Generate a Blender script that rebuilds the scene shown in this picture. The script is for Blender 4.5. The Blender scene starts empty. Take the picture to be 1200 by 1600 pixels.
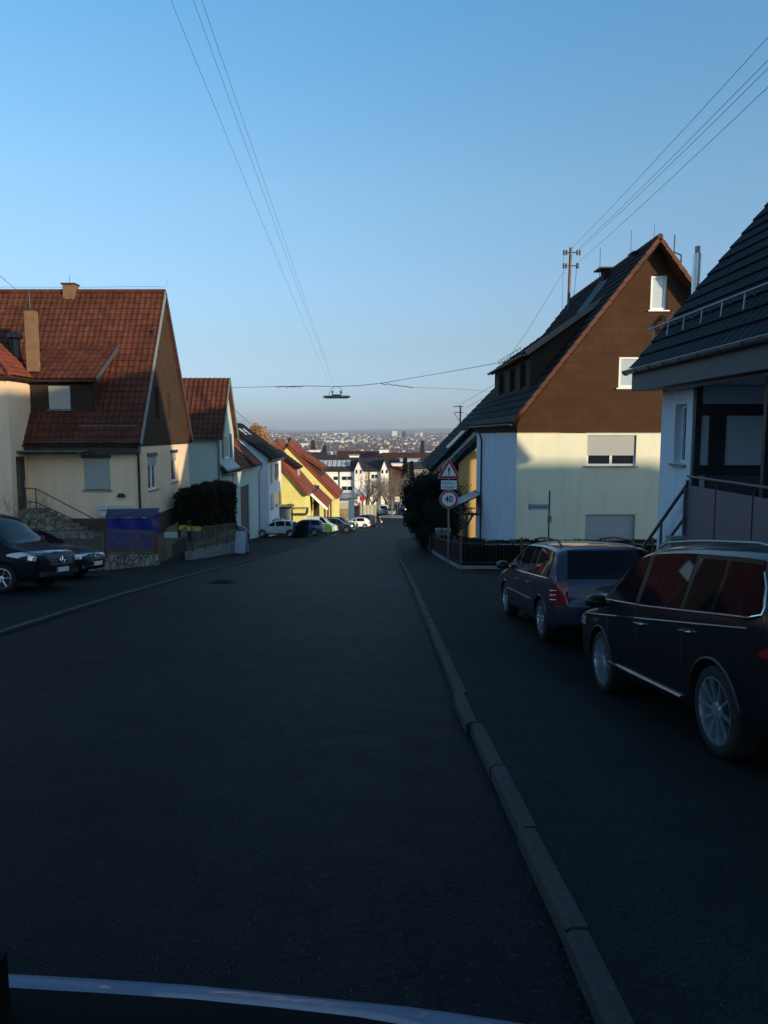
import bpy, bmesh, math, random
from mathutils import Vector, Matrix
from math import sin, cos, pi, radians, sqrt, floor, atan2
random.seed(7)
S = bpy.context.scene
COL = S.collection

# ---------------------------------------------------------------- camera, sky, sun, exposure
F = 1155.0                       # focal length in photo pixels (26 mm equivalent phone lens)
PITCH = math.atan(124.0 / F)
CAMZ = 1.95
cam_d = bpy.data.cameras.new('camera'); cam = bpy.data.objects.new('camera', cam_d); COL.objects.link(cam)
cam_d.sensor_fit = 'VERTICAL'; cam_d.sensor_height = 36.0; cam_d.lens = 36.0 * F / 1600.0
cam_d.clip_start = 0.05; cam_d.clip_end = 30000
cam.location = (0, 0, CAMZ); cam.rotation_euler = (pi / 2 - PITCH, 0, 0)
S.camera = cam
SUN_EL, SUN_PHI = radians(9.2), radians(42.5)      # sun low, to the right and behind
sd = Vector((cos(SUN_EL) * cos(SUN_PHI), -cos(SUN_EL) * sin(SUN_PHI), sin(SUN_EL)))
w = bpy.data.worlds.new('World'); S.world = w; w.use_nodes = True
nt = w.node_tree
sky = nt.nodes.new('ShaderNodeTexSky'); sky.sky_type = 'NISHITA'; sky.sun_disc = False
sky.sun_elevation = SUN_EL; sky.sun_rotation = atan2(sd.x, sd.y)
sky.altitude = 300; sky.air_density = 1.15; sky.dust_density = 0.7; sky.ozone_density = 2.2
bg = nt.nodes['Background']
# the low sun's yellow haze band is cooled towards the pale blue of this clear winter sky, by height above the horizon
tc = nt.nodes.new('ShaderNodeTexCoord'); sx_ = nt.nodes.new('ShaderNodeSeparateXYZ'); nt.links.new(tc.outputs['Generated'], sx_.inputs[0])
cr = nt.nodes.new('ShaderNodeValToRGB'); nt.links.new(sx_.outputs[2], cr.inputs[0]); el = cr.color_ramp.elements
stops = [(0.0, (.34, .53, 1.25)), (.048, (.40, .52, .98)), (.107, (.49, .54, .72)), (.186, (.60, .66, .80)), (.297, (.67, .80, .88)), (.48, (.56, .91, 1.05)), (1.0, (.52, .86, 1.0))]
while len(el) < len(stops): el.new(.5)
for i_, (p_, c_) in enumerate(stops): el[i_].position = p_; el[i_].color = (*c_, 1)
mx_ = nt.nodes.new('ShaderNodeMix'); mx_.data_type = 'RGBA'; mx_.blend_type = 'MULTIPLY'; mx_.inputs[0].default_value = 1
dt_ = nt.nodes.new('ShaderNodeVectorMath'); dt_.operation = 'DOT_PRODUCT'; nt.links.new(tc.outputs['Generated'], dt_.inputs[0]); dt_.inputs[1].default_value = (cos(SUN_PHI), -sin(SUN_PHI), 0)
mr_ = nt.nodes.new('ShaderNodeMapRange'); mr_.interpolation_type = 'SMOOTHSTEP'; nt.links.new(dt_.outputs['Value'], mr_.inputs[0]); mr_.inputs[1].default_value = .05; mr_.inputs[2].default_value = .8
m2_ = nt.nodes.new('ShaderNodeMix'); m2_.data_type = 'RGBA'; nt.links.new(mr_.outputs[0], m2_.inputs[0]); nt.links.new(cr.outputs[0], m2_.inputs[6]); m2_.inputs[7].default_value = (.80, .92, 1.0, 1)
nt.links.new(sky.outputs[0], mx_.inputs[6]); nt.links.new(m2_.outputs[2], mx_.inputs[7]); nt.links.new(mx_.outputs[2], bg.inputs[0])
bg.inputs[1].default_value = 0.12
ld = bpy.data.lights.new('sun', 'SUN'); ld.energy = 2.4; ld.angle = radians(0.9); ld.color = (1.0, 0.80, 0.55)
lo = bpy.data.objects.new('sun', ld); COL.objects.link(lo)
lo.rotation_euler = sd.to_track_quat('Z', 'Y').to_euler()
S.view_settings.view_transform = 'Standard'; S.view_settings.look = 'None'
S.view_settings.exposure = 1.25; S.view_settings.gamma = 1.0
try:
    S.cycles.use_denoising = True; S.cycles.max_bounces = 6; S.cycles.volume_bounces = 0
    S.cycles.sample_clamp_indirect = 4
except Exception: pass

# ---------------------------------------------------------------- helpers
def at(px, py, d):
    """world point seen at photo pixel (px,py), d metres ahead of the camera"""
    c, s = cos(PITCH), sin(PITCH)
    u, v = (px - 600) / F, (800 - py) / F
    k = d / (c + v * s)
    return Vector((u * k, d, CAMZ + (-s + v * c) * k))

PROF = [(-400, 36), (-60, 5.6), (-20, 1.9), (0, 0), (10, -.98), (15.2, -1.53), (22, -2.33), (31, -3.48), (45, -5.15), (67, -7.7), (90, -10.1),
        (110, -12.0), (140, -13.6), (175, -14.8), (300, -22), (500, -36), (800, -50), (1200, -54), (2000, -47), (3000, -31),
        (4000, -12), (5200, -14), (9000, 20), (14000, 60)]
def zg(y):
    P = PROF
    if y <= P[0][0]: return P[0][1]
    for i in range(len(P) - 1):
        if y <= P[i + 1][0]:
            x0, z0 = P[i]; x1, z1 = P[i + 1]; h = x1 - x0
            def sl(j):
                if j <= 0 or j >= len(P) - 1: return (P[min(j + 1, len(P) - 1)][1] - P[max(j - 1, 0)][1]) / (P[min(j + 1, len(P) - 1)][0] - P[max(j - 1, 0)][0])
                a = (P[j][1] - P[j-1][1]) / (P[j][0] - P[j-1][0]); b = (P[j+1][1] - P[j][1]) / (P[j+1][0] - P[j][0])
                return 0 if a * b <= 0 else 2 * a * b / (a + b)
            m0, m1 = sl(i), sl(i + 1); t = (y - x0) / h
            return (2*t**3 - 3*t*t + 1) * z0 + (t**3 - 2*t*t + t) * h * m0 + (-2*t**3 + 3*t*t) * z1 + (t**3 - t*t) * h * m1
    return P[-1][1]
def gp(px, py, dz=0.0):
    """ground point under photo pixel"""
    lo_, hi_ = 1.0, 400.0
    for _ in range(50):
        m = (lo_ + hi_) / 2; p = at(px, py, m)
        if p.z > zg(m) + dz: lo_ = m
        else: hi_ = m
    return at(px, py, lo_)

def tag(o, label=None, cat=None, group=None, kind=None):
    if label: o['label'] = label
    if cat: o['category'] = cat
    if group: o['group'] = group
    if kind: o['kind'] = kind
    return o
def empty(name, loc=(0, 0, 0), rz=0, label=None, cat=None, group=None):
    o = bpy.data.objects.new(name, None); COL.objects.link(o); o.location = loc; o.rotation_euler = (0, 0, rz)
    o.empty_display_size = .2
    return tag(o, label, cat, group)
def copy_tree(o, parent=None):
    c = o.copy(); COL.objects.link(c)
    if parent is not None: c.parent = parent
    for ch in list(o.children): copy_tree(ch, c)
    return c

class MB:
    def __init__(s): s.v = []; s.f = []; s.mi = []; s.m = 0
    def add(s, vs, fs):
        b = len(s.v); s.v += [tuple(p) for p in vs]
        for f in fs: s.f.append(tuple(i + b for i in f)); s.mi.append(s.m)
        return s
    def box(s, x0, y0, z0, x1, y1, z1):
        if x0 > x1: x0, x1 = x1, x0
        if y0 > y1: y0, y1 = y1, y0
        if z0 > z1: z0, z1 = z1, z0
        return s.add([(x0,y0,z0),(x1,y0,z0),(x1,y1,z0),(x0,y1,z0),(x0,y0,z1),(x1,y0,z1),(x1,y1,z1),(x0,y1,z1)],
                     [(0,3,2,1),(4,5,6,7),(0,1,5,4),(1,2,6,5),(2,3,7,6),(3,0,4,7)])
    def beam(s, a, b, w, h, up=(0, 0, 1)):
        a, b = Vector(a), Vector(b); d = (b - a).normalized(); up = Vector(up)
        r = d.cross(up)
        if r.length < 1e-4: r = d.cross(Vector((0, 1, 0)))
        r.normalize(); u = r.cross(d).normalized()
        vs = []
        for p in (a, b):
            for i, j in ((-1,-1),(1,-1),(1,1),(-1,1)): vs.append(p + r * (i * w / 2) + u * (j * h / 2))
        return s.add(vs, [(0,3,2,1),(4,5,6,7),(0,1,5,4),(1,2,6,5),(2,3,7,6),(3,0,4,7)])
    def tube(s, pts, r, n=8, caps=True):
        pts = [Vector(p) for p in pts]; rs = r if isinstance(r, (list, tuple)) else [r] * len(pts)
        rings = []; ref = None
        for i, p in enumerate(pts):
            d = (pts[min(i + 1, len(pts) - 1)] - pts[max(i - 1, 0)])
            d = d.normalized() if d.length > 1e-9 else Vector((0, 0, 1))
            if ref is None: ref = Vector((0, 0, 1)) if abs(d.z) < .9 else Vector((1, 0, 0))
            a = d.cross(ref)
            if a.length < 1e-5: a = d.cross(Vector((1, .3, 0)))
            a.normalize(); b = a.cross(d).normalized(); ref = b
            rings.append([p + (a * cos(2*pi*k/n) + b * sin(2*pi*k/n)) * rs[i] for k in range(n)])
        vs = [q for rg in rings for q in rg]; fs = []
        for i in range(len(pts) - 1):
            for k in range(n): fs.append((i*n+k, i*n+(k+1)%n, (i+1)*n+(k+1)%n, (i+1)*n+k))
        if caps: fs.append(tuple(range(n))[::-1]); fs.append(tuple(range((len(pts)-1)*n, len(pts)*n)))
        return s.add(vs, fs)
    def quad(s, a, b, c, d): return s.add([a, b, c, d], [(0, 1, 2, 3)])
    def prism(s, poly, off):
        """poly: list of 3d pts, extruded by vector off"""
        n = len(poly); off = Vector(off); vs = [Vector(p) for p in poly]; vs += [p + off for p in vs[:n]]
        return s.add(vs, [tuple(range(n))[::-1], tuple(range(n, 2*n))] + [(i, (i+1)%n, (i+1)%n+n, i+n) for i in range(n)])
    def lathe(s, c, prof, n=20, axis='z'):
        vs = []; fs = []; c = Vector(c)
        for (r, h) in prof:
            for k in range(n):
                a = 2*pi*k/n
                if axis == 'z': vs.append(c + Vector((r*cos(a), r*sin(a), h)))
                elif axis == 'y': vs.append(c + Vector((r*cos(a), h, r*sin(a))))
                else: vs.append(c + Vector((h, r*cos(a), r*sin(a))))
        for i in range(len(prof) - 1):
            for k in range(n): fs.append((i*n+k, i*n+(k+1)%n, (i+1)*n+(k+1)%n, (i+1)*n+k))
        fs.append(tuple(range(n))[::-1]); fs.append(tuple(range((len(prof)-1)*n, len(prof)*n)))
        return s.add(vs, fs)
    def grid(s, pts, nu, nv):
        return s.add(pts, [(j*nu+i, j*nu+i+1, (j+1)*nu+i+1, (j+1)*nu+i) for j in range(nv-1) for i in range(nu-1)])
    def mesh(s, name, mats, smooth=False, angle=35, fix=True):
        me = bpy.data.meshes.new(name); me.from_pydata(s.v, [], s.f)
        for m in (mats if isinstance(mats, (list, tuple)) else [mats]): me.materials.append(m)
        if any(s.mi): me.polygons.foreach_set('material_index', s.mi)
        if fix:
            bm = bmesh.new(); bm.from_mesh(me); bmesh.ops.recalc_face_normals(bm, faces=bm.faces); bm.to_mesh(me); bm.free()
        if smooth:
            me.polygons.foreach_set('use_smooth', [True] * len(me.polygons)); me.set_sharp_from_angle(angle=radians(angle))
        me.update(); return me
    def build(s, name, mats, parent=None, smooth=False, angle=35, fix=True, loc=None):
        me = s.mesh(name, mats, smooth, angle, fix)
        o = bpy.data.objects.new(name, me); COL.objects.link(o)
        if loc is not None: o.location = loc
        if parent is not None: o.parent = parent
        return o

def boolean(o, cutter_mb, mats=None, smooth=False, solver='EXACT'):
    c = cutter_mb.build('cutter', mats or [o.data.materials[0]]); c.parent = o.parent; c.location = o.location
    m = o.modifiers.new('b', 'BOOLEAN'); m.object = c; m.operation = 'DIFFERENCE'; m.solver = solver
    bpy.context.view_layer.update()
    dg = bpy.context.evaluated_depsgraph_get()
    me = bpy.data.meshes.new_from_object(o.evaluated_get(dg)); me.name = o.name
    o.modifiers.clear(); old = o.data; o.data = me
    cm = c.data; bpy.data.objects.remove(c); bpy.data.meshes.remove(cm); bpy.data.meshes.remove(old)
    if smooth:
        me.polygons.foreach_set('use_smooth', [True] * len(me.polygons)); me.set_sharp_from_angle(angle=radians(smooth))
    return o

# ---------------------------------------------------------------- materials
def nd(nt, t, **kw):
    n = nt.nodes.new(t)
    for k, v in kw.items(): setattr(n, k, v)
    return n
def ramp(nt, fac, stops):
    r = nd(nt, 'ShaderNodeValToRGB'); e = r.color_ramp.elements
    while len(e) < len(stops): e.new(.5)
    for i, (p, c) in enumerate(stops):
        e[i].position = p; e[i].color = (c, c, c, 1) if not isinstance(c, (tuple, list)) else (*c, 1)
    nt.links.new(fac, r.inputs[0]); return r.outputs[0]
def noise(nt, scale, detail=4, rough=.55, vec=None, d4=0):
    n = nd(nt, 'ShaderNodeTexNoise'); n.inputs['Scale'].default_value = scale; n.inputs['Detail'].default_value = detail
    n.inputs['Roughness'].default_value = rough
    if vec is not None: nt.links.new(vec, n.inputs['Vector'])
    return n.outputs[0]
def mixc(nt, fac, a, b, mode='MIX'):
    m = nd(nt, 'ShaderNodeMix', data_type='RGBA', blend_type=mode)
    if isinstance(fac, (int, float)): m.inputs[0].default_value = fac
    else: nt.links.new(fac, m.inputs[0])
    for i, c in ((6, a), (7, b)):
        if isinstance(c, (tuple, list)): m.inputs[i].default_value = (*c[:3], 1)
        else: nt.links.new(c, m.inputs[i])
    return m.outputs[2]
def mth(nt, op, a, b=0.0, c=None):
    m = nd(nt, 'ShaderNodeMath', operation=op)
    for i, x in enumerate([a, b] + ([c] if c is not None else [])):
        if isinstance(x, (int, float)): m.inputs[i].default_value = x
        else: nt.links.new(x, m.inputs[i])
    return m.outputs[0]
def geo(nt): return nd(nt, 'ShaderNodeNewGeometry').outputs['Position']
def objc(nt): return nd(nt, 'ShaderNodeTexCoord').outputs['Object']
MATS = {}
def mat(name, col, rough=.7, metal=0.0, var=.12, vs=3.0, bump=0.0, bs=40.0, spec=.5, coat=0.0, fine=0.0, dirt=0.0):
    if name in MATS: return MATS[name]
    m = bpy.data.materials.new(name); m.use_nodes = True; nt = m.node_tree; b = nt.nodes['Principled BSDF']
    b.inputs['Roughness'].default_value = rough; b.inputs['Metallic'].default_value = metal
    b.inputs['Specular IOR Level'].default_value = spec; b.inputs['Coat Weight'].default_value = coat
    b.inputs['Coat Roughness'].default_value = .03
    co = objc(nt); c = col
    if var > 0:
        n = noise(nt, vs, 5, .6, co)
        c = mixc(nt, ramp(nt, n, [(.3, 0.), (.7, 1.)]), tuple(x * (1 - var) for x in col), tuple(min(1, x * (1 + var)) for x in col))
    if fine > 0:
        n2 = noise(nt, bs, 3, .7, co)
        c = mixc(nt, ramp(nt, n2, [(.35, 0.), (.65, 1.)]), c, tuple(x * (1 - fine) for x in col))
    if dirt > 0:      # vertical streaks of rain and dust
        mp = nd(nt, 'ShaderNodeMapping'); nt.links.new(co, mp.inputs[0]); mp.inputs['Scale'].default_value = (2.2, 2.2, .25)
        n3 = noise(nt, 1.5, 6, .6, mp.outputs[0])
        c = mixc(nt, mth(nt, 'MULTIPLY', ramp(nt, n3, [(.48, 0.), (.75, 1.)]), dirt), c, tuple(x * .45 for x in col))
    if not isinstance(c, tuple): nt.links.new(c, b.inputs['Base Color'])
    else: b.inputs['Base Color'].default_value = (*c, 1)
    if bump > 0:
        bn = nd(nt, 'ShaderNodeBump'); bn.inputs['Strength'].default_value = bump; bn.inputs['Distance'].default_value = .01
        nt.links.new(noise(nt, bs, 4, .6, co), bn.inputs['Height']); nt.links.new(bn.outputs[0], b.inputs['Normal'])
    MATS[name] = m; return m

def asphalt(name, base, speck, crack, roughness=.62):
    m = bpy.data.materials.new(name); m.use_nodes = True; nt = m.node_tree; b = nt.nodes['Principled BSDF']
    g = geo(nt)
    big = ramp(nt, noise(nt, .35, 5, .6, g), [(.3, 0.), (.7, 1.)])
    c = mixc(nt, big, tuple(x * .85 for x in base), tuple(x * 1.15 for x in base))
    # wheel tracks polished a little lighter, running down the street
    mp = nd(nt, 'ShaderNodeMapping'); nt.links.new(g, mp.inputs[0]); mp.inputs['Scale'].default_value = (1.1, .03, 1)
    c = mixc(nt, mth(nt, 'MULTIPLY', ramp(nt, noise(nt, 1.0, 3, .5, mp.outputs[0]), [(.42, 0.), (.62, 1.)]), .4), c, tuple(x * 1.6 for x in base))
    gr = noise(nt, 60, 3, .8, g)
    c = mixc(nt, ramp(nt, gr, [(.38, 0.), (.62, 1.)]), c, mixc(nt, .7, c, tuple(x * .2 for x in base)))
    c = mixc(nt, mth(nt, 'MULTIPLY', ramp(nt, noise(nt, 2.4, 7, .75, g), [(.52, 0.), (.64, 1.)]), .35), c, tuple(x * .4 for x in base))
    v = nd(nt, 'ShaderNodeTexVoronoi'); v.inputs['Scale'].default_value = 55; nt.links.new(g, v.inputs['Vector'])
    sp = mth(nt, 'MULTIPLY', ramp(nt, v.outputs['Distance'], [(.16, 1.), (.26, 0.)]),
             mth(nt, 'GREATER_THAN', nd_sep(nt, v.outputs['Color']), 1 - speck))
    c = mixc(nt, mth(nt, 'MULTIPLY', sp, ramp(nt, noise(nt, 9, 3, .6, g), [(.42, 0.), (.62, 1.)])), c, (.12, .12, .115))
    bh = mth(nt, 'MULTIPLY', gr, .6)
    if crack > 0:
        dn = nd(nt, 'ShaderNodeTexNoise'); dn.inputs['Scale'].default_value = 2.2; dn.inputs['Detail'].default_value = 5; nt.links.new(g, dn.inputs['Vector'])
        ad = nd(nt, 'ShaderNodeVectorMath', operation='MULTIPLY_ADD'); nt.links.new(dn.outputs['Color'], ad.inputs[0])
        ad.inputs[1].default_value = (.8, .8, .8); nt.links.new(g, ad.inputs[2])
        v2 = nd(nt, 'ShaderNodeTexVoronoi', feature='DISTANCE_TO_EDGE'); v2.inputs['Scale'].default_value = 3.6
        nt.links.new(ad.outputs[0], v2.inputs['Vector'])
        mask = ramp(nt, noise(nt, .28, 3, .5, g), [(.40, 0.), (.52, 1.)])
        ck = mth(nt, 'MULTIPLY', ramp(nt, v2.outputs['Distance'], [(.008, 1.), (.05, 0.)]), mth(nt, 'MULTIPLY', mth(nt, 'MULTIPLY', mask, ramp(nt, noise(nt, 5, 4, .7, g), [(.36, 0.), (.5, 1.)])), crack))
        c = mixc(nt, ck, c, (.008, .008, .009)); bh = mth(nt, 'SUBTRACT', bh, mth(nt, 'MULTIPLY', ck, .5))
        # squarish repair patches, a tone darker
        pv = nd(nt, 'ShaderNodeTexVoronoi'); pv.distance = 'CHEBYCHEV'; pv.inputs['Scale'].default_value = .16; nt.links.new(g, pv.inputs['Vector'])
        pm = mth(nt, 'GREATER_THAN', nd_sep(nt, pv.outputs['Color']), .78)
        c = mixc(nt, mth(nt, 'MULTIPLY', pm, .5), c, tuple(x * .5 for x in base))
    nt.links.new(c, b.inputs['Base Color'])
    b.inputs['Specular IOR Level'].default_value = .05
    nt.links.new(ramp(nt, noise(nt, 3, 4, .6, g), [(.3, roughness - .03), (.7, roughness + .05)]), b.inputs['Roughness'])
    bn = nd(nt, 'ShaderNodeBump'); bn.inputs['Strength'].default_value = .55; bn.inputs['Distance'].default_value = .010
    nt.links.new(bh, bn.inputs['Height']); nt.links.new(bn.outputs[0], b.inputs['Normal'])
    return m
def nd_sep(nt, col):
    s = nd(nt, 'ShaderNodeSeparateColor'); nt.links.new(col, s.inputs[0]); return s.outputs[0]

def tilemat(name, col, col2, rough=.6, lichen=.0, spec=.3):
    m = bpy.data.materials.new(name); m.use_nodes = True; nt = m.node_tree; b = nt.nodes['Principled BSDF']
    co = objc(nt)
    b.inputs['Specular IOR Level'].default_value = spec
    v = nd(nt, 'ShaderNodeTexVoronoi'); v.inputs['Scale'].default_value = 3.2; nt.links.new(co, v.inputs['Vector'])
    c = mixc(nt, nd_sep(nt, v.outputs['Color']), col, col2)
    c = mixc(nt, ramp(nt, noise(nt, .8, 6, .65, co), [(.42, 0.), (.7, 1.)]), c, tuple(x * .5 for x in col))
    if lichen: c = mixc(nt, mth(nt, 'MULTIPLY', ramp(nt, noise(nt, 9, 5, .7, co), [(.58, 0.), (.68, 1.)]), lichen), c, (.30, .27, .2))
    nt.links.new(c, b.inputs['Base Color']); b.inputs['Roughness'].default_value = rough
    bn = nd(nt, 'ShaderNodeBump'); bn.inputs['Strength'].default_value = .4; bn.inputs['Distance'].default_value = .01
    nt.links.new(noise(nt, 30, 4, .6, co), bn.inputs['Height']); nt.links.new(bn.outputs[0], b.inputs['Normal'])
    return m
def shingle(name, col, w=.6, h=.4, mortar=.012, vary=.25, axis='x'):
    """small cladding boards laid in courses on a vertical wall; pattern in world x/z or y/z"""
    m = bpy.data.materials.new(name); m.use_nodes = True; nt = m.node_tree; b = nt.nodes['Principled BSDF']
    g = geo(nt); s = nd(nt, 'ShaderNodeSeparateXYZ'); nt.links.new(g, s.inputs[0])
    cb = nd(nt, 'ShaderNodeCombineXYZ'); nt.links.new(mth(nt, 'ADD', s.outputs[0], s.outputs[1]), cb.inputs[0]); nt.links.new(s.outputs[2], cb.inputs[1])
    br = nd(nt, 'ShaderNodeTexBrick'); nt.links.new(cb.outputs[0], br.inputs['Vector'])
    br.inputs['Scale'].default_value = 1.0; br.inputs['Brick Width'].default_value = w; br.inputs['Row Height'].default_value = h
    br.inputs['Mortar Size'].default_value = mortar; br.inputs['Mortar Smooth'].default_value = .3; br.offset = .5
    br.inputs['Color1'].default_value = (*tuple(x * (1 - vary) for x in col), 1); br.inputs['Color2'].default_value = (*tuple(x * (1 + vary) for x in col), 1)
    br.inputs['Mortar'].default_value = (*tuple(x * .72 for x in col), 1)
    c = mixc(nt, ramp(nt, noise(nt, 1.2, 5, .6, g), [(.35, 0.), (.7, .5)]), br.outputs[0], tuple(x * .6 for x in col))
    nt.links.new(c, b.inputs['Base Color']); b.inputs['Roughness'].default_value = .8; b.inputs['Specular IOR Level'].default_value = .08
    bn = nd(nt, 'ShaderNodeBump'); bn.inputs['Strength'].default_value = .35; bn.inputs['Distance'].default_value = .01; bn.invert = True
    nt.links.new(br.outputs['Fac'], bn.inputs['Height']); nt.links.new(bn.outputs[0], b.inputs['Normal'])
    return m
def stonemat(name, col, scale=3.0):
    m = bpy.data.materials.new(name); m.use_nodes = True; nt = m.node_tree; b = nt.nodes['Principled BSDF']
    g = geo(nt)
    v = nd(nt, 'ShaderNodeTexVoronoi', feature='DISTANCE_TO_EDGE'); v.inputs['Scale'].default_value = scale; nt.links.new(g, v.inputs['Vector'])
    v2 = nd(nt, 'ShaderNodeTexVoronoi'); v2.inputs['Scale'].default_value = scale; nt.links.new(g, v2.inputs['Vector'])
    c = mixc(nt, nd_sep(nt, v2.outputs['Color']), tuple(x * .55 for x in col), tuple(x * 1.3 for x in col))
    c = mixc(nt, noise(nt, 20, 4, .6, g), c, tuple(x * .7 for x in col))
    e = ramp(nt, v.outputs['Distance'], [(.02, 0.), (.07, 1.)])
    c = mixc(nt, e, (.05, .045, .04), c)
    nt.links.new(c, b.inputs['Base Color']); b.inputs['Roughness'].default_value = .9
    bn = nd(nt, 'ShaderNodeBump'); bn.inputs['Strength'].default_value = .9; bn.inputs['Distance'].default_value = .04
    nt.links.new(e, bn.inputs['Height']); nt.links.new(bn.outputs[0], b.inputs['Normal'])
    return m

M = {}
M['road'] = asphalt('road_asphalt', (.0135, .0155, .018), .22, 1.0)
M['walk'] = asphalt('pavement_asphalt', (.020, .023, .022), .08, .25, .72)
M['kerb'] = mat('kerb_stone', (.029, .032, .030), .85, var=.45, vs=1.6, bump=.9, bs=40, fine=.45, dirt=.5)
M['earth'] = mat('earth', (.085, .080, .05), .95, var=.4, vs=.4, bump=.5, bs=10, fine=.3)
M['white'] = mat('white_paint', (.78, .78, .76), .4, var=.03)
M['pvc'] = mat('window_frame_white', (.72, .73, .74), .35, var=.03)
M['dark'] = mat('dark_metal', (.025, .026, .03), .45, var=.1)
M['black'] = mat('black_plastic', (.012, .012, .014), .5, var=.1)
M['zinc'] = mat('zinc', (.22, .24, .26), .4, metal=.8, var=.2, vs=4)
M['steel'] = mat('steel', (.55, .56, .58), .3, metal=.9, var=.1)
M['copperish'] = mat('brown_gutter', (.035, .024, .02), .4, var=.2)
M['shutter'] = mat('roller_shutter', (.36, .38, .38), .55, var=.05)
M['wood_pole'] = mat('pole_wood', (.16, .11, .07), .8, var=.3, vs=6, bump=.4, bs=30)
M['render_white'] = mat('render_white', (.60, .64, .70), .9, var=.07, vs=.7, bump=.4, bs=70, dirt=.25)
M['render_cream'] = mat('render_cream', (.74, .74, .56), .9, var=.06, vs=.7, bump=.4, bs=70, dirt=.25)
M['render_peach'] = mat('render_peach', (.84, .60, .41), .9, var=.06, vs=1, bump=.3, bs=90, dirt=.22)
M['render_yellow'] = mat('render_yellow', (.66, .60, .20), .9, var=.06, vs=1, bump=.3, bs=90, dirt=.1)
M['render_ochre'] = mat('render_ochre', (.42, .30, .12), .9, var=.06, vs=1, bump=.3, bs=90)
M['render_green'] = mat('render_pale_green', (.40, .50, .46), .9, var=.05, vs=1, bump=.3, bs=90, dirt=.12)
M['plinth'] = mat('plinth_brown', (.085, .045, .035), .9, var=.1, bump=.3, bs=60)
M['brown_clad'] = shingle('brown_cladding', (.068, .036, .019), .62, .31, .010, .10)
M['brown_clad2'] = shingle('brown_slate', (.060, .037, .024), .3, .2, .005, .1)
M['brown_plain'] = mat('brown_board', (.040, .027, .023), .8, var=.15, bump=.2, spec=.1)
M['tile_red'] = tilemat('tile_red', (.112, .036, .021), (.068, .023, .015), .7, .25, spec=.15)
M['tile_orange'] = tilemat('tile_orange', (.24, .062, .032), (.17, .045, .026), .7, spec=.2)
M['tile_brown'] = tilemat('tile_brown', (.022, .015, .016), (.015, .011, .012), .7, .1, spec=.08)
M['tile_black'] = tilemat('tile_black', (.009, .011, .015), (.006, .008, .011), .65, spec=.08)
M['tile_edge'] = tilemat('tile_edge', (.15, .062, .036), (.11, .048, .028), .7, spec=.15)
M['stone'] = stonemat('rubble_stone', (.30, .27, .20), 3.2)
M['concrete'] = mat('concrete', (.22, .22, .20), .9, var=.25, vs=2, bump=.4, bs=30, dirt=.4)
def glassmat(name, tint=(.012, .016, .02), rough=.04, spec=.8, bump=.06):
    m = bpy.data.materials.new(name); m.use_nodes = True; b = m.node_tree.nodes['Principled BSDF']
    b.inputs['Base Color'].default_value = (*tint, 1); b.inputs['Roughness'].default_value = rough
    b.inputs['Specular IOR Level'].default_value = spec
    nt = m.node_tree; bn = nd(nt, 'ShaderNodeBump'); bn.inputs['Strength'].default_value = bump; bn.inputs['Distance'].default_value = .05
    nt.links.new(noise(nt, 1.3, 2, .5, objc(nt)), bn.inputs['Height']); nt.links.new(bn.outputs[0], b.inputs['Normal'])
    return m
M['glass'] = glassmat('window_glass')
M['glass_sky'] = glassmat('glass_painted_sky', (.42, .50, .56), .12)  # pale base colour stands in for sky reflected in the panes
M['twig'] = mat('bark_twigs', (.10, .075, .055), .9, var=.3, vs=5)
def leafmat(name, a, b_, rough=.6):
    m = bpy.data.materials.new(name); m.use_nodes = True; nt = m.node_tree; b = nt.nodes['Principled BSDF']
    n = ramp(nt, noise(nt, 2.5, 4, .6, geo(nt)), [(.3, 0.), (.7, 1.)])
    nt.links.new(mixc(nt, n, a, b_), b.inputs['Base Color']); b.inputs['Roughness'].default_value = rough
    b.inputs['Specular IOR Level'].default_value = .06
    return m
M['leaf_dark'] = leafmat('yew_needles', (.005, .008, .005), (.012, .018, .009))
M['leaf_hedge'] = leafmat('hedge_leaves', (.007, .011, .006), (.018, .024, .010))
M['leaf_brown'] = leafmat('ivy_leaves', (.008, .009, .006), (.035, .022, .010))
M['grass'] = mat('lawn', (.035, .036, .020), .95, var=.4, vs=2, bump=.5, bs=60, fine=.3)

# ================================================================ GROUND
def lerp_tab(T, y):
    if y <= T[0][0]: return T[0][1]
    for i in range(len(T) - 1):
        if y <= T[i+1][0]:
            t = (y - T[i][0]) / (T[i+1][0] - T[i][0]); return T[i][1] * (1 - t) + T[i+1][1] * t
    return T[-1][1]
XR = [(-60, .9), (2.8, .80), (6, .72), (11, .68), (31, .64), (50, .80), (60, 1.15), (70, 2.4), (80, 4.6), (100, 9.0), (135, 19), (175, 30)]
XL = [(-60, -5.9), (10, -5.7), (31, -5.7), (60, -5.4), (85, -5.2), (98, -5.4), (104, -9), (112, -16), (175, -60)]
def xr(y): return lerp_tab(XR, y)
def xl(y): return lerp_tab(XL, y)
def smoothstep(a, b, x):
    t = max(0., min(1., (x - a) / (b - a))); return t*t*(3-2*t)

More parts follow.
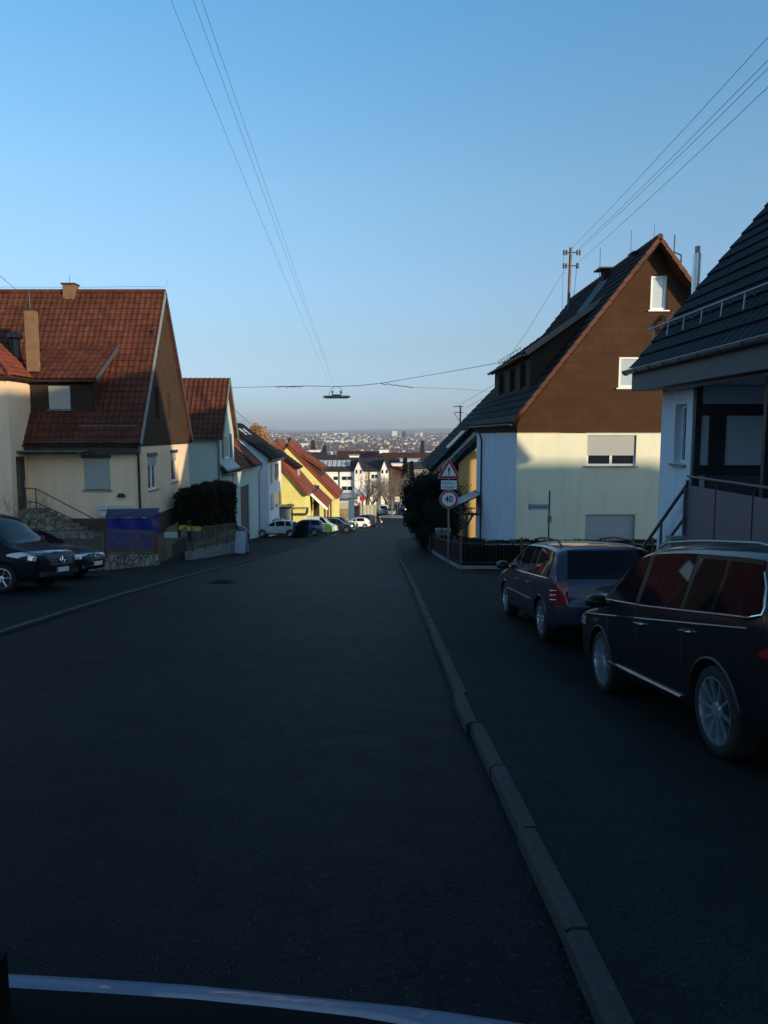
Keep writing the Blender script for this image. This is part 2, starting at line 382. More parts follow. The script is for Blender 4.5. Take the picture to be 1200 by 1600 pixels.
ys = [-400, -200, -100, -60] + [-60 + 3*i for i in range(1, 20)] + [i for i in range(0, 180, 2)] + [180, 190, 200, 220, 240, 270, 300, 350, 400, 450, 500, 600, 700, 800, 1000] + [1200 + 200*i for i in range(0, 40)] + [9500, 11000, 14000]
xs_ = [-6000, -4000, -2500, -1600, -1000, -600, -350, -200, -120, -70, -40, -25, -15, -10, -6, -3, 0, 3, 6, 10, 15, 25, 40, 70, 120, 200, 350, 600, 1000, 1600, 2500, 4000, 6000]
rr = random.Random(3)
pts = []
for y in ys:
    for x in xs_:
        z = zg(y) - .08 - (.35 if 0 < y < 22 and 1 < x < 20 else 0)
        if y > 900: z += 5 * sin(x * .0031 + y * .0011) * min(1, (y - 900) / 900)
        if y > 6500: z += (28 * math.exp(-((x - 1050) / 420.) ** 2) + 14 * sin(x * .0021 + 1)) * smoothstep(6500, 9000, y)
        pts.append((x, y, z))
def terr(x, y):
    z = zg(y)
    if y > 900: z += 5 * sin(x * .0031 + y * .0011) * min(1, (y - 900) / 900)
    return z
tag(MB().grid(pts, len(xs_), len(ys)).build('terrain', M['earth'], smooth=True, fix=False), kind='structure')

def strip(name, y0, y1, fl, fr, dz, m, step=1.0, nx=6, thick=0):
    n = max(2, int((y1 - y0) / step) + 1); P = []
    for j in range(n):
        y = y0 + (y1 - y0) * j / (n - 1); a, b = fl(y), fr(y)
        for i in range(nx):
            x = a + (b - a) * i / (nx - 1)
            P.append((x, y, zg(y) + (dz(x, y) if callable(dz) else dz)))
    o = MB().grid(P, nx, n).build(name, m, smooth=True, fix=False)
    return tag(o, kind='structure')
def road_dz(x, y): return .0 + .02 * cos((x + 2.5) / 3.1 * pi / 2) + .002 * sin(x * 2.1 + y * .3)
def dip(x, y): return smoothstep(1.1, 2.4, x) * lerp_tab([(-10, 0), (2, .0), (5.5, .11), (8, .27), (11, .19), (14, .19), (20, .0)], y)
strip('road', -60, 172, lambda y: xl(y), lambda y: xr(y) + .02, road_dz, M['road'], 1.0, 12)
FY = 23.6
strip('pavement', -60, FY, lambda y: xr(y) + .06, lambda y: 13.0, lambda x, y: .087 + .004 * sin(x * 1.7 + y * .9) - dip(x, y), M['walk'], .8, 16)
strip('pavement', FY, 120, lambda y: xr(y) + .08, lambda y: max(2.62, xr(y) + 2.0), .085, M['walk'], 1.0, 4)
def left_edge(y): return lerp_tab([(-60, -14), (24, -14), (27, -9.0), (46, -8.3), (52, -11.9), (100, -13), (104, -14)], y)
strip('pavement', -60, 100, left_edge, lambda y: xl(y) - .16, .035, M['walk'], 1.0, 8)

def kerb(name, f, y0, y1, w, top, L=1.0, seed=1, jit=.012):
    rnd = random.Random(seed); mb = MB(); y = y0
    while y < y1:
        l = L * (1 if y < 60 else 3); a, b = y + .008, y + l - .008
        dx, dz_ = rnd.uniform(-jit, jit), rnd.uniform(-jit * .7, jit * .7); dx2 = dx + rnd.uniform(-jit, jit)
        if 5.3 < y < 6.4: dx -= .03; dx2 -= .03; dz_ += .012
        za, zb = zg(a) + dz_, zg(b) + dz_ + rnd.uniform(-.004, .004)
        ch = .015; ca, cb = f(a) + dx, f(b) + dx2
        sec = lambda c, yy, z: [(c, yy, z - .3), (c + w, yy, z - .3), (c + w, yy, z + top - .004), (c + w - .01, yy, z + top), (c + ch * 1.6, yy, z + top), (c, yy, z + top - ch * 1.3)]
        A, B = sec(ca, a, za), sec(cb, b, zb)
        mb.add(A + B, [tuple(range(6)), tuple(range(6, 12))[::-1]] + [(i, i + 6, (i + 1) % 6 + 6, (i + 1) % 6) for i in range(6)])
        y += l
    return tag(mb.build(name, M['kerb']), kind='structure')
kerb('kerb', xr, -30, 118, .10, .10, 1.0, 4, .006)
kerb('kerb', lambda y: xl(y) - .16, -30, 97, .16, .045, 1.0, 5)
# gutter line: dirt, old leaves and grit lying against the right kerb
rnd = random.Random(9); mb = MB()
for i in range(500):
    y = rnd.uniform(1.5, 30) ** 1.0; x = xr(y) - abs(rnd.gauss(0, .05)) - .01; s = rnd.uniform(.004, .015)
    a = rnd.uniform(0, pi); z = zg(y) + road_dz(x, y) + .006
    mb.add([(x + s*cos(a), y + s*sin(a), z), (x - s*sin(a)*.6, y + s*cos(a)*.6, z + .006), (x - s*cos(a), y - s*sin(a), z), (x + s*sin(a)*.5, y - s*cos(a)*.5, z + .004)], [(0, 1, 2, 3)])
tag(mb.build('gutter_litter', mat('litter', (.035, .028, .018), .9, var=.4, vs=20)), 'old brown leaf scraps and grit lying in the gutter along the kerb', 'litter', kind='stuff')
# manhole cover in the left lane
p = gp(345, 912); e = empty('manhole_cover', (p.x, p.y, zg(p.y) + .028), 0, 'round dark iron manhole cover set in the left lane', 'manhole cover')
MB().lathe((0, 0, 0), [(.36, -.02), (.36, .002), (.31, .002)], 28).build('frame', mat('old_iron', (.018, .018, .018), .9, spec=.1), e)
mb = MB().lathe((0, 0, 0), [(.30, -.02), (.30, .004)], 28)
for i in range(-4, 5): mb.box(-.2, i*.055-.01, .004, .2, i*.055+.01, .012)
mb.build('cover', MATS['old_iron'], e)

# ================================================================ HOUSE KIT
def fbox(mb, face, w, u0, u1, z0, z1, n0, n1):
    if face == 'S': mb.box(u0, w - n1, z0, u1, w - n0, z1)
    elif face == 'N': mb.box(u0, w + n0, z0, u1, w + n1, z1)
    elif face == 'E': mb.box(w + n0, u0, z0, w + n1, u1, z1)
    else: mb.box(w - n1, u0, z0, w - n0, u1, z1)
    return mb
def window(parent, face, w, u0, u1, z0, z1, shutter=0.0, mull=None, frame='pvc', glass='glass', sill='concrete', box=None, depth=.14, name='window', closed='shutter', fw=.07):
    """frame (the part) with pane, roller shutter and sill as sub-parts; the hole is cut separately"""
    f = MB(); d = depth
    fbox(f, face, w, u0, u0 + fw, z0, z1, -d, -d + .06); fbox(f, face, w, u1 - fw, u1, z0, z1, -d, -d + .06)
    fbox(f, face, w, u0 + fw, u1 - fw, z0, z0 + fw, -d, -d + .06); fbox(f, face, w, u0 + fw, u1 - fw, z1 - fw, z1, -d, -d + .06)
    if mull is None: mull = 1 if (u1 - u0) > 1.1 else 0
    for k in range(mull):
        uc = u0 + (u1 - u0) * (k + 1) / (mull + 1); fbox(f, face, w, uc - fw * .6, uc + fw * .6, z0 + fw, z1 - fw, -d, -d + .065)
    fo = f.build(name, M[frame], parent)
    fbox(MB(), face, w, u0 + fw * .5, u1 - fw * .5, z0 + fw * .5, z1 - fw * .5, -d - .02, -d + .02).build('pane', M[glass], fo)
    if shutter > 0:
        s = MB(); h = (z1 - z0) * shutter; n = max(3, int(h / .055))
        for i in range(n):
            a = z1 - h + h * i / n; fbox(s, face, w, u0 + .01, u1 - .01, a, a + h / n * .86, -d + .07, -d + .085)
        fbox(s, face, w, u0 + .012, u1 - .012, z1 - h, z1, -d + .066, -d + .072)
        s.build('roller_shutter', M[closed], fo)
    if sill: fbox(MB(), face, w, u0 - .08, u1 + .08, z0 - .05, z0 - .005, -d + .06, .07).build('sill', M[sill], fo)
    if box: fbox(MB(), face, w, u0 - .07, u1 + .07, z1 + .003, z1 + .16, -.05, .05).build('shutter_box', M[box], fo)
    return fo
def cuts(mb, holes, depth=.14, back=.0):
    for (face, w, u0, u1, z0, z1) in holes: fbox(mb, face, w, u0, u1, z0, z1, -depth, .3)
    return mb
def prism_y(xz, y0, y1): return MB().prism([(x, y0, z) for x, z in xz], (0, y1 - y0, 0))
def prism_x(yz, x0, x1): return MB().prism([(x0, y, z) for y, z in yz], (x1 - x0, 0, 0))
def wall_part(name, mb, m, parent, holes=()):
    o = mb.build(name, M[m] if isinstance(m, str) else m, parent)
    if holes: boolean(o, cuts(MB(), holes), [o.data.materials[0]])
    return o
def tiled(name, A, B, C_, D, m, parent, pan=.25, course=.34, amp=.028, step=.03, thick=.12, sub=4):
    """roof slope as real courses of tiles. A,B eave ends; C_,D ridge ends (C_ above B)"""
    A, B, C_, D = map(Vector, (A, B, C_, D)); U = (B - A).length; V = ((D - A).length + (C_ - B).length) / 2
    nrm = (B - A).cross(D - A).normalized()
    if nrm.z < 0: nrm = -nrm
    nu = max(2, int(U / pan) * sub + 1); nc = max(1, int(V / course)); P = []; rows = 0
    for j in range(nc):
        for e in (0, 1):
            v = (j + e) / nc; h0 = step * (1 - e)
            for i in range(nu):
                u = i / (nu - 1); p = (A * (1 - u) + B * u) * (1 - v) + (D * (1 - u) + C_ * u) * v
                ph = (i % sub) / sub
                h = amp * (0.5 + .5 * cos(2 * pi * ph)) ** 1.3 if amp else 0
                P.append(p + nrm * (h0 + h + .01))
            rows += 1
    mb = MB().grid(P, nu, rows)
    o = nrm * -thick
    mb.add([A, B, C_, D, A + o, B + o, C_ + o, D + o], [(0,1,5,4), (1,2,6,5), (2,3,7,6), (3,0,4,7), (7,6,5,4)])
    return mb.build(name, M[m] if isinstance(m, str) else m, parent, fix=False)
def gutter(name, a, b, m, parent, r=.07, brackets=True):
    a, b = Vector(a), Vector(b); d = (b - a).normalized(); s = d.cross(Vector((0, 0, 1))).normalized(); mb = MB(); n = 9
    rows = []
    for p in (a, b):
        rows.append([p + s * (r * cos(t)) + Vector((0, 0, -r * sin(t))) for t in [pi * k / (n - 1) for k in range(n)]])
        rows[-1] += [p + s * ((r - .012) * cos(t)) + Vector((0, 0, -(r - .012) * sin(t))) for t in [pi * (n - 1 - k) / (n - 1) for k in range(n)]]
    N = 2 * n; mb.add(rows[0] + rows[1], [(i, (i+1) % N, (i+1) % N + N, i + N) for i in range(N)] + [tuple(range(N)), tuple(range(N, 2*N))[::-1]])
    mb.tube([a + s * r, b + s * r], .012, 6); mb.tube([a - s * r, b - s * r], .012, 6)
    if brackets:
        L = (b - a).length; k = max(1, int(L / .75))
        for i in range(k + 1):
            p = a + d * (L * i / k)
            q = [p + s * ((r + .008) * cos(t)) + Vector((0, 0, -(r + .008) * sin(t))) for t in [pi * j / 8 for j in range(9)]]
            mb.tube(q, .010, 5)
    return mb.build(name, M[m], parent, smooth=True)
def pipe(name, pts, r, m, parent, n=10): return MB().tube(pts, r, n).build(name, M[m], parent, smooth=True, angle=60)
def chimney(parent, x, y, z0, z1, w, d, m, cap='concrete', pot=True):
    o = MB().box(x - w/2, y - d/2, z0, x + w/2, y + d/2, z1).build('chimney', M[m], parent)
    MB().box(x - w/2 - .06, y - d/2 - .06, z1 + .003, x + w/2 + .06, y + d/2 + .06, z1 + .09).build('chimney_cap', M[cap], o)
    if pot: pipe('flue_pipe', [(x, y, z1 + .05), (x, y, z1 + .55)], .07, 'dark', o)
    return o
def railing(mb, pts, r=.02, posts=(), drop=1.0):
    mb.tube(pts, r, 8)
    for p in posts: p = Vector(p); mb.tube([p, p - Vector((0, 0, drop))], r * .9, 8)
    return mb

# ================================================================ RIGHT SIDE: dark roofed white house close by
e = R1 = empty('white_house', (10, 8, -1.0), 0, 'white house with steep black tiled roof and glazed balcony at the right edge', 'house')
R1.location = (0, 0, 0)
WX, Y0, Y1 = 6.0, 4.6, 16.1
EX, EZ, SL = 5.40, 3.31, 1.232; RX = 10.5; RZ = EZ + (RX - EX) * SL
lg0, lg1, lgx = 6.6, 14.5, 8.6        # loggia recess
yy = [(WX, -3), (2*RX - WX, -3), (2*RX - WX, EZ + .4), (RX, RZ - .3), (WX, EZ + .4)]
body = prism_y(yy, Y0, Y1)
o = body.build('wall', M['render_white'], e)
cb = MB(); cb.box(WX - .5, lg0, -.12, lgx, lg1, 2.86)
fbox(cb, 'W', WX, 14.78, 15.35, 1.32, 2.52, -.2, .3)
boolean(o, cb, [M['render_white']])
window(e, 'W', WX, 14.78, 15.35, 1.32, 2.52, 0, 0, depth=.2)
tiled('roof', (EX, Y0 - .5, EZ), (EX, Y1 + .35, EZ), (RX, Y1 + .35, RZ), (RX, Y0 - .5, RZ), 'tile_black', e, pan=.3, course=.36, amp=.015, step=.034)
tiled('roof', (2*RX - EX, Y1 + .35, EZ), (2*RX - EX, Y0 - .5, EZ), (RX, Y0 - .5, RZ), (RX, Y1 + .35, RZ), 'tile_black', e, pan=.3, course=.36, amp=.015, step=.034)
gutter('gutter', (EX - .07, Y0 - .5, EZ - .02), (EX - .07, Y1 + .42, EZ - .02), 'zinc', e, .08)
mb = MB(); mb.box(EX + .02, Y0 - .4, EZ - .46, EX + .08, Y1 + .28, EZ - .08); mb.box(EX + .08, Y0 - .4, EZ - .46, WX - .003, Y1 + .28, EZ - .40)
mb.box(EX + .05, Y0 - .4, EZ - .30, EX + .018, Y1 + .28, EZ - .27)
mb.build('eaves_box', mat('grey_board', (.045, .055, .06), .6, var=.1), e)
# snow guard
mb = MB(); sx = EX + .60; sz = EZ + .60 * SL - .05
mb.tube([(sx - .1, Y0, sz + .23), (sx - .1, Y1 + .75, sz + .23)], .022, 8)
for k in range(15):
    y = Y0 + .4 + k * .82
    if y < Y1 + .6: mb.tube([(sx + .12, y, sz + .16), (sx - .1, y, sz + .23), (sx - .12, y, sz - .05)], .016, 6)
mb.build('snow_guard', M['zinc'], e, smooth=True)
# loggia: dark glazed frame wall facing up the street, parapet, awning, corner posts
B_ = M['black']
mb = MB(); ys_ = lg1 - .06
for (a, b, c, d_) in ((6.02, 6.14, -.1, 2.84), (7.40, 7.56, -.1, 2.84), (6.14, 7.40, 2.28, 2.5), (6.14, 7.40, 1.12, 1.32), (6.30, 6.62, 1.32, 2.28), (7.56, 8.58, -.1, 2.84), (6.26, 6.30, -.1, 1.12)):
    mb.box(a, ys_ - .05, c, b, ys_ + .04, d_)
fr = mb.build('glazed_screen', B_, e)
MB().box(6.14, ys_ - .02, 2.5, 7.40, ys_ + .0, 2.84).build('pane', M['glass_sky'], fr)
MB().box(6.14, ys_ - .02, 1.32, 6.30, ys_ + .0, 2.28).build('pane', M['glass_sky'], fr)
MB().box(6.62, ys_ - .02, 1.32, 7.40, ys_ + .0, 2.28).build('pane', M['glass_sky'], fr)
MB().box(6.14, ys_ - .02, -.1, 6.26, ys_ + .0, 1.12).build('pane', M['glass_sky'], fr)
MB().box(6.30, ys_ - .02, -.1, 7.40, ys_ + .0, 1.12).build('pane', M['glass'], fr)
mpan = mat('balcony_panel', (.135, .10, .12), .55, var=.08)
mb = MB(); y = lg1
while y > lg0 + .3:
    mb.box(WX - .06, y - 1.28, -.75, WX - .03, y, .93); y -= 1.34
mb.build('parapet_panel', mpan, e)
y = lg1 + .03
while y > lg0: MB().box(WX - .05, y - .02, -.8, WX + .0, y + .02, 1.02).build('parapet_post', B_, e); y -= 1.34
MB().tube([(WX - .04, lg0, 1.10), (WX - .04, lg1, 1.10)], .025, 8).build('handrail', mpan, e)
for yp in (11.7, 8.9): MB().box(WX - .02, yp - .05, -.1, WX + .08, yp + .05, 2.86).build('post', B_, e)
MB().tube([(WX - .18, lg0 - .2, 2.86), (WX - .18, 15.25, 2.86)], .065, 12).build('awning_cassette', mat('awning_grey', (.35, .36, .36), .45), e, smooth=True, angle=60)
# stairs with dark handrails running up to the loggia along the wall
mb = MB()
for k in range(8):
    y0_ = 16.6 - k * .27; z = zg(16) + .12 + k * .185
    mb.box(5.66, y0_ - .27, zg(16.5), 5.97, y0_, z + .10)
st = mb.build('steps', M['concrete'], e)
for xx in (5.66,):
    mb = MB(); a = Vector((xx, 16.05, -.60)); b = Vector((5.9, 14.4, .92))
    mb.tube([a, b], .035, 8); mb.tube([a - Vector((0, 0, .62)), b - Vector((0, 0, .62))], .03, 8)
    for t in (0.02, .47, .98): p = a.lerp(b, t); mb.tube([p, p - Vector((0, 0, .95))], .03, 8)
    mb.build('stair_rail', mat('rail_grey', (.05, .06, .07), .5), e, smooth=True)
# steel flue standing behind the far gable
fl = pipe('steel_flue', [(7.13, 17.35, -1.9), (7.13, 17.35, 6.0)], .095, 'steel', None, 14)
tag(fl, 'shiny round steel flue rising behind the black tiled roof', 'flue')
c_ = pipe('flue_cap', [(7.13, 17.35, 5.98), (7.13, 17.35, 6.16)], .06, 'zinc', fl, 12)
for z_b in (2.2, .2): MB().tube([(7.13, 17.35, z_b), (7.4, 16.1, z_b)], .02, 6).build('bracket', M['dark'], fl)

# two more houses further up the row, beyond the right edge: they keep the street in shade
def plain_house(name, label, x0, x1, y0, y1, zb, ze, zr, axis, wallm, roofm, cat='house', group=None, oh=.4, gut=True, pan=.5, course=.6, wins=(), amp=.03):
    e = empty(name, (0, 0, 0), 0, label, cat, group)
    if axis == 'y':
        xm = (x0 + x1) / 2; s = (zr - ze) / (xm - x0)
        w_ = prism_y([(x0, zb), (x1, zb), (x1, ze), (xm, zr - .08), (x0, ze)], y0, y1)
        o = wall_part('wall', w_, wallm, e, [w[:6] for w in wins])
        tiled('roof', (x0 - oh, y0 - oh, ze - oh*s), (x0 - oh, y1 + oh, ze - oh*s), (xm, y1 + oh, zr), (xm, y0 - oh, zr), roofm, e, pan, course, amp)
        tiled('roof', (x1 + oh, y1 + oh, ze - oh*s), (x1 + oh, y0 - oh, ze - oh*s), (xm, y0 - oh, zr), (xm, y1 + oh, zr), roofm, e, pan, course, amp)
        if gut:
            gutter('gutter', (x1 + oh + .06, y0 - oh, ze - oh*s), (x1 + oh + .06, y1 + oh, ze - oh*s), 'dark', e, .07, False)
            gutter('gutter', (x0 - oh - .06, y0 - oh, ze - oh*s), (x0 - oh - .06, y1 + oh, ze - oh*s), 'dark', e, .07, False)
    else:
        ym = (y0 + y1) / 2; s = (zr - ze) / (ym - y0)
        w_ = prism_x([(y0, zb), (y1, zb), (y1, ze), (ym, zr - .08), (y0, ze)], x0, x1)
        o = wall_part('wall', w_, wallm, e, [w[:6] for w in wins])
        tiled('roof', (x0 - oh, y0 - oh, ze - oh*s), (x1 + oh, y0 - oh, ze - oh*s), (x1 + oh, ym, zr), (x0 - oh, ym, zr), roofm, e, pan, course, amp)
        tiled('roof', (x1 + oh, y1 + oh, ze - oh*s), (x0 - oh, y1 + oh, ze - oh*s), (x0 - oh, ym, zr), (x1 + oh, ym, zr), roofm, e, pan, course, amp)
        if gut: gutter('gutter', (x0 - oh, y0 - oh - .06, ze - oh*s), (x1 + oh, y0 - oh - .06, ze - oh*s), 'dark', e, .07, False)
    for w in wins: window(e, *w[:6], **(w[6] if len(w) > 6 else {}))
    return e
plain_house('neighbour_house', 'house standing uphill of the black roofed house, out of the picture', 7, 17, -14, -1, -2, 4.2, 9.6, 'y', 'render_cream', 'tile_brown', pan=1, course=1)
plain_house('neighbour_house', 'long house in the second row uphill, out of the picture', 18.5, 35.2, -2.2, 6.2, -3, 3.6, 6.65, 'x', 'render_white', 'tile_brown', pan=1, course=1)

# ================================================================ RIGHT SIDE: brown gabled cream house
e = R2 = empty('gabled_house', (0, 0, 0), 0, 'cream two storey house with tall brown clad gable, roof dormer and half closed roller shutter', 'house')
GY, GB = 26.0, 37.2; LX, AX = 4.66, 9.22; RXX = 13.78; SLr = 1.278; ZA = 8.36
holesS = [('S', GY, 11.72 - 4.55, 8.86, .72, 1.86), ('S', GY, 7.10, 8.88, -3.0, -.93)]
holesS = [('S', GY, 7.12, 8.84, .79, 1.86), ('S', GY, 7.13, 8.90, -3.0, -.93)]
holesW = [('W', LX, y0, y1, z0, z1) for (y0, y1, z0, z1) in ((28.6, 29.6, .5, 1.75), (31.6, 33.0, .45, 1.75), (29.0, 29.9, -2.5, -1.0), (32.6, 34.4, -2.1, -.75))]
o = MB().box(LX, GY, -4.6, RXX, GB, 1.93).build('wall', M['render_cream'], e)
boolean(o, cuts(MB(), holesS), [M['render_cream']])
# street side render is whiter than the gable render
o = MB().box(LX - .012, GY + .0, -4.6, LX - .003, GB, 1.925).build('side_wall', M['render_white'], e)
for h in holesW: window(e, h[0], LX + .13, *h[2:], shutter=0, mull=0, sill='concrete', depth=.10)
window(e, *holesS[0], shutter=.66, mull=1, frame='white', sill='concrete')
g_ = MB(); fbox(g_, 'S', GY, 7.13, 8.90, -3.3, -.93, -.14, -.09)
for k in range(5): fbox(g_, 'S', GY, 7.15, 8.88, -2.9 + k * .4, -2.55 + k * .4, -.09, -.075)
g_.build('garage_door', mat('garage_grey', (.40, .42, .43), .5, var=.05), e)
zc = 1.955
up = prism_y([(LX - .02, zc), (RXX + .02, zc), (RXX + .02, 2.35), (AX, ZA - .12), (LX - .02, 2.35)], GY - .04, GB)
hs = [('S', GY - .04, 9.13, 9.70, 6.13, 7.30), ('S', GY - .04, 8.13, 8.90, 3.50, 4.57)]
wall_part('brown_gable', up, 'brown_clad', e, hs)
for h in hs: window(e, *h, shutter=0, mull=0, frame='white', glass='glass_sky', sill='white', fw=.09)
# eave skirt on the street side
prism_y([(LX - .05, 1.94), (LX - .30, 2.33), (LX - .022, 2.6)], GY - .3, GB + .3).build('eaves_board', M['brown_plain'], e)
ex, ez = LX - .24, 2.27
zr_ = ez + (AX - ex) * SLr
tiled('roof', (ex, GY - .42, ez), (ex, GB + .3, ez), (AX, GB + .3, zr_), (AX, GY - .42, zr_), 'tile_brown', e, .3, .36, .022, .035)
tiled('roof', (2*AX - ex, GB + .3, ez), (2*AX - ex, GY - .42, ez), (AX, GY - .42, zr_), (AX, GB + .3, zr_), 'tile_red', e, .3, .36, .022, .035)
for sgn in (-1, 1):      # verge tiles along the rakes
    mb = MB(); n = 21
    a = Vector((ex if sgn < 0 else 2*AX - ex, GY - .44, ez + .02)); b = Vector((AX, GY - .44, zr_ + .02))
    for k in range(n):
        p = a.lerp(b, k / n); q = a.lerp(b, (k + 1.04) / n)
        mb.beam(p + Vector((0, 0, .0)), q + Vector((0, 0, -.035)), .2, .13, (0, 0, 1))
    mb.build('verge_tiles', M['tile_edge'], e)
MB().tube([(AX, GY - .5, zr_ + .06), (AX, GB + .35, zr_ + .06)], .10, 10).build('ridge_tiles', M['tile_red'], e, smooth=True)
gutter('gutter', (ex - .06, GY - .42, ez - .03), (ex - .06, GB + .3, ez - .03), 'dark', e, .065)
pipe('downpipe', [(ex - .02, GB - 2.4, ez - .1), (LX - .10, GB - 2.5, 1.6), (LX - .10, GB - 2.5, -4.0)], .045, 'dark', e)
# shed dormer on the street side
DX, DY0, DY1, DZ = 5.38, 27.6, 36.4, 4.96
dm = M['brown_plain']
xt = 7.94; zt = 6.72
hd = [('W', DX, 28.4, 29.6, 3.66, 4.62), ('W', DX, 30.7, 32.0, 3.66, 4.62), ('W', DX, 33.4, 35.0, 3.66, 4.62)]
dw = prism_y([(DX, 3.2), (xt, 6.3), (xt, zt - .1), (DX, DZ - .05)], DY0, DY1)
do = dw.build('dormer', M['brown_clad2'], e); boolean(do, cuts(MB(), hd), [M['brown_clad2']])
for h in hd:
    wo = window(do, *h, shutter=0, mull=1, frame='brown_plain', sill=None)
tiled('dormer_roof', (DX - .2, DY0 - .15, DZ - .14), (DX - .2, DY1 + .15, DZ - .14), (xt + .1, DY1 + .15, zt + .12), (xt + .1, DY0 - .15, zt + .12), 'tile_brown', do, .3, .36, .022, .035)
MB().beam((DX - .2, DY0 - .17, DZ - .12), (xt + .1, DY0 - .17, zt + .12), .05, .2).build('barge_board', mat('barge_grey', (.20, .15, .12), .6), do)
MB().beam((DX + .05, DY0 - .06, 3.45), (xt, DY0 - .06, 6.62), .03, .07).build('flashing', M['zinc'], do)
gutter('gutter', (DX - .27, DY0 - .15, DZ - .17), (DX - .27, DY1 + .2, DZ - .15), 'dark', do, .06)
mb = MB()
for k in range(8): mb.tube([(DX + .1, DY0 + 2.2 + k * .8, DZ + .1), (DX + .0, DY0 + 2.2 + k * .8, DZ + .36)], .012, 5)
for z in (.2, .34): mb.tube([(DX + .04, DY0 + 2.2, DZ + z), (DX + .04, DY0 + 7.8, DZ + z)], .012, 5)
mb.build('snow_guard', M['zinc'], do)
# sweep hatch / chimney with dark cowl, lightning rods
ch = MB().box(8.95, 30.9, 7.4, 9.35, 31.4, 8.55).build('chimney', M['brown_plain'], e)
MB().box(8.7, 30.7, 8.56, 9.6, 31.6, 8.61).build('chimney_cap', M['dark'], ch)
MB().tube([(8.65, 30.5, 7.5), (8.65, 30.5, 9.3)], .012, 5).build('lightning_rod', M['dark'], ch)
ch = MB().box(9.05, 27.5, 7.9, 9.3, 27.9, 8.40).build('chimney', M['brown_plain'], e)
MB().box(8.95, 27.4, 8.41, 9.4, 28.0, 8.45).build('chimney_cap', M['dark'], ch)
MB().tube([(8.8, 27.2, 7.9), (8.8, 27.2, 9.1)], .01, 5).build('lightning_rod', M['dark'], ch)
MB().tube([(AX - .1, GY - .2, 8.4), (AX - .1, GY - .2, 8.9)], .008, 5).build('lightning_rod', M['dark'], e)
MB().beam((7.7, 29.6, 6.62), (8.7, 30.0, 7.9), .5, .06).build('roof_hatch', M['dark'], e)
# roof-mounted aerial on the far slope
an = empty('aerial', (10.35, 27.2, 6.6), 0, 'thin television aerial mast standing behind the brown gable, beside the steel flue', 'aerial')
MB().tube([(0, 0, -.6), (0, 0, 2.35)], .024, 8).build('mast', M['dark'], an)
mb = MB().tube([(-.25, .0, .95), (.95, 0, .75)], .014, 6)
for k in range(6): mb.tube([(-.2 + k*.2, -.2, .94 - k*.034), (-.2 + k*.2, .2, .94 - k*.034)], .012, 5)
mb.box(-.32, -.1, .92, -.1, .1, 1.0).box(.55, -.1, .76, .85, .1, .84); mb.build('dipole', M['steel'], an)
MB().tube([(0, 0, 1.75), (.25, 0, 1.65), (.3, .1, 1.4)], .025, 6).build('bracket', M['dark'], an)
# old satellite dish / coiled vine on the wall
mb = MB()
p0 = at(1048, 505, 25.8); rnd = random.Random(5)
for k in range(14):
    r_ = rnd.uniform(.15, .32); a0 = rnd.uniform(0, 6)
    mb.tube([(p0.x + r_*cos(a0 + t*.7)*rnd.uniform(.9, 1.1), p0.y - rnd.uniform(0, .12), p0.z + r_*sin(a0 + t*.7)*rnd.uniform(.9, 1.2)) for t in range(7)], .012, 4)
tag(mb.build('wire_wreath', M['twig']), 'coiled bundle of dark wire hung on the brown gable under the top window', 'wreath')

# ================================================================ RIGHT SIDE: dark roofed ochre house beyond
e = R3 = empty('ochre_house', (0, 0, 0), 0, 'ochre house with dark sloping roof behind the tall yew, just past the cream house', 'house')
Y3, Y4 = 47.5, 58
p = at(671, 736, Y3); q = at(737, 668, Y3); s3 = (q.z - p.z) / (q.x - p.x)
apx = 9.0; az = p.z + (apx - p.x) * s3; wl = at(717, 700, Y3).x
wall_part('wall', prism_y([(wl, -6.6), (2*apx - wl, -6.6), (2*apx - wl, p.z + (wl - p.x)*s3 - .1), (apx, az - .15), (wl, p.z + (wl - p.x)*s3 - .1)], Y3 + .5, Y4), 'render_ochre', e)
prism_y([(p.x + .42, p.z + .02), (p.x + 1.25, p.z + .02), (apx, az - 1.25), (apx, az - .42)], Y3 - .36, Y3 + .4).build('verge_soffit', mat('soffit_cream', (.42, .42, .32), .8, var=.05), e)
tiled('roof', (p.x, Y3 - .3, p.z), (p.x, Y4, p.z), (apx, Y4, az), (apx, Y3 - .3, az), 'tile_black', e, .5, .5, .03, .05, .2)
tiled('roof', (2*apx - p.x, Y4, p.z), (2*apx - p.x, Y3 - .3, p.z), (apx, Y3 - .3, az), (apx, Y4, az), 'tile_black', e, .5, .5, .03, .05, .2)
for k in (0, 1):
    a = Vector((p.x + 1.3, Y3 + 1.2 + k * 1.3, p.z + 1.3 * s3 + .1)); MB().beam(a, a + Vector((1.1, 0, 1.1 * s3)), .55, .06, (0, 0, 1)).build('roof_window', M['glass'], e)
# lower porch roof in front
a = at(700, 730, 45); b = at(742, 690, 45)
sl = (b.z - a.z) / (b.x - a.x)
tiled('porch_roof', (a.x, 44.6, a.z), (a.x, 47.9, a.z), (a.x + 3.4, 47.9, a.z + 3.4*sl), (a.x + 3.4, 44.6, a.z + 3.4*sl), 'tile_black', e, .5, .4, .02, .04, .25)
wx = at(717, 720, 45).x
wall_part('porch_wall', prism_y([(wx, -6.4), (wx + 5, -6.4), (wx + 5, a.z + (wx + 4 - a.x)*sl - .3), (wx, a.z + (wx - a.x)*sl - .3)], 45, 47.9), 'render_ochre', e)

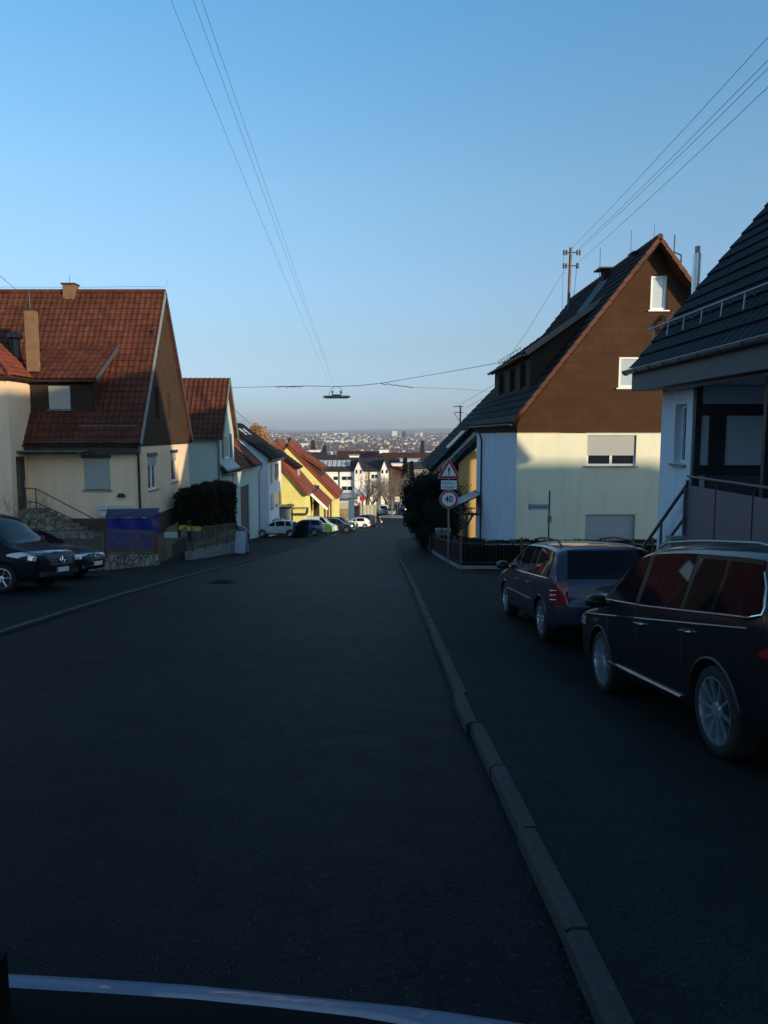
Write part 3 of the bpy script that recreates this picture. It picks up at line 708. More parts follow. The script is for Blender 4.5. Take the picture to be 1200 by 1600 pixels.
# glass entrance canopy at the street side of the cream house
e = empty('entrance_canopy', (0, 0, 0), 0, 'dark framed glass entrance canopy leaning on the white side wall beyond the 40 sign', 'canopy')
cx0, cx1, cy0, cy1 = 3.45, LX - .02, 35.0, 37.4
mb = MB()
cz = at(735, 770, 36).z
for y in (cy0, cy1): mb.beam((cx0, y, cz - .55), (cx1, y, cz), .06, .06); mb.beam((cx0 + .3, y, cz - .9), (cx1, y, cz - .9), .05, .05); mb.beam((cx0 + .02, y, cz - .57), (cx0 + .3, y, cz - .9), .05, .05)
for x, z in ((cx0, cz - .55), (cx1 - .05, cz), ((cx0 + cx1)/2, cz - .27)): mb.beam((x, cy0, z), (x, cy1, z), .05, .05)
mb.build('frame', M['dark'], e)
MB().quad((cx0, cy0, cz - .51), (cx1, cy0, cz + .04), (cx1, cy1, cz + .04), (cx0, cy1, cz - .51)).build('glass_sheet', mat('canopy_glass', (.03, .05, .08), .25, var=0, spec=.3), e)
MB().box(cx0 + .25, cy0 - .02, cz - 1.0, cx1, cy0 + .02, cz - .9).build('side_panel', mat('blue_panel', (.03, .06, .12), .3), e)

# ================================================================ LEFT SIDE: red roofed house with brown gable
LXG = -11.0; LY0, LY1 = 33.6, 41.7; LR = 37.7; ZR = 8.87; ZE = 1.45
e = L1 = empty('red_roofed_house', (0, 0, 0), 0, 'peach house with steep red tiled roof, brown gable and dark dormer behind the parked van', 'house')
wS = [('S', LY0, *sorted((at(131, 740, LY0).x, at(172, 740, LY0).x)), at(150, 766, LY0).z, at(150, 716, LY0).z)]
def yE(px, X): return X * F / (px - 600)
wE = [('E', LXG, yE(231, LXG), yE(245, LXG), -.75, .85), ('E', LXG, yE(267.5, LXG), yE(277, LXG), -.6, .9)]
o = prism_x([(LY0, -4.3), (LY1, -4.3), (LY1, ZE - .1), (LY0, ZE - .1)], -34, LXG).build('wall', M['render_peach'], e)
boolean(o, cuts(MB(), wS + wE), [M['render_peach']])
window(e, *wS[0], shutter=.97, mull=0, frame='copperish', sill='concrete', box='copperish', depth=.12)
for w_ in wE: window(e, *w_, shutter=.28, mull=1 if w_ is wE[0] else 0, frame='white', sill='concrete', box='copperish', depth=.12, fw=.11)
mb = MB(); mb.box(-34, LY0 - .03, -4.3, LXG + .03, LY0 - .003, -1.95); mb.box(LXG + .003, LY0 - .03, -4.3, LXG + .03, LY1, -1.95)
mb.build('plinth', M['plinth'], e)
rs = (ZR - ZE) / (LR - LY0 + .45)
hE = [('E', LXG + .02, yE(249, LXG), yE(254, LXG), 5.75, 6.85), ('E', LXG + .02, yE(244, LXG), yE(251, LXG), 2.65, 4.1), ('E', LXG + .02, yE(264.5, LXG), yE(269.5, LXG), 2.6, 3.9)]
up = prism_x([(LY0 - .1, ZE - .12), (LY1 + .1, ZE - .12), (LY1 + .1, ZE + .3), (LR, ZR - .15), (LY0 - .1, ZE + .3)], LXG - .5, LXG + .02)
o = up.build('brown_gable', M['brown_clad2'], e); boolean(o, cuts(MB(), hE), [M['brown_clad2']])
for w_ in hE: window(e, *w_, shutter=0, mull=0, frame='brown_plain', sill=None, glass='brown_plain', fw=.05)
ye0 = LY0 - .45
tiled('roof', (-34, ye0, ZE), (LXG + .12, ye0, ZE), (LXG + .12, LR, ZR), (-34, LR, ZR), 'tile_red', e, .27, .34, .035, .04)
tiled('roof', (LXG + .12, LY1 + .45, ZE), (-34, LY1 + .45, ZE), (-34, LR, ZR), (LXG + .12, LR, ZR), 'tile_red', e, .54, .68, .035, .04)
MB().tube([(-34, LR, ZR + .06), (LXG + .14, LR, ZR + .06)], .11, 10).build('ridge_tiles', M['tile_red'], e, smooth=True)
MB().beam((LXG + .15, ye0, ZE - .02), (LXG + .15, LR, ZR - .02), .05, .2).build('verge_board', mat('verge_grey', (.20, .20, .20), .6), e)
MB().beam((LXG + .15, LY1 + .45, ZE - .02), (LXG + .15, LR, ZR - .02), .05, .2).build('verge_board', M['copperish'], e)
MB().box(-33.9, ye0 + .02, ZE - .42, LXG + .02, LY0 - .11, ZE - .14).build('eaves_box', M['copperish'], e)
gutter('gutter', (-34, ye0 - .08, ZE - .05), (LXG + .1, ye0 - .08, ZE - .05), 'copperish', e, .075)
pipe('downpipe', [(LXG - .12, ye0 - .05, ZE - .12), (LXG - .12, LY0 - .08, ZE - .5), (LXG - .12, LY0 - .08, -3.0)], .05, 'copperish', e)
mb = MB(); p = (LXG - 2.75, ye0 + .42, ZE + .42 * rs + .12)
mb.tube([p, (LXG - .2, p[1], p[2])], .018, 6)
for k in range(22): x = p[0] + k * .118; mb.tube([(x, p[1], p[2] - .13), (x, p[1], p[2] + .05)], .010, 4)
mb.build('snow_guard', M['zinc'], e)
# dormer
dy = 34.0; dx0, dx1 = -16.08, -13.2; dzt = 4.33
yt = 36.1; zt = 6.15
wd = ('S', dy, at(76, 620, dy).x, at(110, 620, dy).x, at(90, 640, dy).z, at(90, 603, dy).z)
o = prism_x([(dy, 2.5), (yt, 5.2), (yt, zt - .1), (dy, dzt)], dx0, dx1).build('dormer', M['brown_plain'], e)
boolean(o, cuts(MB(), [wd]), [M['brown_plain']])
window(o, *wd, shutter=.98, mull=0, frame='copperish', sill='zinc', depth=.08)
tiled('dormer_roof', (dx0 - .1, dy - .35, dzt), (dx1 + .25, dy - .35, dzt), (dx1 + .55, yt + .15, zt + .1), (dx0 - .1, yt + .15, zt + .1), 'tile_red', o, .27, .34, .03, .04)
MB().beam((dx1 + .28, dy - .35, dzt), (dx1 + .58, yt + .15, zt + .1), .05, .16).build('verge_board', M['zinc'], o)
gutter('gutter', (dx0 - .1, dy - .42, dzt - .06), (dx1 + .3, dy - .42, dzt - .06), 'copperish', o, .065)
pipe('downpipe', [(dx1 + .2, dy - .38, dzt - .1), (dx1 + .12, dy - .1, dzt - .5), (dx1 + .12, dy - .1, 2.95)], .04, 'copperish', o)
# wing with hipped orange roof at the picture's left edge
wxx = -16.12; wy = 32.0
dd = ('E', wxx, 32.42, 33.35, -1.6, .9)
o = MB().box(-26, wy, -4.3, wxx, LY0 + .5, 4.3).build('wing', M['render_peach'], e)
boolean(o, cuts(MB(), [dd]), [M['render_peach']])
d_ = MB().box(wxx - .14, 32.42, -1.6, wxx - .08, 33.35, .9).build('front_door', M['dark'], e)
MB().box(wxx - .085, 32.6, -.9, wxx - .075, 32.95, .7).build('pane', M['glass'], d_)
MB().tube([(wxx - .05, 33.2, -.5), (wxx - .05, 33.2, -.2)], .015, 6).build('handle', M['steel'], d_)
tiled('wing_roof', (-26, wy - .3, 4.35), (wxx + .3, wy - .3, 4.35), (-18.7, wy + 2.2, 6.9), (-26, wy + 2.2, 6.9), 'tile_orange', e, .27, .34, .035, .04)
A, B, C_, D = (wxx + .3, wy - .3, 4.35), (wxx + .3, wy + 2.1, 4.35), (-18.5, wy + 2.4, 6.9), (-18.7, wy + 2.2, 6.9)
tiled('wing_roof', A, B, C_, D, 'tile_orange', e, .27, .34, .035, .04)
MB().tube([(wxx + .3, wy - .3, 4.44), (-18.7, wy + 2.2, 6.98)], .11, 8).build('hip_tiles', M['tile_orange'], e, smooth=True)
gutter('gutter', (-26, wy - .38, 4.3), (wxx + .36, wy - .38, 4.3), 'copperish', e, .07); gutter('gutter', (wxx + .38, wy - .38, 4.3), (wxx + .38, wy + 1.8, 4.3), 'copperish', e, .07)
# chimneys
c1 = MB().box(-16.12, 33.85, 4.7, -15.68, 34.25, 7.40).build('chimney', M['brown_clad'], e); c1.data.materials[0] = mat('chimney_buff', (.17, .095, .052), .85, var=.2)
MB().box(-16.16, 33.80, 7.403, -15.64, 34.30, 7.47).build('chimney_cap', M['copperish'], c1)
pipe('flue_pipe', [(-15.93, 34.05, 7.45), (-15.93, 34.05, 8.2)], .035, 'dark', c1)
c2 = MB().box(-15.87, 37.45, 8.4, -15.28, 37.95, 9.22).build('chimney', MATS['chimney_buff'], e)
MB().box(-15.93, 37.38, 9.223, -15.22, 38.02, 9.29).build('chimney_cap', M['copperish'], c2)
MB().tube([(-15.6, 37.7, 9.25), (-15.6, 37.7, 9.7)], .012, 5).build('lightning_rod', M['dark'], c2)
MB().tube([(-34, LR, ZR + .28), (-15, LR, ZR + .26), (LXG - .1, LR, ZR + .3), (LXG + .15, LR, ZR + .24), (LXG + .25, LR, ZR + .65)], .008, 4).build('lightning_wire', M['zinc'], e)
v = MB().lathe((-17.3, 35.3, 6.2), [(.22, -.8), (.22, .1), (.36, .15), (.33, .3), (.1, .45)], 12).build('roof_vent', M['dark'], e, smooth=True)
# canopy over the entrance
mb = MB().box(-16.3, 32.45, 1.10, -13.2, LY0 - .05, 1.16)
for x in (-16.0, -14.6, -13.4): mb.beam((x, 32.5, 1.06), (x, LY0 - .03, 1.06), .05, .06)
mb.build('canopy', mat('canopy_grey', (.10, .115, .10), .35), e)
pipe('canopy_rod', [(-13.3, LY0 - .06, 1.15), (-11.9, LY0 - .06, 1.05)], .015, 'dark', e)
MB().lathe((at(190, 774, LY0).x, LY0 - .05, at(190, 775, LY0).z), [(.17, -.04), (.19, .0), (.12, .12)], 14, 'z').build('wall_lamp', M['black'], e)
# entrance stairs with railing
mb = MB()
for k in range(7): mb.box(-15.2 + k * .33, 32.35, -3.6, -14.87 + k * .33, 33.5, -1.62 - k * .17)
mb.box(-16.4, 32.35, -3.6, -15.2, 33.5, -1.45)
mb.build('steps', M['stone'], e)
mb = MB()
for y in (32.38,):
    a = Vector((-16.2, y, -.45)); b = Vector((-15.3, y, -.5)); c = Vector((-12.75, y, -1.85)); c2_ = Vector((-12.6, y, -2.1)); c3_ = Vector((-12.85, y, -2.25)); dpt = Vector((-15.3, y, -1.1))
    mb.tube([a, b, c, c2_, c3_, dpt, (-16.2, y, -1.05)], .025, 8)
    for q in (a, b, c): mb.tube([q, q - Vector((0, 0, 1.3))], .022, 6)
mb.build('stair_rail', M['copperish'], e, smooth=True)
# letter boxes on the wall, above the blue cover
p = at(157, 788, LY0); q = at(205, 801, LY0); g_ = 'letter boxes on the peach wall'
n = 3
for k in range(n):
    a = p.x + (q.x - p.x) * k / n; b = p.x + (q.x - p.x) * (k + 1) / n - .03
    le = empty('letter_box', ((a + b) / 2, LY0 - .13, q.z - .1), 0, 'white wall letter box, %s of the three in a row above the blue cover' % ('leftmost', 'middle one', 'rightmost')[k], 'letter box', g_)
    wv = (b - a) / 2
    MB().box(-wv, -.1, -.05, wv, .1, .42).build('case', mat('pale_sheet', (.50, .56, .54), .5), le)
    MB().box(-wv + .04, -.105, .22, wv - .04, -.1, .25).build('slot', M['dark'], le)

# garden terrace in front of the red roofed house
pA = gp(163, 893); pB = gp(250, 884); pC = gp(300, 876); pD = gp(386, 862)
gt = MB().prism([(-34, 25.5, -3.9), (pA.x + .25, pA.y + .3, -3.9), (pB.x - .35, pB.y + .2, -3.9), (pB.x - .5, 33, -3.9), (-34, 33, -3.9)], (0, 0, 1.2))
tag(gt.build('garden', M['grass']), kind='structure')
MB_ = MB().prism([(LXG + .1, 33.2, -5.5), (pB.x - .5, 33.2, -5.5), (pD.x - .35, pD.y, -5.5), (LXG + .1, pD.y, -5.5)], (0, 0, 2.1))
tag(MB_.build('garden', M['earth']), kind='structure')
def swall(name, label, a, b, h0, h1, th, m, cat='stone wall', seg=12, jit=.02, seed=1):
    rnd = random.Random(seed); a, b = Vector(a), Vector(b); d = (b - a); d.z = 0; L = d.length; d.normalize(); s = Vector((-d.y, d.x, 0)); mb = MB()
    n = max(1, int(L / .45)); V = []
    for i in range(n + 1):
        t = i / n; p = a.lerp(b, t); zb = zg(p.y) - .3; zt_ = h0 + (h1 - h0) * t + rnd.uniform(-jit, jit)
        off = rnd.uniform(-jit, jit)
        for (o_, z) in ((off, zb), (off + rnd.uniform(-jit, jit), (zb + zt_) / 2), (off, zt_), (off + th, zt_), (off + th, zb)): V.append((p.x + s.x * o_, p.y + s.y * o_, z))
    F_ = [(i*5+k, i*5+(k+1)%5, (i+1)*5+(k+1)%5, (i+1)*5+k) for i in range(n) for k in range(5)] + [tuple(range(5)), tuple(range(n*5, n*5+5))[::-1]]
    return tag(mb.add(V, F_).build(name, M[m]), label, cat)
W0 = at(165, 868, pA.y).z; W3 = at(246, 866, pB.y).z
swall('stone_wall', 'low rubble stone wall with pale angular stones below the wire mesh fence', (pA.x - 3.0, pA.y - .8, 0), (pA.x, pA.y, 0), W0, W0, .3, 'stone')
swall('stone_wall', 'curved end of the rubble stone wall beside the red gate post', (pA.x, pA.y, 0), (pB.x, pB.y, 0), W0, W3, .3, 'stone', seed=2)
swall('retaining_wall', 'low rough concrete retaining wall stepping downhill under the dark hedge', (pC.x, pC.y, 0), (pD.x, pD.y, 0), at(310, 862, pC.y).z, at(385, 843, pD.y).z, .3, 'concrete', seed=3)

# wire mesh fence panels with posts
def mesh_panel(parent, a, b, z0a, z0b, h, name='mesh_panel', cell=.05, frame=.022, m='fence_tan', wire=.0035):
    """framed wire mesh between ground points a and b"""
    a, b = Vector(a), Vector(b); mb = MB()
    A0 = Vector((a.x, a.y, z0a)); B0 = Vector((b.x, b.y, z0b)); A1 = A0 + Vector((0, 0, h)); B1 = B0 + Vector((0, 0, h))
    for p, q in ((A0, B0), (A1, B1), (A0, A1), (B0, B1)): mb.beam(p, q, frame, frame)
    L = (B0 - A0).length; n = int(L / cell)
    for i in range(1, n): t = i / n; mb.beam(A0.lerp(B0, t), A1.lerp(B1, t), wire, wire)
    k = int(h / cell)
    for i in range(1, k): t = i / k; mb.beam(A0.lerp(A1, t), B0.lerp(B1, t), wire, wire)
    return mb.build(name, M[m], parent)
M['fence_tan'] = mat('fence_tan', (.20, .15, .10), .7, var=.2)
M['fence_rust'] = mat('fence_rust', (.10, .05, .035), .8, var=.3)
e = empty('wire_fence', (0, 0, 0), 0, 'wire mesh fence panels with tan frames standing on the low stone wall', 'fence')
P0 = Vector((pA.x - 2.6, pA.y - .55, 0)); P1 = Vector((pA.x + .05, pA.y + .12, 0)); P2 = Vector((pA.x * .42 + pB.x * .58, pA.y*.42 + pB.y*.58 + .12, 0)); P3 = Vector((pB.x - .12, pB.y + .1, 0))
zt = at(200, 832, pA.y).z; hb = zt + 2.38
W2_ = (W0 + W3) / 2
for a, b, za, zb2 in ((P0, P1, W0, W0), (P1, P2, W0, W2_), (P2, P3, W2_, W3)): mesh_panel(e, a.lerp(b, .03), a.lerp(b, .97), za + .03, zb2 + .03, .74, wire=.005, cell=.055)
for p, z_ in ((P0, W0), (P1, W0), (P2, W2_), (P3, W3)): MB().box(p.x - .03, p.y - .03, z_ - .1, p.x + .03, p.y + .03, z_ + .86).build('post', M['fence_rust'], e)
MB().tube([P0 + Vector((0, 0, W0 + .84)), P1 + Vector((0, 0, W0 + .84)), P3 + Vector((0, 0, W3 + .84))], .02, 6).build('top_rail', M['copperish'], e)
e = empty('garden_gate', (0, 0, 0), 0, 'double garden gate of tan wire mesh between the red post and a dark post', 'gate')
gA = gp(244, 884); gB = gp(262, 881); gC = gp(278, 874)
rise = lambda px, py, y: at(px, py, y).z
ph = MB().box(gA.x - .05, gA.y - .05, zg(gA.y) - .1, gA.x + .05, gA.y + .05, rise(238, 834, gA.y)).build('gate_post', mat('red_paint', (.18, .02, .02), .6), e)
mesh_panel(e, gA.lerp(gB, .06), gB, zg(gA.y) + .15, zg(gB.y) + .2, rise(245, 838, gA.y) - zg(gA.y) - .1, 'gate_leaf', wire=.006, cell=.07)
mesh_panel(e, gB.lerp(gC, .03), gC, zg(gB.y) + .2, zg(gC.y) + .38, rise(262, 828, gB.y) - zg(gB.y) - .15, 'gate_leaf', wire=.006, cell=.07)
MB().box(gC.x - .06, gC.y - .05, zg(gC.y) - .1, gC.x + .06, gC.y + .05, rise(280, 816, gC.y)).build('gate_post', M['copperish'], e)
MB().box(gA.x + .25, gA.y + .3, rise(250, 842, gA.y), gA.x + .75, gA.y + .33, rise(250, 833, gA.y) ).build('name_plate', M['shutter'], e)
e = empty('garden_gate', (0, 0, 0), 0, 'single narrow mesh gate leaf beside the yellow lidded bin', 'gate')
gD = gp(284, 873); gE = gp(295, 868)
mesh_panel(e, gD, gE, zg(gD.y) + .2, zg(gE.y) + .4, rise(290, 820, gE.y) - zg(gE.y) - .4, 'gate_leaf', wire=.006, cell=.07)
MB().box(gE.x + .02, gE.y - .05, zg(gE.y) - .1, gE.x + .14, gE.y + .05, rise(296, 813, gE.y)).build('gate_post', M['copperish'], e)
e = empty('wire_fence', (0, 0, 0), 0, 'wire mesh fence running downhill in front of the dark hedge', 'fence')
q0 = Vector((pC.x, pC.y, 0)); q1 = Vector((pD.x, pD.y, 0)); z0 = at(310, 862, pC.y).z; z1 = at(385, 843, pD.y).z
for k in range(4):
    a = q0.lerp(q1, k * .19 + .01); b = q0.lerp(q1, (k + 1) * .19 - .005); za = z0 + (z1 - z0) * k * .19 + .05; zb = z0 + (z1 - z0) * (k + 1) * .19 + .05
    mesh_panel(e, a, b, za, zb, .95, wire=.006, cell=.07)
    MB().box(a.x - .03, a.y - .03, za - .1, a.x + .03, a.y + .03, za + 1.0).build('post', M['fence_rust'], e)

# blue cover over garden furniture
p = at(155, 800, 28.6); q = at(237, 800, 28.6)
ztp = at(190, 800, 28.6).z
e = empty('covered_box', (0, 0, 0), 0, 'blue tarpaulin cover over a big garden box behind the mesh fence', 'garden box')
rnd = random.Random(3); nx_, nz_ = 14, 8
def cov(x, y, z): return (x + .02 * sin(z * 9 + y * 3), y + .02 * sin(x * 7 + z * 4), z + .012 * sin(x * 9))
V = []; mb = MB()
x0, x1, yy0, yy1 = p.x, q.x, 28.6, 29.5
def sheet(f, n, m_):
    mb.grid([cov(*f(i / n, j / m_)) for j in range(m_ + 1) for i in range(n + 1)], n + 1, m_ + 1)
sheet(lambda u, v: (x0 + .28 + (x1 - x0 - .3) * u, yy0, -2.55 + (ztp - .22 + 2.55) * v), 14, 8)
sheet(lambda u, v: (x0 + .28 * (1 - u) + 0 * v, yy0 + (yy1 - yy0) * u, -2.55 + (ztp - .12 + .06*u + 2.55) * v), 6, 8)
sheet(lambda u, v: (x1, yy0 + (yy1 - yy0) * u, -2.55 + (ztp - .22 + .2*u + 2.55) * v), 6, 8)
mb.build('cover', mat('blue_tarp', (.003, .006, .16), .45, var=.15, vs=6, bump=.3, bs=14), e, smooth=True, angle=60)
mb = MB(); mb.prism([(x0 + .25, yy0 - .03, ztp - .2), (x1 + .03, yy0 - .03, ztp - .2), (x1 + .03, yy1, ztp + .02), (x0 - .02, yy1, ztp - .03)], (0, 0, .05))
mb.build('lid', mat('blue_lid', (.03, .045, .10), .35, var=.1), e)
# wheelie bins with yellow lids behind the gate
for k, (px, py, c, lab) in enumerate(((288, 826, (.015, .015, .02), 'dark wheelie bin with yellow lid just left of the gate post'), (303, 828, (.01, .02, .10), 'blue wheelie bin with yellow lid right of the gate post'))):
    b = at(px, py, 36.2); zb_ = -3.5
    e = empty('wheelie_bin', (b.x, b.y, zb_), 0, lab, 'bin', 'wheelie bins by the gate'); h = b.z - zb_
    mb = MB().prism([(-.24, -.26, 0), (.24, -.26, 0), (.24, .26, 0), (-.24, .26, 0)], (0, 0, .01))
    V = [(-.22, -.24, 0.02), (.22, -.24, .02), (.22, .24, .02), (-.22, .24, .02), (-.28, -.32, h), (.28, -.32, h), (.28, .32, h), (-.28, .32, h)]
    mb = MB().add(V, [(0,3,2,1), (4,5,6,7), (0,1,5,4), (1,2,6,5), (2,3,7,6), (3,0,4,7)]); mb.build('tub', mat('bin_%d' % k, c, .5), e)
    MB().add([(-.31, -.36, h), (.31, -.36, h), (.31, .35, h), (-.31, .35, h), (-.27, -.30, h + .07), (.27, -.30, h + .07), (.25, .30, h + .14), (-.25, .30, h + .14)], [(0,3,2,1), (4,5,6,7), (0,1,5,4), (1,2,6,5), (2,3,7,6), (3,0,4,7)]).build('lid', mat('bin_yellow', (.42, .42, .02), .5), e)
    MB().lathe((-.22, .3, .1), [(.1, 0), (.1, .06)], 12, 'x').build('wheel', M['black'], e); MB().lathe((.16, .3, .1), [(.1, 0), (.1, .06)], 12, 'x').build('wheel', M['black'], e)

# ---- pale green house
e = L2 = empty('green_house', (0, 0, 0), 0, 'tall narrow pale green house with dark red roof and teal shutters', 'house')
GX = -12.0; gy0, gy1 = 54.3, 59.3; gm = (gy0 + gy1) / 2; gzr = 6.05; gze = 2.1
hE = [('E', GX, yE(352, GX), yE(358.5, GX), .05, 1.75)]
o = wall_part('wall', prism_x([(gy0, -7.5), (gy1, -7.5), (gy1, gze), (gm, gzr - .15), (gy0, gze)], -26, GX), 'render_green', e, hE)
window(e, *hE[0], shutter=0, mull=1, frame='white', sill='white', depth=.1)
teal = mat('teal_shutter', (.06, .13, .14), .6)
for y in (yE(350, GX) - .15, yE(359.5, GX) + .55):
    mb = MB().box(GX + .003, y - .45, -.0, GX + .05, y + .15, 1.85)
    for k in range(12): mb.box(GX + .05, y - .40, .08 + k * .145, GX + .065, y + .10, .17 + k * .145)
    mb.build('window_shutter', teal, e)
MB().box(GX + .003, gm - .25, 3.3, GX + .04, gm + .05, 3.9).build('gable_vent', teal, e)
ss = (gzr - gze) / (gm - gy0)
tiled('roof', (-26, gy0 - .35, gze - .35*ss), (GX + .3, gy0 - .35, gze - .35*ss), (GX + .3, gm, gzr), (-26, gm, gzr), 'tile_red', e, .36, .4, .07, .04)
tiled('roof', (GX + .3, gy1 + .35, gze - .35*ss), (-26, gy1 + .35, gze - .35*ss), (-26, gm, gzr), (GX + .3, gm, gzr), 'tile_red', e, .5, .6, .05, .04)
for ya, sg in ((gy0 - .35, 1), (gy1 + .35, -1)): MB().beam((GX + .32, ya, gze - .35*ss), (GX + .32, gm, gzr), .06, .22).build('barge_board', mat('barge_green', (.13, .16, .13), .6), e)
gutter('gutter', (-26, gy0 - .43, gze - .35*ss - .05), (GX + .3, gy0 - .43, gze - .35*ss - .05), 'zinc', e, .09)
pipe('downpipe', [(GX - .15, gy0 - .4, gze - .55), (GX - .1, gy0 - .08, gze - 1.2), (GX - .1, gy0 - .08, -7)], .05, 'zinc', e)
MB().add([(GX + .01, gy0 - .05, -.3), (GX + .01, 59.2, -.3), (GX + .5, 59.2, -.75), (GX + .5, gy0 - .05, -.75), (GX + .01, gy0 - .05, -.9), (GX + .01, 59.2, -.9), (GX + .5, 59.2, -.9), (GX + .5, gy0 - .05, -.9)],
         [(0,1,2,3), (4,5,6,7), (0,3,7,4), (1,2,6,5), (3,2,6,7)]).build('lean_to_roof', M['zinc'], e)
# ---- annex with garage
e = empty('garage_annex', (0, 0, 0), 0, 'low pale green annex with tall dark garage door and dark brick red roof', 'annex')
AX_ = -11.92; ay0, ay1 = 54.6, 69.6
hE = [('E', AX_, yE(376.5, AX_), yE(390.5, AX_), -7.3, at(383, 766, 55).z - .5), ('E', AX_, yE(352, AX_), yE(372, AX_), at(360, 768, 51).z - .1, -1.15)]
hE[1] = ('E', AX_, 55.4, 58.6, -3.2, -1.3)
hE[0] = ('E', AX_, 61.2, 65.2, -7.4, -2.55)
wall_part('wall', MB().box(AX_ - 5, ay0, -8.5, AX_, ay1, -.95), 'render_green', e, hE)
window(e, *hE[1], shutter=0, mull=3, frame='white', sill=None)
MB().box(AX_ - .16, 61.2, -7.4, AX_ - .12, 65.2, -2.55).build('garage_door', mat('dark_door', (.03, .028, .03), .6), e)
ry, rz = AX_ - 2.9, 2.25
tiled('roof', (AX_ + .42, 59.4, -1.0), (AX_ + .42, ay1 + .3, -1.0), (ry, ay1 + .3, rz), (ry, 59.4, rz), 'tile_brown', e, .4, .4, .04, .04)
tiled('sunlit_strip', (AX_ + .43, ay1 - 3.6, -.96), (AX_ + .43, ay1 - .6, -.96), (ry, ay1 - 1.4, rz + .05), (ry, ay1 - 5.4, rz + .05), 'tile_orange', e, .4, .4, .04, .04, .03)  # band of sunlight on the roof, painted in as brighter orange tiles
tiled('roof', (AX_ + .42, gy0 - .2, -1.0), (AX_ + .42, 59.4, -1.0), (AX_ - .0, 59.4, -.55), (AX_ - .0, gy0 - .2, -.55), 'tile_brown', e, .4, .4, .03, .04)
wall_part('gable_wall', prism_y([(AX_, -1.1), (ry, -1.1), (ry, rz - .2)], ay1 - .3, ay1 - .05), 'render_green', e)
gutter('gutter', (AX_ + .5, gy0 - .2, -1.05), (AX_ + .5, ay1 + .4, -1.05), 'dark', e, .08, False)
pipe('downpipe', [(AX_ + .45, ay1 + .3, -1.1), (AX_ + .1, ay1 + .2, -1.8), (AX_ + .1, ay1 + .2, -7.9)], .05, 'zinc', e)
# ---- white house
e = empty('white_block_house', (0, 0, 0), 0, 'white two storey house with dark roof and skylights between annex and yellow house', 'house')
hx = -11.3; hy0, hy1 = 72.2, 81.2
hs = [('S', hy0, -12.35, -11.75, -2.9, -1.5)]
hE = [('E', hx, 73.2, 75.2, -3.3, -1.2), ('E', hx, 76.6, 80.4, -3.3, -1.2), ('E', hx, 73.2, 75.2, -6.0, -4.2), ('E', hx, 76.6, 80.4, -6.0, -4.2)]
wall_part('wall', prism_y([(-20, -9.5), (hx, -9.5), (hx, -.45), (-15.65, 2.6), (-20, -.45)], hy0, hy1), 'render_white', e, hE)
for h in hE: window(e, *h, shutter=0, frame='white', sill='white', depth=.12)
tiled('roof', (hx + .45, hy0 - .4, -.62), (hx + .45, hy1 + .4, -.62), (-15.65, hy1 + .4, 2.95), (-15.65, hy0 - .4, 2.95), 'tile_brown', e, .45, .45, .03, .05)
tiled('roof', (-19.9, hy1 + .4, -.62), (-19.9, hy0 - .4, -.62), (-15.65, hy0 - .4, 2.95), (-15.65, hy1 + .4, 2.95), 'tile_brown', e, .45, .45, .03, .05)
for k in range(2):
    a = Vector((-13.7, 75.6 + k * 2.2, 1.42)); fr = MB().beam(a, a + Vector((-1.1, 0, .93)), .95, .12, (0, 0, 1)).build('skylight', M['zinc'], e)
    MB().beam(a + Vector((-.1, 0, .17)), a + Vector((-1.0, 0, .93)), .8, .05, (0, 0, 1)).build('pane', M['glass_sky'], fr)
gutter('gutter', (hx + .52, hy0 - .4, -.68), (hx + .52, hy1 + .4, -.68), 'copperish', e, .12, False)
MB().box(hx, hy0 - .3, -.95, hx + .4, hy1 + .3, -.75).build('eaves_box', mat('eaves_wood', (.14, .09, .05), .7), e)
MB().box(hx + .003, 74.2, -7.0, hx + 1.0, 76.0, -6.85).build('door_canopy', M['zinc'], e)
# ---- yellow house with two gables' worth of red roof
e = empty('yellow_house', (0, 0, 0), 0, 'yellow house with red tiled roof, triangular dormer and white framed ground floor window', 'house')
yx = -8.87; y0, y1 = 82.3, 91.5
ey = -4.85; syl = 1.19; rxx = -13.2; ryz = ey + (yx + .25 - rxx) * syl
hs = [('S', y0, at(447, 780, y0).x, at(456, 780, y0).x, -7.9, -5.9)]
wall_part('wall', prism_y([(-17.5, -10.5), (yx, -10.5), (yx, ey + .1), (rxx, ryz - .2), (-17.5, ey + .1)], y0, y1), 'render_yellow', e, hs)
window(e, *hs[0], shutter=0, mull=0, frame='white', sill='white')
tiled('roof', (yx + .35, y0 - .45, ey - .1), (yx + .35, y1 + .4, ey - .1), (rxx, y1 + .4, ryz), (rxx, y0 - .45, ryz), 'tile_orange', e, .45, .45, .02, .04, .2)
tiled('roof', (2*rxx - yx - .35, y1 + .4, ey - .1), (2*rxx - yx - .35, y0 - .45, ey - .1), (rxx, y0 - .45, ryz), (rxx, y1 + .4, ryz), 'tile_orange', e, .45, .45, .02, .04, .2)
# triangular dormer
do = prism_y([(-11.2, -2.3), (-9.9, -3.2), (-9.9, -1.95), (-12.2, -.4)], 84.2, 87.4).build('dormer', mat('dormer_wood', (.22, .07, .035), .7), e)
tiled('dormer_roof', (-9.6, 83.8, -2.05), (-9.6, 87.8, -2.05), (-12.5, 87.8, .05), (-12.5, 83.8, .05), 'tile_brown', do, .45, .45, .02, .04, .15)
MB().box(-9.899, 84.9, -2.9, -9.86, 86.7, -2.1).build('pane', M['glass_sky'], do)
gutter('gutter', (yx + .42, y0 - .45, ey - .15), (yx + .42, y1 + .4, ey - .15), 'copperish', e, .08, False)
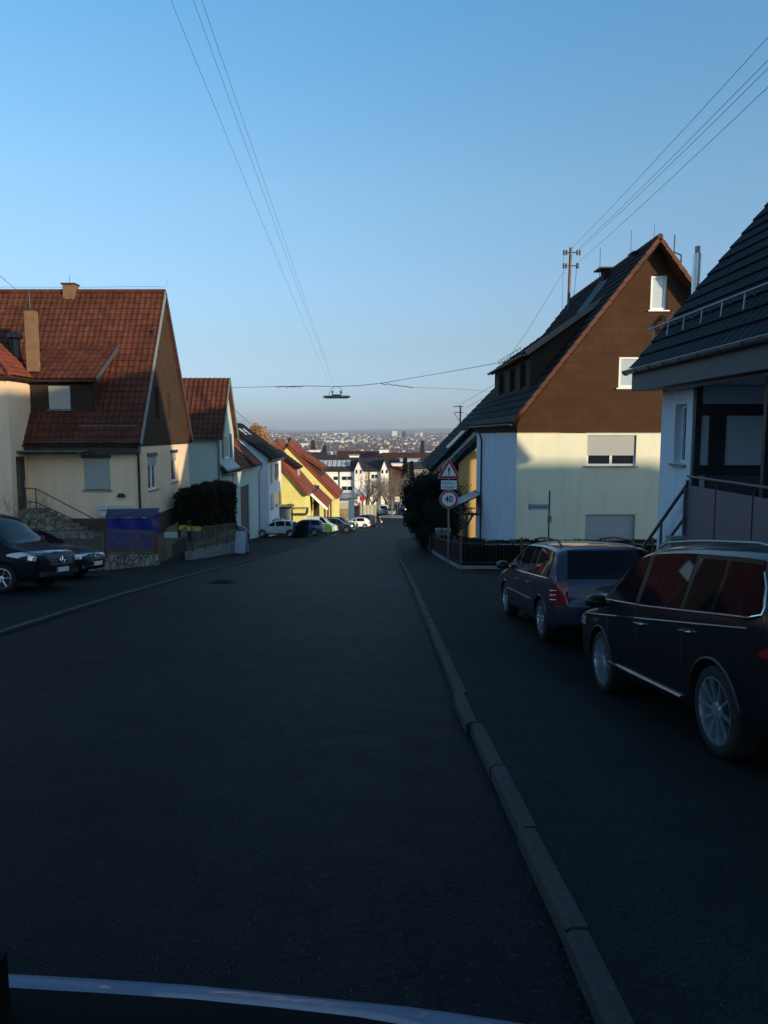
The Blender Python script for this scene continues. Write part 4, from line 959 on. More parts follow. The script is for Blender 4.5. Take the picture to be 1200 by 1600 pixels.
# porch roof reaching towards the street
tiled('porch_roof', (-6.9, 88.2, -7.1), (-6.9, 98.5, -7.1), (-9.2, 98.5, -4.9), (-9.2, 88.2, -4.9), 'tile_orange', e, .45, .45, .02, .04, .2)
MB().beam((-6.75, 87.9, -7.2), (-9.2, 87.9, -4.85), .2, .3).build('barge_board', M['white'], e)
for x, y in ((-7.1, 88.3), (-7.1, 93), (-7.1, 98)): MB().box(x - .12, y - .12, -11, x + .12, y + .12, -7.1).build('porch_post', M['fence_rust'], e)
MB().box(-8.8, 91.6, -11, -8.6, 98, -5.0).build('porch_wall', M['brown_plain'], e)
sh = MB().box(at(440, 800, 80.5).x, 79.6, -9.5, at(455, 800, 80.5).x, 82.2, at(450, 793, 80.5).z)
e2 = empty('garden_shed', (0, 0, 0), 0, 'grey flat roofed shed standing at the foot of the yellow gable', 'shed')
sh.build('wall', mat('shed_grey', (.17, .20, .20), .7, dirt=.3), e2)
MB().box(at(438, 800, 80.5).x, 79.4, at(450, 793, 80.5).z + .003, at(457, 800, 80.5).x, 82.2, at(450, 793, 80.5).z + .18).build('roof', M['dark'], e2)
e2 = empty('yellow_annex', (0, 0, 0), 0, 'small yellow annex with slanting dark roof in front of the yellow house', 'annex')
xa, xb = at(458, 800, 80.8).x, at(477, 800, 80.8).x
wall_part('wall', MB().box(xa, 80.6, -10, xb, 82.25, at(465, 800, 80.8).z + .3), 'render_yellow', e2, [('S', 80.6, xa + .4, xa + 1.0, -9.9, -8.1)])
MB().box(xa + .4, 80.72, -9.9, xa + 1.0, 80.76, -8.1).build('door', M['brown_plain'], e2)
MB().add([(xa - .1, 80.3, -6.9), (xb + .2, 80.3, -6.9), (xb + .2, 82.25, -6.35), (xa - .1, 82.25, -6.35), (xa - .1, 80.3, -7.05), (xb + .2, 80.3, -7.05), (xb + .2, 82.25, -6.9), (xa - .1, 82.25, -6.9)], [(0,1,2,3), (4,7,6,5), (0,4,5,1), (1,5,6,2), (3,2,6,7), (0,3,7,4)]).build('roof', M['dark'], e2)
# ---- second yellow house
e = empty('yellow_gable_house', (0, 0, 0), 0, 'second yellow house with orange red roof and long dormer, just past the first one', 'house')
y0, y1 = 101, 113; ex_ = at(523, 778, y0).x; ezz = at(523, 778, y0).z; a2 = at(459, 712, y0); s6 = (a2.z - ezz) / (ex_ - a2.x); rx6 = a2.x - 1.0; rz6 = ezz + (ex_ - rx6) * s6
wall_part('wall', prism_y([(2*rx6 - ex_, -13), (ex_ - .1, -13), (ex_ - .1, ezz), (rx6, rz6 - .05), (2*rx6 - ex_, ezz)], y0, y1), 'render_yellow', e)
z_ = .55
tiled('roof', (ex_ + .5, y0 + .5, ezz + z_ - .6*s6), (ex_ + .5, y1 + .3, ezz + z_ - .6*s6), (rx6, y1 + .3, rz6 + z_), (rx6, y0 + .5, rz6 + z_), 'tile_orange', e, .5, .5, .03, .05, .3)
tiled('roof', (2*rx6 - ex_ - .5, y1 + .3, ezz + z_ - .6*s6), (2*rx6 - ex_ - .5, y0 + .5, ezz + z_ - .6*s6), (rx6, y0 + .5, rz6 + z_), (rx6, y1 + .3, rz6 + z_), 'tile_orange', e, .5, .5, .03, .05, .3)
m_ = (ex_ + rx6) / 2
do = prism_y([(m_ + 1.2, ezz + z_ + (ex_ - m_ - 1.2)*s6 - .3), (m_ + 1.2, ezz + z_ + (ex_ - m_ - 1.2)*s6 + 1.3), (m_ - 1.6, ezz + z_ + (ex_ - m_ + 1.6)*s6)], y0 + 2.5, y1 - 2).build('dormer', M['brown_clad'], e)
tiled('dormer_roof', (m_ + 1.5, y0 + 2.2, ezz + z_ + (ex_ - m_ - 1.2)*s6 + 1.2), (m_ + 1.5, y1 - 1.7, ezz + z_ + (ex_ - m_ - 1.2)*s6 + 1.2), (m_ - 1.9, y1 - 1.7, ezz + z_ + (ex_ - m_ + 1.6)*s6 + .5), (m_ - 1.9, y0 + 2.2, ezz + z_ + (ex_ - m_ + 1.6)*s6 + .5), 'tile_orange', do, .5, .5, .03, .05, .2)
# roofs further back on the left: red roofs whose ridges show above the dark one
for (px0, px1, pt, d, lab, rm, wm) in ((404, 432, 686, 125, 'orange roofed house peeping over the dark roof next to the golden tree', 'tile_orange', 'render_cream'), (425, 452, 689, 138, 'house with long red roof seen just left of the yellow gable', 'tile_orange', 'render_white')):
    a = at(px0, pt, d); b = at(px1, pt, d)
    plain_house('hillside_house', lab, a.x, b.x + 3, d, d + 9, -15, a.z - 5, a.z, 'y', wm, rm, pan=1, course=1)

# ================================================================ CARS
def paint(name, col, metal=.35, rough=.28, coat=.8, spec=.5):
    if name in M: return M[name]
    m = bpy.data.materials.new(name); m.use_nodes = True; nt = m.node_tree; b = nt.nodes['Principled BSDF']
    co = objc(nt); d = ramp(nt, noise(nt, 2.2, 5, .6, co), [(.45, 0.), (.8, .35)])
    nt.links.new(mixc(nt, d, col, tuple(min(.10, x * 1.6 + .004) for x in col)), b.inputs['Base Color'])
    b.inputs['Metallic'].default_value = metal; b.inputs['Specular IOR Level'].default_value = spec; b.inputs['Coat Weight'].default_value = coat; b.inputs['Coat Roughness'].default_value = .04
    nt.links.new(ramp(nt, noise(nt, 6, 4, .6, co), [(.3, rough), (.8, rough + .18)]), b.inputs['Roughness'])
    M[name] = m; return m
M['tyre'] = mat('tyre_rubber', (.006, .006, .006), .85, var=.2, bump=.3, bs=50)
M['rim'] = mat('alloy_rim', (.62, .65, .70), .25, metal=.85, var=.1)
M['chrome'] = mat('chrome', (.7, .72, .75), .12, metal=1.0, var=0)
M['lamp_red'] = mat('lamp_red', (.22, .008, .008), .15, var=.1, coat=.6)
M['lamp_clear'] = mat('lamp_clear', (.45, .47, .5), .12, metal=.5, var=.1, coat=.8)
M['carglass'] = glassmat('car_glass', (.003, .005, .008), .03, .14, .006)
M['plate'] = mat('number_plate', (.62, .64, .62), .5, var=.05)
M['plate_blue'] = mat('plate_blue', (.01, .04, .35), .5, var=0)

class Car:
    """x forward, y left, z up; body surface given by a top profile, a plan outline and a side section"""
    def __init__(s, L, W, top, belt, zb=.24, tumble=.22, c=.34, n=3.2, rroof=.13, rhood=.09, bow=.03):
        s.L, s.W, s.top, s.belt, s.zb, s.tumble, s.c, s.n, s.rr, s.rh, s.bow = L, W, top, belt, zb, tumble, c, n, rroof, rhood, bow
        s.roof = max(z for x, z in top)
    def T(s, x):
        P = s.top
        if x <= P[0][0]: return P[0][1]
        for i in range(len(P) - 1):
            if x <= P[i+1][0]:
                x0, z0 = P[i]; x1, z1 = P[i+1]; h = x1 - x0; t = (x - x0) / h
                a = (z1 - z0) / h
                m0 = a if i == 0 else (lambda b: 0 if a*b <= 0 else 2*a*b/(a+b))((z0 - P[i-1][1]) / (x0 - P[i-1][0]))
                m1 = a if i + 2 >= len(P) else (lambda b: 0 if a*b <= 0 else 2*a*b/(a+b))((P[i+2][1] - z1) / (P[i+2][0] - x1))
                return (2*t**3-3*t*t+1)*z0 + (t**3-2*t*t+t)*h*m0 + (-2*t**3+3*t*t)*z1 + (t**3-t*t)*h*m1
        return P[-1][1]
    def B(s, x):
        q = max(0, (abs(x) - (s.L/2 - .55)) / .55); return s.zb + .12 * q * q
    def P(s, x):
        q = max(0., min(1., (abs(x) - (s.L/2 - s.c)) / s.c)); t = abs(x) / (s.L / 2)
        return s.W / 2 * (1 - q ** s.n) ** (1 / s.n) * (1 - .06 * t ** 3)
    def w(s, x, z):
        b = s.belt(x); k = 1 - .05 * max(0, (.55 - z) / .35) ** 2
        if z > b: k *= 1 - s.tumble * (z - b) / (s.roof - b)
        k += s.bow * max(0, 1 - ((z - .62) / .35) ** 2) * .3
        return s.P(x) * k
    def r(s, x):
        t = s.T(x); f = max(0, min(1, (t - s.belt(x) - .05) / .35)); return (s.rh * (1 - f) + s.rr * f)
    def side(s, x, z):
        t = s.T(x); r = min(s.r(x), (t - s.B(x)) * .45)
        if z > t or z < s.B(x): return -1
        if z <= t - r: return s.w(x, z)
        q = (z - (t - r)) / r; n = 2.6
        return s.w(x, t - r) * (1 - q ** n) ** (1 / n)
    def ring(s, x, ns=12, na=8):
        t = s.T(x); b = s.B(x); r = min(s.r(x), (t - b) * .45); H = []
        w0 = s.w(x, b + .04); H.append((0, b)); H.append((w0 * .82, b)); H.append((w0 * .97, b + .03))
        for k in range(ns): z = b + .07 + (t - r - b - .07) * k / (ns - 1); H.append((s.w(x, z), z))
        wt = s.w(x, t - r); n = 2.6
        for k in range(1, na + 1): a = pi / 2 * k / na; H.append((wt * max(0, cos(a)) ** (2 / n), t - r + r * sin(a) ** (2 / n)))
        return H
    def body(s, parent, m, wheels, wr, name='body', step=.055):
        xs = []; x = -s.L/2 + .002
        hl = s.L / 2
        while x < hl - .002:
            xs.append(x); e = hl - abs(x); x += max(.006, min(step, .18 * e + .006)) if e < .35 else step
        xs.append(hl - .002); P = []; nr = None
        for x in xs:
            H = s.ring(x); full = H + [(-y, z) for (y, z) in H[-2:0:-1]]; nr = len(full); P += [(x, y, z) for y, z in full]
        F_ = [(i*nr+k, i*nr+(k+1)%nr, (i+1)*nr+(k+1)%nr, (i+1)*nr+k) for i in range(len(xs)-1) for k in range(nr)]
        F_ += [tuple(range(nr))[::-1], tuple(range((len(xs)-1)*nr, len(xs)*nr))]
        mb = MB().add(P, F_); o = mb.build(name, [m, M['black']], parent)
        cb = MB(); cb.m = 1
        for wx in wheels:
            for sg in (-1, 1):
                y1_ = s.W / 2 + .2; y0_ = s.W / 2 - .30
                cb.lathe((wx, 0, wr), [(wr + .055, min(sg*y0_, sg*y1_)), (wr + .055, max(sg*y0_, sg*y1_))], 40, 'y')
        return boolean(o, cb, [m, M['black']], smooth=32)
    def endx(s, y, z, sg):
        a, b = 0.0, s.L / 2 - .002; y = abs(y)
        for _ in range(30):
            c = (a + b) / 2
            if s.side(sg * c, z) >= y: a = c
            else: b = c
        return sg * a
    def patch(s, name, parent, m, kind, f, nu=12, nv=8, off=.006, sg=1, mirror=False, thick=0):
        """f(u,v) -> 2d coordinates; kind 'side' (x,z) or 'end' (y,z)"""
        P = []
        for j in range(nv + 1):
            for i in range(nu + 1):
                a, b = f(i / nu, j / nv)
                if kind == 'side': y = max(0, s.side(a, b)); P.append(Vector((a, sg * y, b)))
                else: P.append(Vector((s.endx(a, b, sg), a, b)))
        def g(i, j): return P[max(0, min(nv, j)) * (nu + 1) + max(0, min(nu, i))]
        Q = []
        for j in range(nv + 1):
            for i in range(nu + 1):
                nrm = (g(i+1, j) - g(i-1, j)).cross(g(i, j+1) - g(i, j-1))
                if nrm.length > 1e-9: nrm.normalize()
                out = Vector((0, sg, .2)) if kind == 'side' else Vector((sg, 0, .3))
                if nrm.dot(out) < 0: nrm = -nrm
                Q.append(g(i, j) + nrm * off)
        mb = MB().grid(Q, nu + 1, nv + 1)
        # thin rim so that the pane has an edge
        n1 = nu + 1; loop = [i for i in range(n1)] + [j*n1+nu for j in range(1, nv+1)] + [nv*n1+i for i in range(nu-1, -1, -1)] + [j*n1 for j in range(nv-1, 0, -1)]
        base = len(mb.v)
        for k in loop: q = Q[k]; p = P[k]; mb.v.append(tuple(p - (q - p) * .5))
        L_ = len(loop)
        for k in range(L_): mb.f.append((loop[k], loop[(k+1) % L_], base + (k+1) % L_, base + k)); mb.mi.append(0)
        return mb.build(name, m, parent, smooth=True, angle=40)
    def line(s, name, parent, m, pts, sg, r=.006, n=5, off=.004):
        Q = []
        for a, b in pts: Q.append((a, sg * (max(0, s.side(a, b)) + off), b))
        return MB().tube(Q, r, n).build(name, m, parent, smooth=True)
def wheel(parent, x, y, r, rimr, wd, spokes, sg, style='multi'):
    e = MB(); prof = [(rimr, -wd/2), (rimr + .02, -wd/2 - .004), (r - .035, -wd/2), (r - .008, -wd/2 + .02), (r, -wd/2 + .05), (r, wd/2 - .05), (r - .008, wd/2 - .02), (r - .035, wd/2), (rimr + .02, wd/2 + .004), (rimr, wd/2)]
    V = []; n = 40
    for (R_, h) in prof:
        for k in range(n): a = 2*pi*k/n; V.append((x + R_*cos(a), y + h, r + R_*sin(a)))
    e.add(V, [(i*n+k, i*n+(k+1)%n, (i+1)*n+(k+1)%n, (i+1)*n+k) for i in range(len(prof)-1) for k in range(n)])
    w_ = e.build('wheel', M['tyre'], parent, smooth=True, angle=50)
    mb = MB(); yo = y + sg * (wd / 2 - .012)
    # rim lip
    V = []
    lip = [(rimr + .004, -sg*.06), (rimr + .006, sg*.008), (rimr - .012, sg*.010), (rimr - .018, -sg*.03), (rimr - .03, -sg*.12)]
    for (R_, h) in lip:
        for k in range(n): a = 2*pi*k/n; V.append((x + R_*cos(a), yo + h, r + R_*sin(a)))
    mb.add(V, [(i*n+k, i*n+(k+1)%n, (i+1)*n+(k+1)%n, (i+1)*n+k) for i in range(len(lip)-1) for k in range(n)])
    for k in range(spokes):
        a = 2*pi*k/spokes + .1; wd_ = .012 if style == 'multi' else .03
        prs = [(a - .0, a)] if style != 'multi' else [(a - .05, a + .03), (a + .1, a + .07)]
        for (ai, ao) in prs:
            p = (x + .055*cos(ai), yo - sg*.02, r + .055*sin(ai)); q = (x + (rimr-.012)*cos(ao), yo + sg*.0, r + (rimr-.012)*sin(ao))
            mb.beam(p, q, wd_, .022, (0, 1, 0)) if style == 'multi' else mb.beam(p, q, .025, wd_ * 1.8, (0, 1, 0))
    mb.lathe((x, yo, r), [(.065, -sg*.03), (.06, sg*.004), (.03, sg*.008)][::1], 20, 'y')
    mb.build('rim', M['rim'], w_, smooth=True, angle=30)
    MB().lathe((x, yo - sg*.09, r), [(rimr - .02, 0), (rimr - .02, .01)], 28, 'y').build('brake_disc', M['black'], w_)
    return w_
def place(e, rearL, frontL, y_off_from_rear, z_extra=.095):
    """stand the car on the ground: rear and front left wheel contact points in plan"""
    pass
def put_car(name, label, X, Y, heading, tilt=True, z=.1, group=None, cat='car', roll=0):
    e = empty(name, (X, Y, zg(Y) + z), 0, label, cat, group)
    f = Vector((cos(heading), sin(heading), 0)); a, b = Y + f.y * 1.3, Y - f.y * 1.3
    pitch = -math.atan2((zg(a) - zg(b)), 2.6) if abs(f.y) > .02 else 0
    lx = -f.x      # left vector y component = cos(heading)
    sl_ = (zg(Y + .7) - zg(Y - .7)) / 1.4; rl = math.atan(sl_ * cos(heading))
    e.rotation_euler = (rl, pitch, heading)
    z0 = (zg(Y - f.y*1.3) + zg(Y + f.y*1.3)) / 2
    e.location.z = z0 + z
    return e
def stand(name, label, A, B, W, cat='car'):
    """stand a car on two contact points of its left wheels (rear A, front B); returns root and wheelbase"""
    f = (B - A).normalized(); l = Vector((0, 0, 1)).cross(f).normalized(); u = f.cross(l)
    e = empty(name, (A + B) / 2 - l * (W / 2 - .02), 0, label, cat)
    e.rotation_euler = Matrix((f, l, u)).transposed().to_euler(); return e, (B - A).length
def common(c, e, m, wheels, wr, rimr, spokes, style, wd=.22, sides=(1, -1)):
    b = c.body(e, m, wheels, wr)
    for wx in wheels:
        for sg in (1, -1): wheel(e, wx, sg * (c.W/2 - wd/2 - .015), wr, rimr, wd, spokes, sg, style)
    return b
def sidewin(c, e, sg, x0b, x1b, x0t, x1t, name='side_window', m='carglass', low=.03, up=.015, nu=10, nv=6):
    def f(u, v):
        x = (x0b*(1-u)+x1b*u)*(1-v) + (x0t*(1-u)+x1t*u)*v
        zl = c.belt(x) + low; zu = c.T(x) - c.r(x)*.62 - up
        return x, zl + max(.004, zu - zl) * v
    return c.patch(name, e, M[m], 'side', f, nu, nv, sg=sg)
def mirror_(e, x, y, z, sg, m):
    o = MB(); o.lathe((0, 0, 0), [(.02, -.11), (.065, -.09), (.082, -.03), (.08, .04), (.05, .10), (.02, .11)], 14, 'y')
    me = o.mesh('mirror', m, smooth=True, angle=60); ob = bpy.data.objects.new('mirror', me); COL.objects.link(ob); ob.parent = e
    ob.location = (x, y + sg*.13, z); ob.scale = (1.0, 1.0, .95)
    g = MB().lathe((-.075, 0, 0), [(.060, -.004), (.060, .004)], 14, 'x').build('mirror_glass', M['carglass'], ob)
    MB().beam((0, -sg*.05, -.03), (.02, -sg*.14, -.05), .05, .03).build('mirror_arm', M['black'], ob)
def handle_(c, e, x, z, sg, m):
    y = c.side(x, z); return MB().tube([(x - .09, sg*(y + .002), z), (x - .07, sg*(y + .03), z), (x + .07, sg*(y + .03), z + .002), (x + .09, sg*(y + .002), z)], .012, 8).build('door_handle', m, e, smooth=True)
def plate(c, e, z, sg, w_=.52, h=.11, off=.02, y0=0):
    x = c.endx(.05, z, sg) + sg * off
    o = MB().box(x - .006, y0 - w_/2, z - h/2, x + .006, y0 + w_/2, z + h/2).build('number_plate', M['plate'], e)
    s_ = 1 if sg < 0 else -1
    MB().box(x + sg*.007, y0 + s_*(w_/2 - .045), z - h/2 + .004, x + sg*.009, y0 + s_*(w_/2 - .002), z + h/2 - .004).build('plate_band', M['plate_blue'], o)
    return o
def text(name, s_, size, m, parent, loc, rot, ext=.003, align='CENTER', sx=1.0, bold=0.0):
    cu = bpy.data.curves.new(name, 'FONT'); cu.body = s_; cu.size = size; cu.extrude = ext; cu.align_x = align; cu.align_y = 'CENTER'
    cu.offset = bold
    t_ = bpy.data.objects.new(name, cu); COL.objects.link(t_); bpy.context.view_layer.update()
    me = bpy.data.meshes.new_from_object(t_.evaluated_get(bpy.context.evaluated_depsgraph_get())); bpy.data.objects.remove(t_); me.name = name
    me.materials.clear(); me.materials.append(m)
    o = bpy.data.objects.new(name, me); COL.objects.link(o); o.parent = parent; o.location = loc; o.rotation_euler = rot; o.scale.x = sx
    return o

# ---- tall black car, the closest on the right
H2 = pi / 2 + .055
suv_paint = paint('suv_black_paint', (.003, .004, .007), .0, .3, .45, .2)
top = [(-2.38, .58), (-2.37, .80), (-2.34, 1.0), (-2.28, 1.2), (-2.18, 1.42), (-2.05, 1.56), (-1.8, 1.63), (-1.2, 1.66), (-.5, 1.68), (0, 1.675), (.38, 1.64), (.62, 1.56), (1.0, 1.30), (1.30, 1.08), (1.42, 1.03), (1.8, .97), (2.15, .87), (2.29, .75), (2.34, .58)]
c = Car(4.76, 1.80, top, lambda x: 1.06 + .025 * max(0, -x), zb=.26, tumble=.26, c=.42, rroof=.14, rhood=.10)
e, wb = stand('parked_suv', 'tall glossy black car with chrome window line, nearest to the camera at right', at(1118, 1183, 5.5), at(941, 1083, 8.12), 1.80)
wb /= 2
common(c, e, suv_paint, (-wb, wb), .355, .262, 10, 'multi')
for sg in (1, -1):
    c.patch('window_band', e, mat('pillar_black', (.004, .004, .005), .3, var=0, spec=.12), 'side', lambda u, v: (1.16 - 3.0*u - (.52*v if u == 0 else 0), c.belt(0) + .035 + max(.004, (c.T(1.16 - 3.0*u - (.52*v if u == 0 else 0)) - c.r(1.16 - 3.0*u)*.62 - .02) - c.belt(0) - .035)*v), 40, 6, sg=sg, off=.003)
    sidewin(c, e, sg, .24, 1.18, .24, .62); sidewin(c, e, sg, -.78, .12, -.78, .12); sidewin(c, e, sg, -2.0, -.86, -1.85, -.86, up=.05)
    c.line('chrome_strip', e, M['chrome'], [(1.24 - i*.1, c.belt(1.24 - i*.1) + .012) for i in range(32)] + [(-2.02, 1.15), (-2.02, 1.2), (-1.97, 1.33), (-1.88, 1.44)], sg, .011, 8)
    c.line('sill_strip', e, M['chrome'], [(1.0 - i*.2, .40 - .015*i*.3) for i in range(10)], sg, .016, 8, .012)
    MB().tube([(.25 - i*.2, sg*(.62 - .003*i), c.T(.25 - i*.2) - .015 + .022*min(1, i, 10 - i)) for i in range(11)], .013, 8).build('roof_rail', M['zinc'], e, smooth=True)
    for xx, zz in ((.08, .90), (-.92, .93)): handle_(c, e, xx, zz, sg, M['chrome'])
    for pts in ([(1.12, 1.02), (1.02, .8), (1.02, .45)], [(.18, 1.03), (.16, .8), (.16, .42)], [(-.82, 1.04), (-.84, .8), (-.78, .5)]): c.line('door_gap', e, M['black'], pts, sg, .005, 4, -.001)
    c.line('crease', e, suv_paint, [(1.9 - i*.25, .86 + .012*i) for i in range(16)], sg, .012, 6, -.004)
    c.patch('headlight', e, M['lamp_clear'], 'side', lambda u, v: (1.88 + .33*u, .72 + .03*u + (.085 + .03*u)*v), 8, 4, sg=sg)
    c.patch('tail_light', e, M['lamp_red'], 'side', lambda u, v: (-2.0 - .3*u, .86 - .02*u + (.04 + .13*u)*v), 8, 4, sg=sg)
    mirror_(e, 1.02, sg*.90, 1.06, sg, suv_paint)
    c.patch('badge', e, M['chrome'], 'side', lambda u, v: (1.44 + .16*u, .80 + .03*v), 4, 2, sg=sg, off=.008)
    MB().tube([(-wb + (.355+.05)*cos(a), sg*(c.side(-wb + (.355+.05)*cos(a), .355 + .405*sin(a)) + .002), .355 + .405*sin(a)) for a in [pi*k/20 + .0 for k in range(1, 20)]], .014, 6).build('arch_lip', M['black'], e, smooth=True)
    MB().tube([(wb + (.355+.05)*cos(a), sg*(c.side(wb + (.355+.05)*cos(a), .355 + .405*sin(a)) + .002), .355 + .405*sin(a)) for a in [pi*k/20 + .0 for k in range(1, 20)]], .014, 6).build('arch_lip', M['black'], e, smooth=True)
c.patch('windscreen', e, M['carglass'], 'end', lambda u, v: ((u - .5)*1.28*(1 - .1*v), 1.07 + .50*v), 12, 8, sg=1)
c.patch('rear_window', e, M['carglass'], 'end', lambda u, v: ((u - .5)*1.22*(1 - .08*v), 1.10 + .40*v), 12, 8, sg=-1)
plate(c, e, .55, 1); plate(c, e, .80, -1)

# ---- dark blue estate car beyond it
est = paint('estate_blue_paint', (.012, .022, .042), .4, .3, .6)
top = [(-2.27, .50), (-2.265, .62), (-2.20, .68), (-2.17, .88), (-2.10, 1.0), (-1.90, 1.25), (-1.74, 1.39), (-1.55, 1.425), (-.8, 1.46), (-.1, 1.45), (.22, 1.41), (.5, 1.30), (1.0, 1.03), (1.15, .96), (1.3, .93), (1.8, .84), (2.12, .72), (2.24, .60), (2.27, .5)]
c = Car(4.54, 1.73, top, lambda x: .93 + .012 * max(0, -x), zb=.22, tumble=.25, c=.36, rroof=.11, rhood=.08)
e, wbe = stand('parked_estate', 'dark blue estate car with roof rails and red tail light, parked past the black one', at(845, 1000, 10.85), at(790, 962, 13.55), 1.73)
common(c, e, est, (-1.36, 1.36), .315, .215, 7, 'star')
for sg in (1, -1):
    c.patch('window_band', e, mat('pillar_black', (.004, .004, .005), .3, var=0, spec=.12), 'side', lambda u, v: (1.0 - 2.62*u - (.48*v if u == 0 else 0), c.belt(0) + .035 + max(.004, (c.T(1.0 - 2.62*u - (.48*v if u == 0 else 0)) - c.r(1.0 - 2.62*u)*.62 - .02) - c.belt(0) - .035)*v), 40, 6, sg=sg, off=.003)
    sidewin(c, e, sg, .25, 1.02, .25, .52); sidewin(c, e, sg, -.50, .17, -.50, .17); sidewin(c, e, sg, -.84, -.56, -.84, -.56); sidewin(c, e, sg, -1.78, -.92, -1.62, -.92, up=.02)
    c.line('window_trim', e, M['chrome'], [(1.06 - i*.1, c.belt(1.06 - i*.1) + .012) for i in range(29)], sg, .006, 6)
    c.line('rub_strip', e, paint('estate_trim', (.05, .06, .08), .2, .4), [(1.0 - i*.2, .56) for i in range(10)], sg, .016, 6, .004)
    MB().tube([(.2, sg*.56, c.T(.2) - .015), (.12, sg*.565, c.T(.1) + .045), (-.5, sg*.57, c.T(-.5) + .055), (-1.3, sg*.565, c.T(-1.3) + .05), (-1.5, sg*.56, c.T(-1.5) - .01)], .016, 8).build('roof_rail', M['black'], e, smooth=True)
    for xx, zz in ((.12, .80), (-.72, .82)): handle_(c, e, xx, zz, sg, est)
    for pts in ([(.98, .93), (.93, .7), (.95, .35)], [(.2, .93), (.18, .7), (.18, .32)], [(-.60, .94), (-.62, .75), (-.98, .62)]): c.line('door_gap', e, M['black'], pts, sg, .005, 4, -.001)
    tl = c.patch('tail_light', e, M['lamp_red'], 'side', lambda u, v: (-1.93 - .17*u, .61 + (.18 + .14*u)*v), 8, 10, sg=sg)
    c.patch('tail_light', e, M['lamp_red'], 'end', lambda u, v: (sg*(.79 - .13*u), .62 + .31*v), 6, 10, sg=-1)
    for q in (.67, .735, .80): c.line('lamp_rib', tl, M['lamp_clear'], [(-1.93 - .019*i, q + .002*i) for i in range(10)], sg, .006, 5, .008)
    c.patch('headlight', e, M['lamp_clear'], 'side', lambda u, v: (1.92 + .25*u, .58 + .12*v), 6, 4, sg=sg)
    mirror_(e, .92, sg*.85, .98, sg, est)
    for wx in (-1.36, 1.36):
        MB().tube([(wx + .365*cos(a), sg*(c.side(wx + .365*cos(a), .315 + .365*sin(a)) + .0), .315 + .365*sin(a)) for a in [pi*k/18 for k in range(1, 18)]], .012, 6).build('arch_lip', est, e, smooth=True)
c.patch('windscreen', e, M['carglass'], 'end', lambda u, v: ((u - .5)*1.22*(1 - .12*v), 1.0 + .36*v), 12, 8, sg=1)
rwn = c.patch('rear_window', e, M['carglass'], 'end', lambda u, v: ((u - .5)*(1.30 - .2*v), .98 + .38*v), 14, 8, sg=-1)
x = c.endx(0, 1.02, -1) - .02; MB().beam((x, .28, 1.0), (x + .02, -.30, 1.03), .02, .03).build('wiper', M['black'], rwn)
bmp = c.patch('bumper', e, est, 'end', lambda u, v: ((u - .5)*1.62, .36 + .24*v), 16, 6, sg=-1, off=.03)
plate(c, e, .735, -1, off=.03); 
text('badge', 'C 200', .06, M['chrome'], e, (c.endx(.42, .86, -1) - .012, .44, .865), (pi/2, 0, -pi/2))
MB().tube([(-2.33, .35, .44), (-2.15, .35, .44)], .0, 4) if False else None

# ---- black van at the left
vanp = paint('van_black_paint', (.003, .005, .009), .0, .4, .15, .1)
top = [(-2.5, .7), (-2.49, 1.1), (-2.44, 1.7), (-2.34, 1.86), (-2.1, 1.90), (-.5, 1.91), (.65, 1.88), (.95, 1.80), (1.35, 1.45), (1.72, 1.14), (1.9, 1.08), (2.2, 1.0), (2.38, .90), (2.47, .74), (2.5, .55)]
c = Car(5.0, 1.93, top, lambda x: 1.08, zb=.25, tumble=.16, c=.40, rroof=.14, rhood=.10)
nose = gp(114, 915)
e = VAN = put_car('parked_van', 'black van parked nose out in front of the peach house at the left edge', -10.06, 17.3, radians(-5), z=.035, cat='van'); e.scale = (1, 1, .95)
common(c, e, vanp, (-1.55, 1.60), .335, .235, 6, 'star')
for sg in (1, -1):
    sidewin(c, e, sg, .55, 1.55, .55, .98, low=.05); sidewin(c, e, sg, -.75, .40, -.75, .40, low=.05); sidewin(c, e, sg, -2.1, -.85, -2.05, -.85, low=.05)
    hl = c.patch('headlight', e, M['lamp_clear'], 'side', lambda u, v: (1.72 + .64*u, .86 - .12*u + (.03 + .20*u**.7)*v), 12, 6, sg=sg)
    c.patch('lamp_mask', hl, M['black'], 'side', lambda u, v: (2.0 + .2*u, .80 - .03*u + (.03 + .08*u)*v), 6, 4, sg=sg, off=.012)
    mirror_(e, 1.35, sg*.98, 1.22, sg, M['black'])
    for pts in ([(1.3, 1.06), (1.25, .8), (1.22, .4)], [(.48, 1.08), (.46, .8), (.46, .4)]): c.line('door_gap', e, M['black'], pts, sg, .006, 4, -.001)
    handle_(c, e, .62, .95, sg, M['black'])
    MB().box(2.30, sg*.55, .36, 2.49, sg*.78, .48).build('air_inlet', M['black'], e)
gr = c.patch('grille', e, M['black'], 'end', lambda u, v: ((u - .5)*(.95 + .25*v), .60 + .26*v), 14, 6, sg=1, off=.012)
for k in range(3): MB().tube([(c.endx(y_*.1, .65 + k*.075, 1) + .02, y_*.1, .65 + k*.075) for y_ in range(-5, 6)], .009, 5).build('grille_bar', mat('grille_bar_grey', (.10, .11, .12), .3, metal=.6), gr)
xg = c.endx(0, .73, 1) + .04; mb = MB()
mb.tube([(xg, .10*cos(a), .73 + .10*sin(a)) for a in [2*pi*k/24 for k in range(25)]], .011, 6, False)
for k in range(3): a = pi/2 + 2*pi*k/3; mb.tube([(xg, 0, .73), (xg, .10*cos(a), .73 + .10*sin(a))], [.018, .006], 6)
mb.build('star_emblem', M['chrome'], gr)
c.patch('lower_grille', e, M['black'], 'end', lambda u, v: ((u - .5)*1.2, .34 + .12*v), 12, 4, sg=1, off=.012)
plate(c, e, .50, 1, off=.03)
